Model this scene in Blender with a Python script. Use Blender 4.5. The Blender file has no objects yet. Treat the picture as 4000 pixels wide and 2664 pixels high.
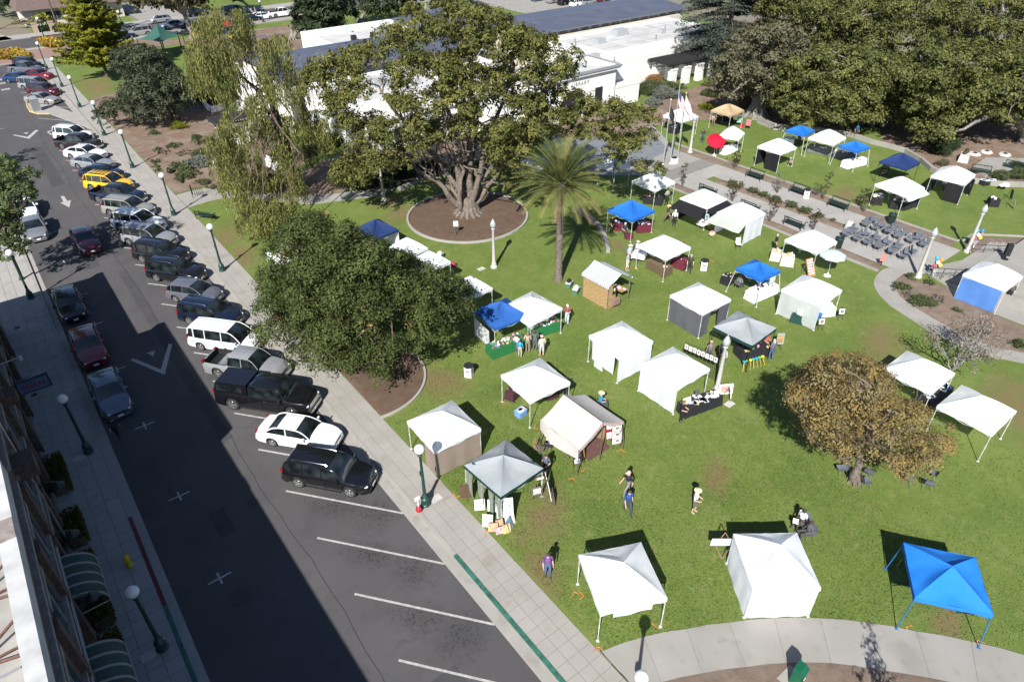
import bpy, math, random
import numpy as np
from mathutils import Matrix, Vector
R = math.radians
random.seed(7); rng = np.random.default_rng(7)
sc = bpy.context.scene
COL = sc.collection
# ---------------------------------------------------------------- camera
CH, CF, CP, CR, YAW = 28.018, 2674.87, 0.614277, -0.0102473, R(37.306)
IW, IH = 4000.0, 2664.0
_f = Vector((math.sin(YAW) * math.cos(CP), math.cos(YAW) * math.cos(CP), -math.sin(CP)))
_r = Vector((math.cos(YAW), -math.sin(YAW), 0))
_u = _r.cross(_f)
cr_ = _r * math.cos(CR) + _u * math.sin(CR)
cu_ = _u * math.cos(CR) - _r * math.sin(CR)
cam = bpy.data.cameras.new('camera')
cam.sensor_width = 36; cam.lens = CF / IW * 36; cam.clip_start = 0.5; cam.clip_end = 3000
camo = bpy.data.objects.new('camera', cam); COL.objects.link(camo)
camo.matrix_world = Matrix(((cr_.x, cu_.x, -_f.x, 0), (cr_.y, cu_.y, -_f.y, 0), (cr_.z, cu_.z, -_f.z, CH), (0, 0, 0, 1)))
sc.camera = camo
# ---------------------------------------------------------------- sky, sun, exposure
SHADOW_AZ, SUN_EL = R(52.8), R(39.6)          # shadows run this far clockwise from +Y
world = bpy.data.worlds.new('World'); sc.world = world; world.use_nodes = True
nt = world.node_tree; nt.nodes.clear()
sky = nt.nodes.new('ShaderNodeTexSky'); sky.sky_type = 'NISHITA'; sky.sun_disc = False
sky.sun_elevation = SUN_EL; sky.sun_rotation = SHADOW_AZ + math.pi
sky.air_density = 0.75; sky.dust_density = 0.3; sky.ozone_density = 2.5
bg = nt.nodes.new('ShaderNodeBackground'); bg.inputs['Strength'].default_value = 0.08
wo = nt.nodes.new('ShaderNodeOutputWorld')
nt.links.new(sky.outputs[0], bg.inputs[0]); nt.links.new(bg.outputs[0], wo.inputs[0])
sun = bpy.data.lights.new('sun', 'SUN'); sun.energy = 5.0; sun.angle = R(0.53); sun.color = (1.0, 0.972, 0.925)
suno = bpy.data.objects.new('sun', sun); COL.objects.link(suno)
_d = Vector((math.sin(SHADOW_AZ) * math.cos(SUN_EL), math.cos(SHADOW_AZ) * math.cos(SUN_EL), -math.sin(SUN_EL)))
suno.rotation_euler = _d.to_track_quat('-Z', 'Y').to_euler()
suno.location = (-40, -40, 60)
vs = sc.view_settings
vs.view_transform = 'Standard'; vs.look = 'None'; vs.gamma = 1; vs.exposure = 0.90; vs.use_curve_mapping = False
# ---------------------------------------------------------------- survey helpers: picture point on a level -> place on the ground
ZM = dict(a=(0,0,2.24),b=(900,0,2.24),c=(1900,0,2.24),d=(2800,0,1.96),e=(0,500,2.24),f=(0,1100,2.24),g=(0,1700,1.627),
  h=(700,1400,2.24),i=(900,600,2.24),j=(1500,1200,2.24),k=(2200,600,2.24),l=(3000,400,2.24),m=(2200,1000,2.24),
  n=(3000,1000,2.24),o=(1500,1500,2.24),q=(2300,1700,1.627),r=(3000,1700,1.627),s=(1000,1900,1.682),F=(0,0,.5886),S=(0,0,1),
  t1=(1950,100,3.364),t2=(1900,0,2.355),t3=(1150,0,2.7706),t4=(0,0,3.364),t5=(650,0,3.925),t6=(800,250,2.851))
ZP = 0.12                                       # level of pavements and park above the road
def ray(z, x, y):
    a, b, s = ZM[z]
    X = (a + x / s - IW / 2) / CF; Y = -(b + y / s - IH / 2) / CF
    return _f + cr_ * X + cu_ * Y
def G(z, x, y, h=ZP):
    d = ray(z, x, y); t = (h - CH) / d.z
    return Vector((d.x * t, d.y * t, h))
def AT(z, x, y, P):                             # point of that sight line in the upright plane through P facing the camera
    d = ray(z, x, y); n = Vector((math.sin(YAW), math.cos(YAW), 0))
    t = (P[0] * n.x + P[1] * n.y) / (d.x * n.x + d.y * n.y)
    return Vector((d.x * t, d.y * t, CH + d.z * t))
# ---------------------------------------------------------------- materials
MATS = {}
def mat(name, col=(.5,.5,.5), rough=.7, metal=0, var=.12, scale=6.0, bump=0.0, bscale=40., spec=.5, trans=0.0, col2=None, coat=0, detail=4, alpha=None, island=0.0):
    if name in MATS: return MATS[name]
    kf = .72+.28*max(0,min(1,(max(col)-.42)/.2)); col = tuple(x*kf for x in col); col2 = tuple(x*kf for x in col2) if col2 else None
    m = bpy.data.materials.new(name); m.use_nodes = True; n = m.node_tree; b = n.nodes['Principled BSDF']; L = n.links
    b.inputs['Roughness'].default_value = rough; b.inputs['Metallic'].default_value = metal
    b.inputs['Specular IOR Level'].default_value = spec
    if coat: b.inputs['Coat Weight'].default_value = coat; b.inputs['Coat Roughness'].default_value = .04
    tc = n.nodes.new('ShaderNodeTexCoord')
    c2 = col2 if col2 else tuple(max(0, x * (1 - var * 2)) for x in col)
    c1 = tuple(min(1, x * (1 + var)) for x in col) if not col2 else col
    no = n.nodes.new('ShaderNodeTexNoise'); no.inputs['Scale'].default_value = scale; no.inputs['Detail'].default_value = detail
    L.new(tc.outputs['Object'], no.inputs['Vector'])
    rp = n.nodes.new('ShaderNodeValToRGB'); rp.color_ramp.elements[0].position = .3; rp.color_ramp.elements[1].position = .7
    rp.color_ramp.elements[0].color = (*c2, 1); rp.color_ramp.elements[1].color = (*c1, 1)
    L.new(no.outputs['Fac'], rp.inputs['Fac'])
    out = rp.outputs[0]
    if island:
        ge = n.nodes.new('ShaderNodeNewGeometry'); hs = n.nodes.new('ShaderNodeHueSaturation')
        ma = n.nodes.new('ShaderNodeMapRange'); ma.inputs[3].default_value = 1 - island; ma.inputs[4].default_value = 1 + island
        L.new(ge.outputs['Random Per Island'], ma.inputs[0]); L.new(ma.outputs[0], hs.inputs['Value']); L.new(out, hs.inputs['Color']); out = hs.outputs[0]
    L.new(out, b.inputs['Base Color'])
    if bump:
        n2 = n.nodes.new('ShaderNodeTexNoise'); n2.inputs['Scale'].default_value = bscale; n2.inputs['Detail'].default_value = 5
        bp = n.nodes.new('ShaderNodeBump'); bp.inputs['Strength'].default_value = bump; bp.inputs['Distance'].default_value = .05
        L.new(tc.outputs['Object'], n2.inputs['Vector']); L.new(n2.outputs['Fac'], bp.inputs['Height']); L.new(bp.outputs[0], b.inputs['Normal'])
    if trans:
        tr = n.nodes.new('ShaderNodeBsdfTranslucent'); mx = n.nodes.new('ShaderNodeMixShader'); mx.inputs[0].default_value = trans
        L.new(out, tr.inputs[0]); L.new(b.outputs[0], mx.inputs[1]); L.new(tr.outputs[0], mx.inputs[2])
        L.new(mx.outputs[0], n.nodes['Material Output'].inputs[0])
    MATS[name] = m; return m
def flat(name, col, rough=.6, **k):
    return mat(name, col, rough, var=k.pop('var', .05), **k)
_pc = {}
def C(r, g, b, rough=.65, **k):                  # plain coloured cloth, paper or plastic
    key = (round(r,2), round(g,2), round(b,2), rough, tuple(sorted(k.items())))
    if key not in _pc: _pc[key] = mat('colour_%d' % len(_pc), (r, g, b), rough, var=.06, scale=9, **k)
    return _pc[key]
# ---------------------------------------------------------------- mesh builder
class MB:
    def __init__(s): s.v = []; s.f = []; s.mi = []; s.M = None; s.cm = 0
    def add(s, vs, fs):
        o = len(s.v)
        if s.M is not None: vs = [tuple(s.M @ Vector(p)) for p in vs]
        s.v += [tuple(p) for p in vs]; s.f += [tuple(i + o for i in f) for f in fs]; s.mi += [s.cm] * len(fs)
        return s
    def box(s, c, d, rz=0, taper=1.0, M=None):
        x, y, z = (k / 2 for k in d); co, si = math.cos(rz), math.sin(rz); vs = []
        for dz in (-z, z):
            t = taper if dz > 0 else 1
            for dx, dy in ((-x,-y),(x,-y),(x,y),(-x,y)):
                dx *= t; dy *= t
                p = (dx*co - dy*si, dx*si + dy*co, dz)
                if M is not None: p = tuple(M @ Vector(p))
                vs.append((c[0]+p[0], c[1]+p[1], c[2]+p[2]))
        return s.add(vs, [(0,3,2,1),(4,5,6,7),(0,1,5,4),(1,2,6,5),(2,3,7,6),(3,0,4,7)])
    def tube(s, pts, rad, n=8, cap=True):
        pts = [Vector(p) for p in pts]
        if not hasattr(rad, '__len__'): rad = [rad] * len(pts)
        vs = []; fs = []
        for i, p in enumerate(pts):
            t = (pts[min(i+1, len(pts)-1)] - pts[max(i-1, 0)]).normalized()
            a = t.orthogonal().normalized() if i == 0 else (a - t * a.dot(t)).normalized()
            b = t.cross(a)
            for k in range(n):
                w = 2 * math.pi * k / n
                vs.append(tuple(p + (a * math.cos(w) + b * math.sin(w)) * rad[i]))
        for i in range(len(pts) - 1):
            for k in range(n):
                k2 = (k + 1) % n
                fs.append((i*n+k, i*n+k2, (i+1)*n+k2, (i+1)*n+k))
        if cap: fs += [tuple(range(n-1,-1,-1)), tuple(range((len(pts)-1)*n, len(pts)*n))]
        return s.add(vs, fs)
    def lathe(s, prof, n=12, c=(0,0,0), sc=(1,1)):
        vs = []; fs = []
        for r, z in prof:
            for k in range(n):
                w = 2*math.pi*k/n; vs.append((c[0]+r*math.cos(w)*sc[0], c[1]+r*math.sin(w)*sc[1], c[2]+z))
        for i in range(len(prof)-1):
            for k in range(n):
                k2 = (k+1) % n; fs.append((i*n+k, i*n+k2, (i+1)*n+k2, (i+1)*n+k))
        fs += [tuple(range(n-1,-1,-1)), tuple(range((len(prof)-1)*n, len(prof)*n))]
        return s.add(vs, fs)
    def ball(s, c, r, nu=10, nv=7):
        if not hasattr(r, '__len__'): r = (r, r, r)
        vs = [(c[0], c[1], c[2]-r[2])]; fs = []
        for j in range(1, nv):
            ph = math.pi*j/nv - math.pi/2
            for i in range(nu):
                th = 2*math.pi*i/nu
                vs.append((c[0]+r[0]*math.cos(ph)*math.cos(th), c[1]+r[1]*math.cos(ph)*math.sin(th), c[2]+r[2]*math.sin(ph)))
        vs.append((c[0], c[1], c[2]+r[2])); T = len(vs)-1
        for i in range(nu):
            i2 = (i+1) % nu; fs.append((0, 1+i2, 1+i)); fs.append((T, 1+(nv-2)*nu+i, 1+(nv-2)*nu+i2))
            for j in range(nv-2): fs.append((1+j*nu+i, 1+j*nu+i2, 1+(j+1)*nu+i2, 1+(j+1)*nu+i))
        return s.add(vs, fs)
    def prism(s, poly, z0, z1, inset=0.0):
        n = len(poly); cx = sum(p[0] for p in poly)/n; cy = sum(p[1] for p in poly)/n
        ar = sum(poly[i][0]*poly[(i+1)%n][1]-poly[(i+1)%n][0]*poly[i][1] for i in range(n))
        if ar < 0: poly = poly[::-1]
        def ins(p):
            d = math.hypot(p[0]-cx, p[1]-cy) or 1; k = (d-inset)/d
            return (cx+(p[0]-cx)*k, cy+(p[1]-cy)*k)
        vs = [(p[0], p[1], z0) for p in poly] + [(*ins(p), z1) for p in poly]
        return s.add(vs, [tuple(range(n-1,-1,-1)), tuple(range(n,2*n))] + [(i,(i+1)%n,n+(i+1)%n,n+i) for i in range(n)])
    def quad(s, a, b, c, d): return s.add([a,b,c,d], [(0,1,2,3)])
    def grid(s, fn, nu, nv):
        vs = [fn(i/nu, j/nv) for j in range(nv+1) for i in range(nu+1)]
        return s.add(vs, [(j*(nu+1)+i, j*(nu+1)+i+1, (j+1)*(nu+1)+i+1, (j+1)*(nu+1)+i) for j in range(nv) for i in range(nu)])
    def mesh(s, name, mats, smooth=False, angle=40):
        me = bpy.data.meshes.new(name); me.from_pydata(s.v, [], s.f)
        for m in (mats if isinstance(mats, (list, tuple)) else [mats]): me.materials.append(m)
        if any(s.mi): me.polygons.foreach_set('material_index', s.mi)
        if smooth:
            me.polygons.foreach_set('use_smooth', [True]*len(me.polygons))
            me.set_sharp_from_angle(angle=R(angle))
        me.update(); return me
    def obj(s, name, m, parent=None, smooth=False, loc=None, rz=0, angle=40):
        return link(name, s.mesh(name, m, smooth, angle), parent, loc, rz)
def link(name, data, parent=None, loc=None, rz=0, m=None):
    o = bpy.data.objects.new(name, data); COL.objects.link(o)
    if parent: o.parent = parent
    if loc is not None: o.location = loc
    if rz: o.rotation_euler = (0, 0, rz)
    if m is not None:
        o.material_slots[0].link = 'OBJECT'; o.material_slots[0].material = m
    return o
LABELS = {}
def tag(o, label=None, cat=None, group=None, kind=None):
    if label: o['label'] = label
    if cat: o['category'] = cat
    if group: o['group'] = group
    if kind: o['kind'] = kind
    return o
def thing(name, label, cat, loc=(0,0,0), rz=0, group=None):
    o = bpy.data.objects.new(name, None); COL.objects.link(o)
    o.empty_display_size = .3; o.location = loc; o.rotation_euler = (0, 0, rz)
    return tag(o, label, cat, group)
def copy_tree(o, parent=None):
    c = o.copy(); COL.objects.link(c); c.parent = parent
    for ch in o.children: copy_tree(ch, c)
    return c
def struct(name, mb, m, smooth=False): return tag(mb.obj(name, m, None, smooth), kind='structure')
def face_to(p, q): return math.atan2(q[1]-p[1], q[0]-p[0])
# ================================================================ ground materials
def gmat(name, base, layers, rough=.9, bump=.3, bscale=60, patches=(), pcol=None, spots=(), scol=None, fine=None, cracks=None, orand=0.0):
    m = bpy.data.materials.new(name); m.use_nodes = True; n = m.node_tree; L = n.links; b = n.nodes['Principled BSDF']
    b.inputs['Roughness'].default_value = rough; b.inputs['Specular IOR Level'].default_value = .2
    tc = n.nodes.new('ShaderNodeNewGeometry'); co = tc.outputs['Position']
    def noise(s, d=5, dist=0):
        k = n.nodes.new('ShaderNodeTexNoise'); k.inputs['Scale'].default_value = s; k.inputs['Detail'].default_value = d
        k.inputs['Distortion'].default_value = dist; L.new(co, k.inputs['Vector']); return k.outputs['Fac']
    def rng_(f, lo, hi, a=0, z=1):
        k = n.nodes.new('ShaderNodeMapRange'); L.new(f, k.inputs[0])
        for i, v in zip((1,2,3,4), (lo,hi,a,z)): k.inputs[i].default_value = v
        return k.outputs[0]
    base = tuple(x*.72 for x in base)
    def mixc(f, a, c):
        c = tuple(x*.72 for x in c)
        k = n.nodes.new('ShaderNodeMix'); k.data_type = 'RGBA'; L.new(f, k.inputs[0])
        if isinstance(a, tuple): k.inputs[6].default_value = (*a, 1)
        else: L.new(a, k.inputs[6])
        k.inputs[7].default_value = (*c, 1); return k.outputs[2]
    def math_(op, a, c):
        k = n.nodes.new('ShaderNodeMath'); k.operation = op
        for i, v in enumerate((a, c)):
            if isinstance(v, (int, float)): k.inputs[i].default_value = v
            else: L.new(v, k.inputs[i])
        return k.outputs[0]
    def dist_(x, y, r, sy=1.0, rot=0):
        mp = n.nodes.new('ShaderNodeMapping'); mp.vector_type = 'TEXTURE'
        mp.inputs['Location'].default_value = (x, y, 0); mp.inputs['Rotation'].default_value = (0, 0, rot); mp.inputs['Scale'].default_value = (r, r*sy, 1e6)
        L.new(co, mp.inputs['Vector'])
        k = n.nodes.new('ShaderNodeVectorMath'); k.operation = 'LENGTH'; L.new(mp.outputs[0], k.inputs[0]); return k.outputs['Value']
    cur = base
    for (c, s, lo, hi, amt) in layers: cur = mixc(rng_(noise(s), lo, hi, 0, amt), cur, c)
    if patches:
        acc = None; nz = noise(.9, 6)
        for p in patches:
            f = rng_(math_('ADD', dist_(*p), math_('MULTIPLY', nz, 1.4)), .95, 1.75, 1, 0)
            acc = f if acc is None else math_('MAXIMUM', acc, f)
        cur = mixc(math_('MULTIPLY', acc, rng_(noise(14), .3, .6, .45, 1)), cur, pcol)
    if spots:
        vo = n.nodes.new('ShaderNodeTexVoronoi'); vo.inputs['Scale'].default_value = 7; L.new(co, vo.inputs['Vector'])
        sp = rng_(vo.outputs['Distance'], .2, .5, 1, .35); acc = None
        nz = noise(2.5, 6, 1)
        for p in spots:
            f = rng_(math_('ADD', dist_(*p), nz), .6, 1.5, 1, 0); acc = f if acc is None else math_('MAXIMUM', acc, f)
        cur = mixc(math_('MULTIPLY', math_('MULTIPLY', acc, sp), .95), cur, scol)
    if fine:
        c, s, lo, hi, amt = fine; cur = mixc(rng_(noise(s, 2), lo, hi, 0, amt), cur, c)
    if cracks:
        s_, w_, c_, a_ = cracks; vo = n.nodes.new('ShaderNodeTexVoronoi'); vo.feature = 'DISTANCE_TO_EDGE'; vo.inputs['Scale'].default_value = s_
        wv = n.nodes.new('ShaderNodeVectorMath'); wv.operation = 'ADD'; nn = n.nodes.new('ShaderNodeTexNoise'); nn.inputs['Scale'].default_value = 1.3; nn.inputs['Detail'].default_value = 6; L.new(co, nn.inputs['Vector'])
        L.new(co, wv.inputs[0]); L.new(nn.outputs['Color'], wv.inputs[1]); L.new(wv.outputs[0], vo.inputs['Vector'])
        cur = mixc(math_('MULTIPLY', rng_(vo.outputs['Distance'], 0, w_, a_, 0), rng_(noise(.25), .48, .6)), cur, c_)
    if orand:
        oi = n.nodes.new('ShaderNodeObjectInfo'); hs = n.nodes.new('ShaderNodeHueSaturation'); L.new(rng_(oi.outputs['Random'], 0, 1, 1-orand, 1+orand), hs.inputs['Value']); L.new(cur, hs.inputs['Color']); cur = hs.outputs[0]
    L.new(cur, b.inputs['Base Color'])
    bp = n.nodes.new('ShaderNodeBump'); bp.inputs['Strength'].default_value = bump; bp.inputs['Distance'].default_value = .06
    L.new(noise(bscale, 6), bp.inputs['Height']); L.new(bp.outputs[0], b.inputs['Normal'])
    return m
def pp(z, x, y, r, sy=1.0, rot=0): q = G(z, x, y); return (q.x, q.y, r, sy, rot)
M_lawn = gmat('lawn_grass', (.150,.212,.042), [((.192,.242,.060),.45,.42,.66,.8), ((.112,.175,.032),.2,.48,.64,.7), ((.235,.258,.080),1.1,.54,.72,.6), ((.118,.178,.033),2.0,.50,.68,.4), ((.30,.28,.125),2.6,.60,.74,.55), ((.225,.265,.072),7,.55,.72,.45)], bump=.9, bscale=22,
    patches=[pp('o',1400,1150,2.6,.6,.5), pp('s',1870,560,2.0,.55,.9), pp('q',820,250,2.0,.5,.6), pp('k',480,800,1.6,.5,1.2), pp('i',110,900,3.5,.5,1.3), pp('j',470,640,2.0,1.4,.3),
             pp('r',1150,1200,1.6,.6,.2), pp('a',850,760,9,.35,1.5), pp('e',1960,960,3.5,.6,1.2), pp('i',1380,420,2.2,.8,0), pp('n',2150,1300,4,.7,.3), pp('d',980,1490,3,.6,.6), pp('n',1000,760,3.5,.5,.4), pp('i',1500,520,3.0,.6,.4)],
    pcol=(.225,.165,.08), fine=((.27,.32,.10),48,.56,.74,.5))
M_asph = gmat('road_asphalt', (.100,.095,.096), [((.122,.115,.116),.25,.4,.65,.8), ((.076,.072,.075),.5,.5,.7,.65), ((.125,.119,.120),3,.55,.75,.4)], bump=.35, bscale=90,
    spots=[(8.9,23.6,1.7,1.0,0), (7.7,25.4,2.6,.5,-.9), (8.7,19.5,1.5,1.0,0), (7.5,21.4,2.2,.45,-.9), (8.6,15.2,1.6,1.0,0), (7.6,17.0,2.3,.45,-.9), (8.3,28.2,1.6,.5,-.9), (8.5,33.5,.8,1,0), (8.6,49,.8,1,0), (8.5,57.2,.7,1,0), (8.8,61.2,.7,1,0)],
    scol=(.035,.034,.033), fine=((.19,.18,.175),130,.6,.74,.6), cracks=(.22,.012,(.06,.06,.06),.5))
M_conc = gmat('pavement_concrete', (.38,.36,.325), [((.43,.41,.375),.7,.4,.65,.8), ((.35,.325,.285),1.6,.54,.72,.6), ((.30,.26,.21),.45,.62,.78,.5)], bump=.12, bscale=120, fine=((.3,.28,.25),150,.62,.72,.4))
M_conc2 = gmat('path_concrete', (.345,.325,.292), [((.39,.37,.335),.5,.4,.65,.8), ((.29,.275,.245),.55,.54,.70,.75), ((.25,.235,.21),2.2,.60,.74,.4)], bump=.1, bscale=120, fine=((.3,.28,.25),150,.62,.72,.3), orand=.03)
M_concd = gmat('gutter_concrete', (.38,.355,.32), [((.43,.405,.37),.6,.4,.65,.8), ((.27,.245,.21),1.1,.55,.75,.7)], bump=.1, bscale=100)
M_joint = flat('joint_dark', (.25,.235,.21), .95)
M_mulch = gmat('bark_mulch', (.24,.165,.118), [((.31,.225,.168),1.2,.4,.65,.8), ((.16,.105,.074),2.5,.5,.7,.6), ((.36,.29,.23),.35,.5,.7,.7)], bump=.9, bscale=35, fine=((.42,.31,.22),40,.6,.72,.5))
M_mulchg = gmat('grey_mulch', (.25,.18,.135), [((.31,.24,.185),1.2,.4,.65,.8), ((.17,.115,.08),2.5,.5,.7,.6)], bump=.9, bscale=35, fine=((.44,.37,.31),45,.58,.72,.6))
M_soil = gmat('ficus_soil', (.15,.098,.067), [((.185,.125,.088),1.2,.4,.65,.8), ((.11,.072,.05),2.5,.5,.7,.6)], bump=.8, bscale=40, fine=((.3,.23,.17),50,.62,.74,.4))
M_paint = mat('road_paint', (.50,.485,.455), .8, var=.12, scale=5, col2=(.30,.29,.275), detail=8)
M_dirt = gmat('far_ground', (.24,.21,.16), [((.20,.22,.09),.03,.45,.6,.9), ((.30,.26,.2),.08,.5,.7,.6)], bump=.3, bscale=10)
def rect(x0, y0, x1, y1): return [(x0,y0),(x1,y0),(x1,y1),(x0,y1)]
def sheet(name, poly, z, m):
    mb = MB(); mb.add([(p[0],p[1],z) for p in poly], [tuple(range(len(poly)))]); return struct(name, mb, m)
def slabthick(name, poly, z0, z1, m): mb = MB(); mb.prism(poly, z0, z1); return struct(name, mb, m)
def GP(z, pts, h=ZP): return [tuple(G(z,*q,h)[:2]) for q in pts]
sheet('ground', rect(-500,-300,700,800), -.06, M_dirt)
sheet('road', rect(-.9,-30,10.03,160), 0, M_asph)
sheet('cross_road', rect(-160,159.5,220,171.3), .004, M_asph)
sheet('road_beyond', [(-9,171),(3,171),(-30,330),(-44,330)], .008, M_asph)
# lawn as one sheet with a gentle, uneven surface
mb = MB()
mb.grid(lambda u, v: (12.78+u*112, -40+v*195, ZP-.012+.012*math.sin(u*93)*math.sin(v*71)), 60, 90)
struct('lawn', mb, M_lawn, True)
# ---------------------------------------------------------------- kerbs and gutters
def strip(name, x0, x1, y0, y1, z0, z1, m): mb = MB(); mb.box(((x0+x1)/2,(y0+y1)/2,(z0+z1)/2),(x1-x0,y1-y0,z1-z0)); return struct(name, mb, m)
strip('gutter', 10.03, 10.6, -30, 101.5, -.02, .008, M_concd); strip('gutter', 10.03, 10.6, 108, 150, -.02, .008, M_concd)
M_kgreen = mat('kerb_green', (.035,.16,.115), .7, var=.25, scale=4); M_kred = mat('kerb_red', (.16,.025,.03), .75, var=.25, scale=4); M_kyel = mat('kerb_yellow', (.55,.40,.13), .7, var=.2, scale=4)
strip('kerb', 10.6, 10.78, 18.8, 101.5, -.02, .145, M_conc); strip('green_kerb', 10.6, 10.78, -30, 18.8, -.02, .146, M_kgreen)
strip('kerb', 10.6, 10.78, 108, 150, -.02, .145, M_conc)
strip('left_gutter', -1.30, -.9, -10, 159, -.02, .008, M_concd)
strip('left_kerb', -1.47, -1.30, 31.2, 159, -.02, .14, M_concd); strip('red_kerb', -1.47, -1.30, 24.7, 31.2, -.02, .141, M_kred); strip('green_kerb', -1.47, -1.30, -10, 24.7, -.02, .14, M_kgreen)
# ---------------------------------------------------------------- scored pavements: slab by slab
def paving(name, x0, x1, y0, y1, nx, pitch, m, ymax_parts, far_to=None, z=ZP):
    base = struct(name, MB().box(((x0+x1)/2,((far_to or y1)+y0)/2,z-.075),(x1-x0,(far_to or y1)-y0,.13)), M_joint)
    w = (x1-x0)/nx; g = .007
    mb = MB(); a, b2 = w/2-g, pitch/2-g
    mb.add([(-a,-b2,-.02),(a,-b2,-.02),(a,b2,-.02),(-a,b2,-.02),(-a+.008,-b2+.008,.004),(a-.008,-b2+.008,.004),(a-.008,b2-.008,.004),(-a+.008,b2-.008,.004)],
           [(4,5,6,7),(0,1,5,4),(1,2,6,5),(2,3,7,6),(3,0,4,7)])
    mats_ = m if isinstance(m, list) else [m]
    me = [mb.mesh('slab', k) for k in mats_]
    ny = int((y1-y0)/pitch); rest = MB(); cnt = 0
    for j in range(ny):
        for i in range(nx):
            c = (x0+w*(i+.5), y0+pitch*(j+.5), z+random.uniform(-.002,.003))
            if cnt < 300 and c[1] < ymax_parts:
                link('slab', me[random.randrange(len(me))], base, c); cnt += 1
            else: rest.M = Matrix.Translation(c); rest.add(mb.v, mb.f)
    if rest.v: tag(rest.obj('slab_paving', mats_[0], base), kind='stuff')
    return base
M_slab = gmat('slab_concrete', (.37,.345,.31), [((.415,.39,.355),.5,.4,.65,.8), ((.36,.32,.27),1.1,.54,.70,.65), ((.29,.245,.19),.55,.60,.74,.6), ((.33,.30,.26),3.2,.6,.75,.4)], bump=.12, bscale=120, fine=((.3,.28,.25),150,.62,.72,.4), orand=.025)
M_slabl = gmat('slab_concrete_left', (.40,.385,.36), [((.45,.43,.40),.5,.4,.65,.8), ((.32,.30,.275),1.1,.54,.72,.6)], bump=.12, bscale=120, orand=.03)
# slabs share colours but differ a little from one another
def slabm(nm, f): return mat(nm, tuple(x*f for x in (.45,.425,.385)), .85, var=.14, scale=1.6, bump=.1, bscale=90, detail=8)
SL = [M_slab]

paving('park_pavement', 10.78, 12.78, 6.0, 99.0, 3, .67, SL, 99, far_to=156)
strip('far_pavement', 10.9, 12.78, 99.0, 156, ZP-.07, ZP+.002, M_conc)
SLL = [M_slabl]
paving('left_pavement', -4.3, -1.47, 14.0, 74.0, 4, .71, SLL, 74, far_to=159)
strip('left_far_pavement', -8, -1.47, 74, 159, ZP-.07, ZP+.002, M_conc)
strip('left_forecourt', -16, -4.3, 52, 159, ZP-.08, ZP, M_conc2)
# ---------------------------------------------------------------- painted markings
def mark(name, poly, z=.006): mb = MB(); mb.prism(poly, z-.003, z); return struct(name, mb, M_paint)
LY = [15.85,19.95,24.04,28.03,32.09,36.15,40.2,44.26,48.32,52.38,56.37,60.41,64.36,68.39,72.28,76.24,80.17,84.11,88.04,91.96,96.06,100.0]
dl = Vector((4.25,-5.28)).normalized(); dn = Vector((-dl.y, dl.x))
def bay_line(y):
    a = Vector((5.8, y)); b = Vector((10.03, y-5.28)); w = dn*.055
    mark('bay_line', [tuple(a-w),tuple(b-w),tuple(b+w),tuple(a+w)])
for y in LY + [11.8, 112, 116, 120, 124, 128, 132, 136, 140, 144]: bay_line(y)
for y in (24.7,31.25,38.4,45.5,52.5,57.8,64.8,71.8,88,110,117):
    mark('parking_tee', rect(.55,y-.05,1.65,y+.05)); mark('parking_tee', rect(1.05,y+.052,1.15,y+.38)); mark('parking_tee', rect(1.05,y-.38,1.15,y-.052))
mark('chevron_arrow', GP('f',[(1140,688),(1165,670),(1408,768),(1475,545),(1508,545),(1440,815)],0)); mark('chevron_tip', GP('f',[(1283,625),(1360,600),(1340,655)],0))
mark('chevron_arrow', GP('e',[(112,66),(122,60),(240,80),(310,20),(338,22),(255,97)],0)); mark('chevron_tip', GP('e',[(203,47),(250,38),(235,55)],0))
mark('lane_arrow', GP('e',[(530,600),(560,597),(588,640),(622,632),(606,697),(528,655),(556,650)],0))
for i, (x, y) in enumerate([(0,700),(15,697),(0,735),(20,731),(40,728),(20,790),(40,786),(60,782),(78,780)]):
    q = G('a', x, y, 0); mark('road_letter', [(q.x-.12,q.y-.5),(q.x+.12,q.y-.5),(q.x+.12,q.y+.5),(q.x-.12,q.y+.5)])
mark('island_hatch', GP('a',[(412,1155),(420,1150),(520,1132),(524,1139),(428,1158)],0)); mark('island_hatch', GP('a',[(412,1158),(420,1155),(450,1175),(518,1172),(518,1179),(440,1182)],0))
# ---------------------------------------------------------------- kerb island in the parking row, far corner
isl = GP('a',[(236,905),(240,940),(268,985),(330,1004),(440,1004),(640,975),(700,1020),(720,1100),(560,860)],0)
isl = GP('a',[(236,905),(240,940),(268,985),(330,1004),(440,1004)],0) + [(10.78,101.3),(10.78,108.4)] + GP('a',[(340,880)],0)
slabthick('kerb_island', isl, -.02, .13, M_conc)
mb = MB(); mb.tube([(p[0],p[1],.09) for p in isl[:5]], .10, 6); struct('yellow_kerb', mb, M_kyel)
M_brick = mat('brick_paving', (.36,.22,.17), .85, var=.15, scale=5, bump=.3, bscale=30, col2=(.27,.17,.135))
slabthick('brick_corner', GP('t4',[(330,700),(560,655),(900,640),(1010,585),(880,560),(700,720),(560,700),(640,810),(460,820),(400,770)],0), -.02, .12, M_brick)
sheet('brick_plaza', rect(3.6,149.5,16.5,158.6), .125, M_brick)
strip('corner_pavement', 3.2, 40, 158.6, 160.4, -.02, .13, M_conc)
strip('cross_pavement', 3.2, 120, 155.4, 158.58, -.02, .118, M_conc2)
strip('end_kerb', 3.2, 10.6, 149.3, 149.5, -.02, .14, M_conc)
strip('far_side_pavement', 4, 200, 171.3, 175.5, -.02, .13, M_conc)
strip('far_side_red_kerb', 13, 24, 171.15, 171.3, -.02, .14, M_kred); strip('far_side_red_kerb', 78, 86, 171.15, 171.3, -.02, .14, M_kred)
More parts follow.
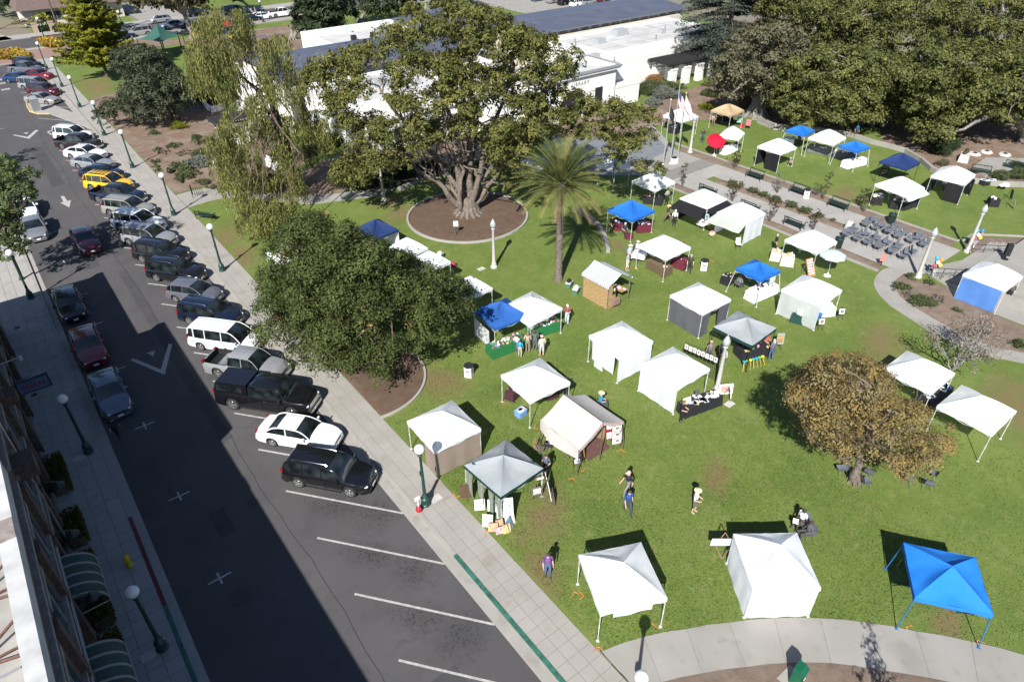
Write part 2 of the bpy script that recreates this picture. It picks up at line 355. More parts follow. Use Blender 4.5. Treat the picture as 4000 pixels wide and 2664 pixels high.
slabthick('corner_block', [(4,171.4),(10,171.4),(2,215),(-14,300),(-24,300),(-2,200)], -.02, .13, M_conc)
sheet('front_lawn', rect(14,175.5,33,183), .10, M_lawn); sheet('front_lawn', rect(48,175.5,110,195), .10, M_lawn); sheet('side_drive', rect(34,175.5,44,200), .12, M_conc2); sheet('car_park', rect(102,128,200,158), .13, M_conc2); sheet('car_park_bark', rect(92,122,120,128), .135, M_mulch); sheet('side_street', [(76,175.5),(88,175.5),(112,260),(96,260)], .14, M_asph)
# ---------------------------------------------------------------- planted beds
def bed(name, poly, m, z=ZP+.012, lift=.05):
    # a shallow mound: outline at ground level, raised inside
    n = len(poly); cx = sum(p[0] for p in poly)/n; cy = sum(p[1] for p in poly)/n
    mb = MB(); rings = [(1,0),(.93,lift*.6),(.7,lift),(.35,lift*1.1)]
    vs = [(cx+(p[0]-cx)*k, cy+(p[1]-cy)*k, z+h) for k, h in rings for p in poly] + [(cx,cy,z+lift*1.15)]
    fs = [(r*n+i, r*n+(i+1)%n, (r+1)*n+(i+1)%n, (r+1)*n+i) for r in range(len(rings)-1) for i in range(n)] + [((len(rings)-1)*n+i,(len(rings)-1)*n+(i+1)%n,len(rings)*n) for i in range(n)]
    ar = sum(poly[i][0]*poly[(i+1)%n][1]-poly[(i+1)%n][0]*poly[i][1] for i in range(n))
    if ar < 0: fs = [f[::-1] for f in fs]
    mb.add(vs, fs); return struct(name, mb, m, True)
def circle(cx, cy, r, n=40, a0=0, a1=2*math.pi): return [(cx+r*math.cos(a0+(a1-a0)*i/n), cy+r*math.sin(a0+(a1-a0)*i/n)) for i in range(n if abs(a1-a0-2*math.pi)<1e-6 else n+1)]
bed('mulch_bed', [(12.85,73.6),(12.85,117),(18,118.5),(26,117),(27,104),(27,84),(30,76),(24,71),(17,71.2),(15.7,73.8)], M_mulch)
bed('willow_bed', [(17.5,70.5),(24,70.6),(34,75),(52,66),(54,62),(44,61.5),(36,63.6),(28,62.9),(23.7,64)], M_mulch)
bed('soil_bed', [(54,66),(70,66),(70,59),(62,57),(56,60)], M_mulch)
bed('library_bed', [(66,64),(84,66),(104,66),(112,58),(98,44),(83,40),(79.5,46),(79.2,52),(72,56),(66,58)], M_mulch)
bed('fig_bed', [(82.4,36),(98,46),(120,58),(124,20),(110,4),(98,8),(90,14),(82.3,21),(79.3,24.6),(79.2,28.6),(81,31),(82.4,33.5)], M_mulch)
bed('stage_bed', GP('n',[(1175,165),(1110,220),(1112,280),(1162,360),(1300,460),(1450,550),(1700,690),(1960,790),(2240,850),(2240,620),(1960,500),(1640,360),(1560,265),(1330,225)]), M_mulchg)
ring = circle(33.3,50.5,5.7); bed('ficus_bed', ring, M_soil, lift=.12)
def kerbring(name, pts, w, h, m, closed=True, z=ZP):
    mb = MB(); n = len(pts); vs = []
    for i in range(n):
        a = Vector(pts[(i-1) % n] if closed or i else pts[0]); b = Vector(pts[(i+1) % n] if closed or i < n-1 else pts[-1])
        t = (b-a).normalized(); q = Vector((-t.y,t.x))*w/2; p = Vector(pts[i])
        vs += [(*(p-q),z-.05),(*(p-q),z+h-.015),(*(p-q*.8),z+h),(*(p+q*.8),z+h),(*(p+q),z+h-.015),(*(p+q),z-.05)]
    fs = []
    for i in range(n if closed else n-1):
        j = (i+1) % n
        fs += [(i*6+k, i*6+k+1, j*6+k+1, j*6+k) for k in range(5)]
    if not closed: fs += [(0,1,2,3,4,5),tuple((n-1)*6+k for k in (5,4,3,2,1,0))]
    mb.add(vs, [f[::-1] for f in fs]); return struct(name, mb, m)
kerbring('ring_kerb', ring, .2, .16, M_conc)
kerbring('seat_wall', [tuple(G('k',*q)[:2]) for q in ((90,500),(170,535),(240,580),(300,640),(350,720),(380,800),(392,870))], .35, .42, M_conc2, False)
kerbring('seat_wall', [tuple(G('i',*q)[:2]) for q in ((1480,330),(1540,300),(1640,255))], .35, .42, M_conc2, False)
oakb = circle(13.49,34.09,4.2); bed('oak_bed', [p if p[0] > 12.8 else (12.8,p[1]) for p in oakb], M_soil, z=ZP+.01, lift=.08)
kerbring('oak_kerb', [p for p in circle(13.49,34.09,4.2,30,-1.75,1.35)], .16, .12, M_conc, False)
# ---------------------------------------------------------------- park paths, slab by slab
def panel_path(name, left, right, n, m, z=ZP, h=.012):
    def res(pl, n):
        pl = [Vector(p) for p in pl]; d = [0]
        for a, b in zip(pl, pl[1:]): d.append(d[-1]+(b-a).length)
        out = []
        for i in range(n+1):
            t = d[-1]*i/n; k = max(j for j in range(len(d)) if d[j] <= t+1e-6); k = min(k, len(pl)-2)
            out.append(pl[k].lerp(pl[k+1], (t-d[k])/(d[k+1]-d[k])))
        return out
    Lp, Rp = res(left, n*3), res(right, n*3)
    base = MB(); base.add([(*p,z+.006) for p in Lp]+[(*p,z+.006) for p in Rp], [(i,i+1,len(Lp)+i+1,len(Lp)+i) for i in range(len(Lp)-1)]); bo = struct(name, base, M_joint)
    for k in range(n):
        A = Lp[k*3:k*3+4]; B = Rp[k*3:k*3+4]
        A = [A[0].lerp(A[1],.03)]+A[1:3]+[A[3].lerp(A[2],.03)]; B = [B[0].lerp(B[1],.03)]+B[1:3]+[B[3].lerp(B[2],.03)]
        mb = MB(); mb.prism([tuple(p) for p in A]+[tuple(p) for p in B[::-1]], z-.02, z+h+.004); mb.obj('slab', m, bo)
    return bo
up = GP('q',[(-60,1440),(75,1375),(350,1280),(620,1230),(890,1190),(1180,1162),(1470,1162)])+GP('r',[(660,1195),(940,1245),(1290,1310),(1627,1395),(2000,1520)])
lo = [(11.9,9.4)]+GP('q',[(210,1640),(480,1568),(720,1510),(1000,1470),(1250,1445),(1540,1445)])+GP('r',[(700,1495),(1030,1540),(1180,1568),(1500,1680)])
up[0] = (12.80,10.85); lo[0] = (12.80,8.75)
def paired_path(name, up, lo, m, z=ZP):
    bm_ = MB(); bm_.add([(*p,z+.006) for p in up]+[(*p,z+.006) for p in lo],[(i,i+1,len(up)+i+1,len(up)+i) for i in range(len(up)-1)]); bo = struct(name,bm_,M_joint)
    for i in range(len(up)-1):
        a, b, c, d = [Vector(p) for p in (up[i],up[i+1],lo[i+1],lo[i])]; k = .012/max(.3,(b-a).length); e = (b-a).normalized(); bul = Vector((-e.y,e.x))*(.05 if (a+b).dot(Vector((1,1))) > 0 else 0)
        pts = [a.lerp(b,k),(a+b)/2+bul,b.lerp(a,k),c.lerp(d,k),(c+d)/2+bul,d.lerp(c,k)]; mb = MB(); mb.prism([tuple(p) for p in pts],z-.02,z+.016); mb.obj('slab',m,bo)
up = [(12.80,11.0)]+GP('q',[(75,1375),(350,1280),(620,1230),(890,1190),(1180,1162),(1470,1162)])+GP('r',[(640,1192),(940,1245),(1290,1310),(1627,1395),(2000,1520)])
lo = [(12.80,10.2)]+GP('q',[(200,1585),(460,1568),(720,1510),(1000,1470),(1250,1445),(1540,1445)])+GP('r',[(710,1490),(1030,1540),(1340,1610),(1700,1720),(2100,1850)])
lo[1] = (12.80,8.6)
paired_path('curved_path', up, lo, M_conc2)
bed('path_bed', lo[1:]+[(26,-9),(12.9,-6),(12.9,8.2)], M_mulchg, z=ZP+.008)
pl_ = GP('n',[(1090,95),(1000,120),(940,180),(920,240),(960,330),(1060,430),(1200,520),(1400,650),(1640,770),(1900,870),(2240,940),(2500,990)])
pr_ = GP('n',[(1230,130),(1175,165),(1110,220),(1110,280),(1160,360),(1300,460),(1450,550),(1700,690),(1960,790),(2240,850),(2500,890)])
panel_path('lawn_path', pl_, pr_, 12, M_conc2)
panel_path('side_path', [(12.8,73.2),(15.6,73.4),(17.4,71.2),(23.7,64.2),(28,62.4),(35.3,62.8),(44,60.5),(52,56)], [(12.8,69.3),(15.6,69.6),(16.8,69.0),(22.6,62.4),(28.4,60.2),(34.8,60.8),(42,58.8),(50,54)], 14, M_conc2)
# plaza: two lanes of slabs, planting strip between, bark strips with kerbs outside
def lane(name, x0, x1, y0, y1, nx, pitch): return paving(name, x0, x1, y0, y1, nx, pitch, [M_pl1, M_pl2, M_pl3], 999, z=ZP+.01)
M_pl1 = mat('plaza_slab_a', (.44,.42,.385), .85, var=.1, scale=1.2, detail=8); M_pl2 = mat('plaza_slab_b', (.47,.45,.415), .85, var=.1, scale=1.2, detail=8); M_pl3 = mat('plaza_slab_c', (.41,.39,.36), .85, var=.1, scale=1.2, detail=8)
M_pl1 = gmat('plaza_concrete',(.39,.372,.342),[((.43,.41,.38),.6,.4,.65,.8),((.35,.33,.30),1.0,.55,.72,.6)],bump=.1,bscale=120,orand=.04); M_pl2 = M_pl3 = M_pl1
lane('plaza', 54.9, 58.1, 18.2, 42.2, 2, 1.6); lane('plaza', 59.4, 62.5, 18.2, 42.2, 2, 1.6); lane('plaza', 58.1, 59.4, 18.2, 25.8, 1, 1.52); lane('plaza', 54.9, 62.5, 42.22, 46.3, 2, 2.04)
slabthick('plaza_forecourt', [(50,50),(54.9,46.32),(62.4,46.32),(62.4,50),(67,58),(69,66),(54,66),(50,58)], ZP-.05, ZP+.012, M_conc2)
M_slate = gmat('slate_paving', (.20,.215,.235), [((.24,.25,.27),1.5,.4,.65,.8)], bump=.1)
slabthick('slate_forecourt', [(55,49.5),(61.6,50.4),(66,58),(67,65.4),(56,65.4),(53,57)], ZP-.05, ZP+.016, M_slate)
mb = MB(); mb.add([(*p,ZP+.02) for p in circle(59.0,44.6,.95,32)]+[(*p,ZP+.02) for p in circle(59.0,44.6,.90,32)], [(i,(i+1)%32,32+(i+1)%32,32+i) for i in range(32)]); struct('paving_ring', mb, M_joint)
bed('planting_strip', [(58.15,26.2),(58.7,25.9),(59.35,26.6),(59.35,41),(58.6,41.6),(58.15,41)], M_mulchg, lift=.08)
bed('bark_strip', rect(53.6,20.8,54.85,46), M_mulchg, lift=.04); bed('bark_strip', rect(62.55,19.2,63.85,50), M_mulchg, lift=.04)
for x, y0, y1 in ((53.5,20.7,46.2),(63.95,19.3,52)): strip('lawn_kerb', x-.09, x+.09, y0, y1, 0, ZP+.13, M_conc2)
kerbring('lawn_kerb', [(63.95,19.3),(64.6,18.9),(66.2,19.0),(67.6,17.8),(69.5,15.9),(72,13)], .18, .13, M_conc2, False)
bed('stage_side_bed', [(64,18.6),(66,18.7),(69,16),(72,12.6),(70,10),(66.5,15.2),(63,17.4)], M_mulchg, lift=.04)
# stage: steps and platform
mb = MB()
for k in range(4): mb.box((61.0,17.25-.42*k-5+.0,ZP+.08+.16*k),(9.6-.02*k,10-.02*k,.16+.002*k))
st = struct('stage_steps', mb, M_conc2)
strip('stage', 56.3, 80, 2, 15.4, 0, ZP+.66, M_conc2)
slabthick('stage_apron', GP('n',[(1330,120),(1560,262),(1625,365),(2240,605),(2700,790),(2700,0),(2000,-30)]), ZP-.04, ZP+.02, M_conc2)
# curved retaining wall round the far lawn and its path
kerbring('retaining_wall', GP('d',[(160,860),(310,920),(430,975),(600,1000),(800,1010),(1000,1040),(1180,1100),(1300,1130),(1440,1170),(1560,1240),(1640,1310),(1760,1370),(1960,1400),(2150,1425),(2400,1432)]), .35, .5, M_conc2, False)
kerbring('lawn_kerb', GP('d',[(310,940),(430,990),(520,1010)]), .2, .14, M_conc2, False)
slabthick('plaque_terrace', GP('d',[(1950,1290),(2060,1205),(2352,1215),(2500,1260),(2352,1330),(2060,1340)],ZP+.3), 0, ZP+.32, M_conc2)
sheet('playground_bark', rect(34,122,60,150), ZP+.01, M_mulch); sheet('dry_lawn', rect(20,146,34,155), ZP+.008, M_mulchg)

# worn road surface: utility patches, a seam and covers
M_patch = gmat('asphalt_patch', (.074,.071,.073), [((.09,.086,.087),.8,.4,.65,.8)], bump=.3, bscale=90, fine=((.2,.19,.18),130,.6,.74,.5)); M_tar = flat('tar_seam', (.045,.044,.043), .6)
for p_ in (rect(4.3,34,5.0,60), rect(2.2,62,3.4,65), rect(3.2,84,4.4,99), rect(6.4,12.5,7.6,14.2), rect(1.9,27,2.7,29)): mark_ = MB(); mark_.prism(p_,.001,.004); struct('road_patch', mark_, M_patch)
mb = MB(); pts_ = [(4.9+.12*math.sin(y*.37)+.05*math.sin(y*1.7), y, .0045) for y in np.arange(5,150,1.2)]; mb.add([(p[0]-.018,p[1],p[2]) for p in pts_]+[(p[0]+.018,p[1],p[2]) for p in pts_],[(i,i+1,len(pts_)+i+1,len(pts_)+i) for i in range(len(pts_)-1)]); struct('tar_seam', mb, M_tar)
for z, x, y, r_ in (('g',1525,1030,.42),('g',1600,430,.25),('h',640,1265,.28)):
    q = G(z,x,y,0); o = MB(); o.lathe([(r_*1.15,0),(r_*1.15,.006),(r_,.007),(r_*.97,.004),(.05,.005)],20); tag(o.obj('manhole_cover',M_tar,None,loc=(q.x,q.y,.001)),'round manhole cover in the '+('shaded road by the parking tee' if y == 1030 else 'shaded road farther up' if y == 430 else 'road near the parked black sport utility'),'cover')
# short turf standing on the lawn sheet, thicker near the camera
def turf(n, x0, x1, y0, y1, size):
    P = np.stack([rng.uniform(x0,x1,n),rng.uniform(y0,y1,n),np.full(n,ZP+.012)],1); return P
# ================================================================ foliage
def leafmat(name, c1, c2, trans=.25, isl=.35, scale=.6, rough=.7):
    return mat(name, c1, rough, col2=c2, scale=scale, trans=trans, island=isl, spec=.15, detail=3)
def leaf_mesh(name, P, N, size, m, aspect=.55, droop=None):
    """P (n,3) places, N (n,3) leaf normals: one folded rhombic leaf spray each"""
    n = len(P); N = N/np.linalg.norm(N,axis=1,keepdims=True).clip(1e-6)
    t = rng.normal(size=(n,3)); t -= (t*N).sum(1,keepdims=True)*N
    if droop is not None: t = droop-(droop*N).sum(1,keepdims=True)*N+t*.25
    t /= np.linalg.norm(t,axis=1,keepdims=True).clip(1e-6); b = np.cross(N,t)
    s = (size*rng.uniform(.45,1.6,n))[:,None]
    a = P-t*s*.5; c = P+t*s*.5; l = P+b*s*aspect*.5+N*s*.10; r = P-b*s*aspect*.5+N*s*.10
    V = np.stack([a,l,c,r],1).reshape(-1,3).astype(np.float32)
    me = bpy.data.meshes.new(name); me.vertices.add(4*n); me.vertices.foreach_set('co',V.ravel())
    me.loops.add(4*n); me.loops.foreach_set('vertex_index',np.arange(4*n,dtype=np.int32))
    me.polygons.add(n); me.polygons.foreach_set('loop_start',np.arange(0,4*n,4,dtype=np.int32)); me.polygons.foreach_set('loop_total',np.full(n,4,np.int32))
    me.materials.append(m); me.update(calc_edges=True); return me
def rsph(n):
    v = rng.normal(size=(n,3)); return v/np.linalg.norm(v,axis=1,keepdims=True)
def lobes_to_leaves(lobes, dens, size, flat_=.8):
    Ps, Ns = [], []
    for c, r in lobes:
        n = max(8, int(dens*r*r)); d = rsph(n); d[:,2] = np.where(d[:,2] < -.35, -d[:,2], d[:,2])
        # sprays sit in small tufts over the lobe
        k = max(5, int(n/24)); tc = rsph(k); tc[:,2] = np.where(tc[:,2] < -.4, -tc[:,2], tc[:,2])
        w = rng.integers(0,k,n); d = tc[w]+rng.normal(size=(n,3))*.21
        rad = (r*rng.uniform(.78,1.05,k))[w]*rng.uniform(.85,1.05,n)
        p = np.array(c)+d*rad[:,None]*np.array([1,1,flat_])
        Ps.append(p); Ns.append(d*1.0+rsph(n)*.75+np.array([0,0,.25]))
    return np.concatenate(Ps), np.concatenate(Ns)
def limb(mb, a, b, r0, r1, n=7, sag=.0, wob=.08, seg=5):
    a, b = Vector(a), Vector(b); L = (b-a).length; pts = []; rad = []
    for i in range(seg+1):
        t = i/seg; p = a.lerp(b,t)+Vector((random.gauss(0,1),random.gauss(0,1),random.gauss(0,.6)))*wob*L*.25*math.sin(math.pi*t); p.z += sag*L*math.sin(math.pi*t)
        pts.append(p); rad.append(r0+(r1-r0)*t)
    mb.tube(pts, rad, n); return pts
def inside(p, poly):
    x, y = p; c = False; n = len(poly)
    for i in range(n):
        (x0,y0),(x1,y1) = poly[i], poly[(i+1) % n]
        if (y0 > y) != (y1 > y) and x < (x1-x0)*(y-y0)/(y1-y0)+x0: c = not c
    return c
M_bark = mat('bark_brown', (.16,.115,.08), .9, var=.3, scale=5, bump=.8, bscale=14)
M_barkl = mat('bark_pale', (.205,.165,.135), .9, var=.25, scale=4, bump=.8, bscale=12)
M_barkg = mat('bark_grey', (.30,.28,.25), .9, var=.25, scale=4, bump=.6, bscale=14)
def crown_lobes(zone, outline, base, thick, n, rlo, rhi, zmin=1.6, holes=(), bias=0.0, sep=.56):
    """fill the tree's outline with leaf lobes through the depth of its crown"""
    xs = [p[0] for p in outline]; ys = [p[1] for p in outline]; out = []; tries = 0
    cx, cy = sum(xs)/len(xs), sum(ys)/len(ys); fx = max(xs)-min(xs); fy = max(ys)-min(ys)
    while len(out) < n and tries < n*90:
        tries += 1; x = random.uniform(min(xs),max(xs)); y = random.uniform(min(ys),max(ys))
        if not inside((x,y), outline) or any((x-h[0])**2/h[2]**2+(y-h[1])**2/h[3]**2 < 1 for h in holes): continue
        q = max(0, 1-((x-cx)/(fx*.5))**2*.8-((y-cy)/(fy*.5))**2*.5)
        dp = random.choice((-1,-1,1))*thick*math.sqrt(q)*random.uniform(.45,1) if random.random() < .75 else random.uniform(-1,1)*thick*math.sqrt(q)
        B = Vector((base[0]+math.sin(YAW)*(dp+bias), base[1]+math.cos(YAW)*(dp+bias), 0)); P = AT(zone,x,y,B)
        r = random.uniform(rlo,rhi); dd = (P-Vector((0,0,CH))).dot(_f); ok = False
        for _ in range(3):
            rp = .72*r*CF/dd*ZM[zone][2]
            if all(inside(q_, outline) for q_ in ((x-rp,y),(x+rp,y),(x,y-rp),(x,y+rp))): ok = True; break
            r *= .72
        if not ok or P.z-r*.6 < zmin: continue
        if min(((P-o[0]).length/(r+o[1]) for o in out), default=9) < sep: continue
        out.append((P,r))
    return out
def tree(name, label, base, lobes, dens, size, leaf, bark, tr=.35, forks=None, group=None, trunk_top=None, cat='tree', nlimbs=14, twig=.05, aspect=.55, extra=None):
    t = thing(name, label, cat, base, 0, group); B = Vector(base)
    P, N = lobes_to_leaves(lobes, dens, size)
    me = leaf_mesh('crown', P-np.array(base), N, size, leaf, aspect); link('crown', me, t)
    mb = MB(); cz = sum(l[0].z for l in lobes)/len(lobes); C0 = sum((l[0] for l in lobes), Vector())/len(lobes)
    top = Vector(trunk_top) if trunk_top else Vector((B.x+(C0.x-B.x)*.35, B.y+(C0.y-B.y)*.35, B.z+(cz-B.z)*.6))
    for a in range(7):
        w = a*.9; mb.tube([Vector((math.cos(w)*tr*1.9,math.sin(w)*tr*1.9,-.1)),Vector((math.cos(w)*tr*.75,math.sin(w)*tr*.75,tr*1.6)),Vector((0,0,tr*4))],[tr*.35,tr*.45,tr*.3],6)
    limb(mb, (0,0,-.1), top-B, tr, tr*.7, 10, wob=.12)
    mb.obj('trunk', bark, t, True)
    mb = MB(); ch = random.sample(lobes, min(nlimbs,len(lobes)))
    for c, r in ch:
        pts = limb(mb, (top-B)*random.uniform(.75,1), c-B, tr*.5, twig, 6, wob=.25, sag=.05)
    for c, r in random.sample(lobes, min(nlimbs*3,len(lobes))):
        q = min(ch, key=lambda l: (l[0]-c).length)[0]; limb(mb, q-B, c-B+Vector((0,0,r*.3)), twig, twig*.4, 5, wob=.3)
    mb.obj('branches', bark, t, True)
    return t
L_oak = leafmat('oak_leaf', (.125,.150,.045), (.055,.080,.022)); L_fic = leafmat('camphor_leaf', (.235,.225,.066), (.105,.122,.034), .3)
L_fig = leafmat('fig_leaf', (.215,.215,.066), (.088,.108,.034)); L_brown = leafmat('autumn_leaf', (.37,.255,.075), (.21,.185,.105), .3, .35, .9)
L_dark = leafmat('dark_leaf', (0.072,0.098,0.047), (0.034,0.052,0.023)); L_pine = leafmat('pine_needle', (0.109,0.123,0.070), (0.052,0.064,0.036), .15)
L_will = leafmat('willow_leaf', (.345,.345,.11), (.18,.19,.06), .35); L_yel = leafmat('yellow_green_leaf', (0.375,0.375,0.045), (0.210,0.225,0.030), .35)
L_cedar = leafmat('cedar_needle', (0.150,0.188,0.150), (0.083,0.112,0.090), .15); L_grey = leafmat('grey_leaf', (0.196,0.182,0.105), (0.119,0.112,0.063), .2)
L_street = leafmat('street_leaf', (0.180,0.228,0.084), (0.072,0.108,0.036), .3); L_plum = leafmat('plum_leaf', (.10,.05,.045), (.05,.026,.026), .2); L_flower = leafmat('yellow_flower', (.50,.36,.03), (.28,.20,.04), .2)
L_shrub = leafmat('shrub_leaf', (0.155,0.182,0.081), (0.081,0.101,0.043), .2); L_sage = leafmat('sage_leaf', (0.238,0.252,0.210), (0.140,0.154,0.126), .15); L_dry = leafmat('dry_twig', (0.312,0.260,0.208), (0.182,0.143,0.117), .1)
L_rust = leafmat('rust_leaf', (.42,.23,.09), (.28,.15,.06), .2); L_hedge = leafmat('hedge_leaf', (.13,.12,.018), (.05,.055,.01), .2)
# --- oak in the foreground
ob = (14.3,37.4,ZP)
lob = crown_lobes('F',[(600,600),(640,520),(690,490),(750,480),(800,510),(840,540),(900,570),(950,590),(985,600),(1040,630),(1085,650),(1095,700),(1080,745),(1040,790),(980,815),(920,825),(900,850),(905,880),(870,915),(830,930),(790,915),(750,880),(730,850),(690,845),(640,830),(600,800),(575,770),(590,700)],ob,6.2,135,.7,1.5,.9,sep=.66)
oak = tree('oak_tree','broad dark green oak beside the pavement and parked cars',ob,lob,820,.15,L_oak,M_bark,.5,nlimbs=26)
pts = np.array([np.array(c)+rsph(1)[0]*r for c, r in random.sample(lob,40) for _ in range(1)]); pts = np.repeat(pts,10,0)+rng.normal(size=(400,3))*.16
link('dead_leaves', leaf_mesh('dead_leaves',pts-np.array(ob),rsph(400)+np.array([0,0,.5]),.17,L_rust),oak)
# --- great many-stemmed tree in the ring kerb
fb = Vector((33.6,50.8,ZP))
fo = [(690,170),(740,135),(800,120),(850,105),(900,70),(925,30),(1000,10),(1060,15),(1110,20),(1160,45),(1200,70),(1260,90),(1310,110),(1340,125),(1330,160),(1290,190),(1330,215),(1400,225),(1470,240),(1500,255),(1510,290),(1490,330),(1450,345),(1500,370),(1520,400),(1450,395),(1400,400),(1380,350),(1330,320),(1260,330),(1230,370),(1215,430),(1170,440),(1130,400),(1080,330),(1010,330),(960,365),(930,400),(880,395),(850,425),(800,430),(770,400),(800,355),(760,330),(790,290),(750,270),(770,240),(720,220)]
fo = [((1090+(x-1090)*1.055)*1.699,(230+(y-230)*1.06)*1.699) for x, y in fo]; ZM['px'] = (0,0,1)
holes = [(h[0]*1.699,h[1]*1.699,h[2]*1.699,h[3]*1.699) for h in [(880,205,34,22),(840,240,30,16),(960,215,26,18),(905,265,30,20),(1070,150,22,20),(1010,185,16,20),(1190,170,34,14),(1215,205,30,14),(1040,265,30,22),(1110,250,18,26),(1160,250,20,18),(1000,120,18,16),(1250,150,25,14),(870,140,26,16),(780,180,26,14),(1330,270,30,12),(1150,110,14,14),(1090,340,46,30),(1120,290,16,30),(985,345,20,16)]]
flob = crown_lobes('px',fo,fb,6.2,370,.6,1.4,2.0,holes,sep=.5)
t = thing('camphor_tree','great many-stemmed spreading tree in a round kerbed bed','tree',fb); P, N = lobes_to_leaves(flob,380,.22)
link('crown', leaf_mesh('crown',P-np.array(fb),N,.22,L_fic), t)
mb = MB()
for a in range(14): w = a*.45; mb.tube([Vector((math.cos(w)*1.7,math.sin(w)*1.7,-.1)),Vector((math.cos(w)*1.0,math.sin(w)*1.0,.3)),Vector((math.cos(w)*.55,math.sin(w)*.55,1.1))],[.09,.22,.34],7)
mb.lathe([(1.25,-.1),(1.05,.3),(.88,.8),(.75,1.3),(.3,1.6)],16); mb.obj('trunk', M_barkl, t, True)
tips = []
for x, y, dp, r0 in [(925,360,-1,.36),(1000,120,1,.42),(1045,290,-1,.28),(1085,60,2,.46),(1130,330,1.5,.32),(1180,150,-1.5,.36),(1010,400,2.5,.26),(1235,300,2.5,.28),(870,200,3,.28),(1290,160,1,.26),(1100,230,4,.26)]:
    e = AT('F',x,y,(fb.x+.6*dp,fb.y+.8*dp)); k = Vector((e.x-fb.x,e.y-fb.y,0)).normalized()*.6
    mb = MB(); m1 = (e-fb)*.45+Vector((0,0,.06*(e-fb).length)); p = [k*.6+Vector((0,0,.5)), k*2.2+Vector((0,0,1.4)) if e.z < 9 else k*1.2+Vector((0,0,2.0)), m1, (e-fb)*.75, e-fb]
    sm = []
    for s in range(17):                                    # smooth the limb
        u = s/16*(len(p)-1); i = min(int(u),len(p)-2); f = u-i; a, b = p[i], p[i+1]; a0 = p[max(i-1,0)]; b1 = p[min(i+2,len(p)-1)]
        sm.append(.5*((2*a)+(b-a0)*f+(2*a0-5*a+4*b-b1)*f*f+(3*a-a0-3*b+b1)*f**3)+Vector((random.gauss(0,.08),random.gauss(0,.08),0)))
    mb.tube(sm,[r0+(.09-r0)*(s/16)**.9 for s in range(17)],9)
    for _ in range(12):
        s0 = random.choice(sm[8:]); c, r = min(random.sample(flob,40), key=lambda l: (l[0]-fb-s0).length); limb(mb,s0,c-fb,.09,.03,5,wob=.35); tips.append(c-fb)
    mb.obj('limb', M_barkl, t, True)
# --- weeping willow: hanging curtains of leaves
wb = Vector((22.3,65.4,ZP)); t = thing('willow_tree','tall weeping willow with hanging yellow-green curtains before the library','tree',wb)
mb = MB(); wt = []
wl = [(500,50,1.2),(545,45,.9),(470,60,.9),(465,130,1.1),(440,125,.9),(490,120,1),(520,110,1),(560,90,1),(600,110,.9),(630,110,.9),(545,180,1.2),(600,165,1),(520,220,1.3),(650,160,.8),(575,240,1.4),(630,220,1.2),(690,220,1),(515,290,1.4),(560,310,1.4),(610,300,1.3),(660,290,1.2),(710,270,1),(525,350,1.3),(580,370,1.3),(640,350,1.2),(600,410,1.2),(550,420,1.2),(660,400,1),(700,340,1),(680,440,1.0),(620,450,1),(590,480,.9),(740,300,.8),(495,330,1),(500,390,.9)]
P = []; 
for x, y, w in wl:
    for _ in range(4):
        dp = random.uniform(-4.5,4.5)*(.5+.5*w); c = AT('F',x+random.gauss(0,11),y-14+random.gauss(0,7),(wb.x+math.sin(YAW)*dp,wb.y+math.cos(YAW)*dp)); c.z = max(c.z,1.5); wt.append(c)
for x, y, h_ in ((560,455,4.2),(585,470,4.0),(610,480,3.8),(640,470,4.2),(665,455,4.5),(545,430,4.6),(525,400,5),(600,500,3.2),(625,505,3.0),(575,490,3.2),(650,490,3.4),(500,350,6),(505,300,8),(485,160,12),(450,150,13)):
    for _ in range(3): wt.append(G('F',x+random.gauss(0,9),y+random.gauss(0,5),h_))
for c in wt:
    ns = 25; L_ = min(c.z-.3, random.uniform(1.6,3.8))
    for s in range(ns):
        a = random.uniform(0,6.28); rr = random.uniform(.05,.75); L2 = L_*random.uniform(.45,1); k = int(L2/.115)
        x0, y0 = c.x+math.cos(a)*rr*.4, c.y+math.sin(a)*rr*.4
        for i in range(k):
            f = i/k; P.append((x0+math.cos(a)*rr*.9*min(1,f*3)+random.gauss(0,.05), y0+math.sin(a)*rr*.9*min(1,f*3)+random.gauss(0,.05), c.z-L2*f+.25*(1-min(1,f*3))))
P = np.array(P); P = P[P[:,2] > .3]
N = rsph(len(P)); N[:,2] *= .3; link('crown', leaf_mesh('crown',P-np.array(wb),N,.23,L_will,.30,droop=np.array([[0,0,-1.]])), t)
mb = MB(); limb(mb,(0,0,-.1),(.3,.8,4.5),.62,.5,12); limb(mb,(.3,.8,4.5),(.5,2.0,11),.5,.3,10); mb.obj('trunk',M_bark,t,True)
mb = MB()
for c in random.sample(wt,26): a = Vector((.3,.8,4.5)).lerp(Vector((.5,2.0,11)),random.random()**.7); limb(mb,a,c-wb,.12,.025,6,sag=.08,wob=.2)
mb.obj('branches',M_bark,t,True)
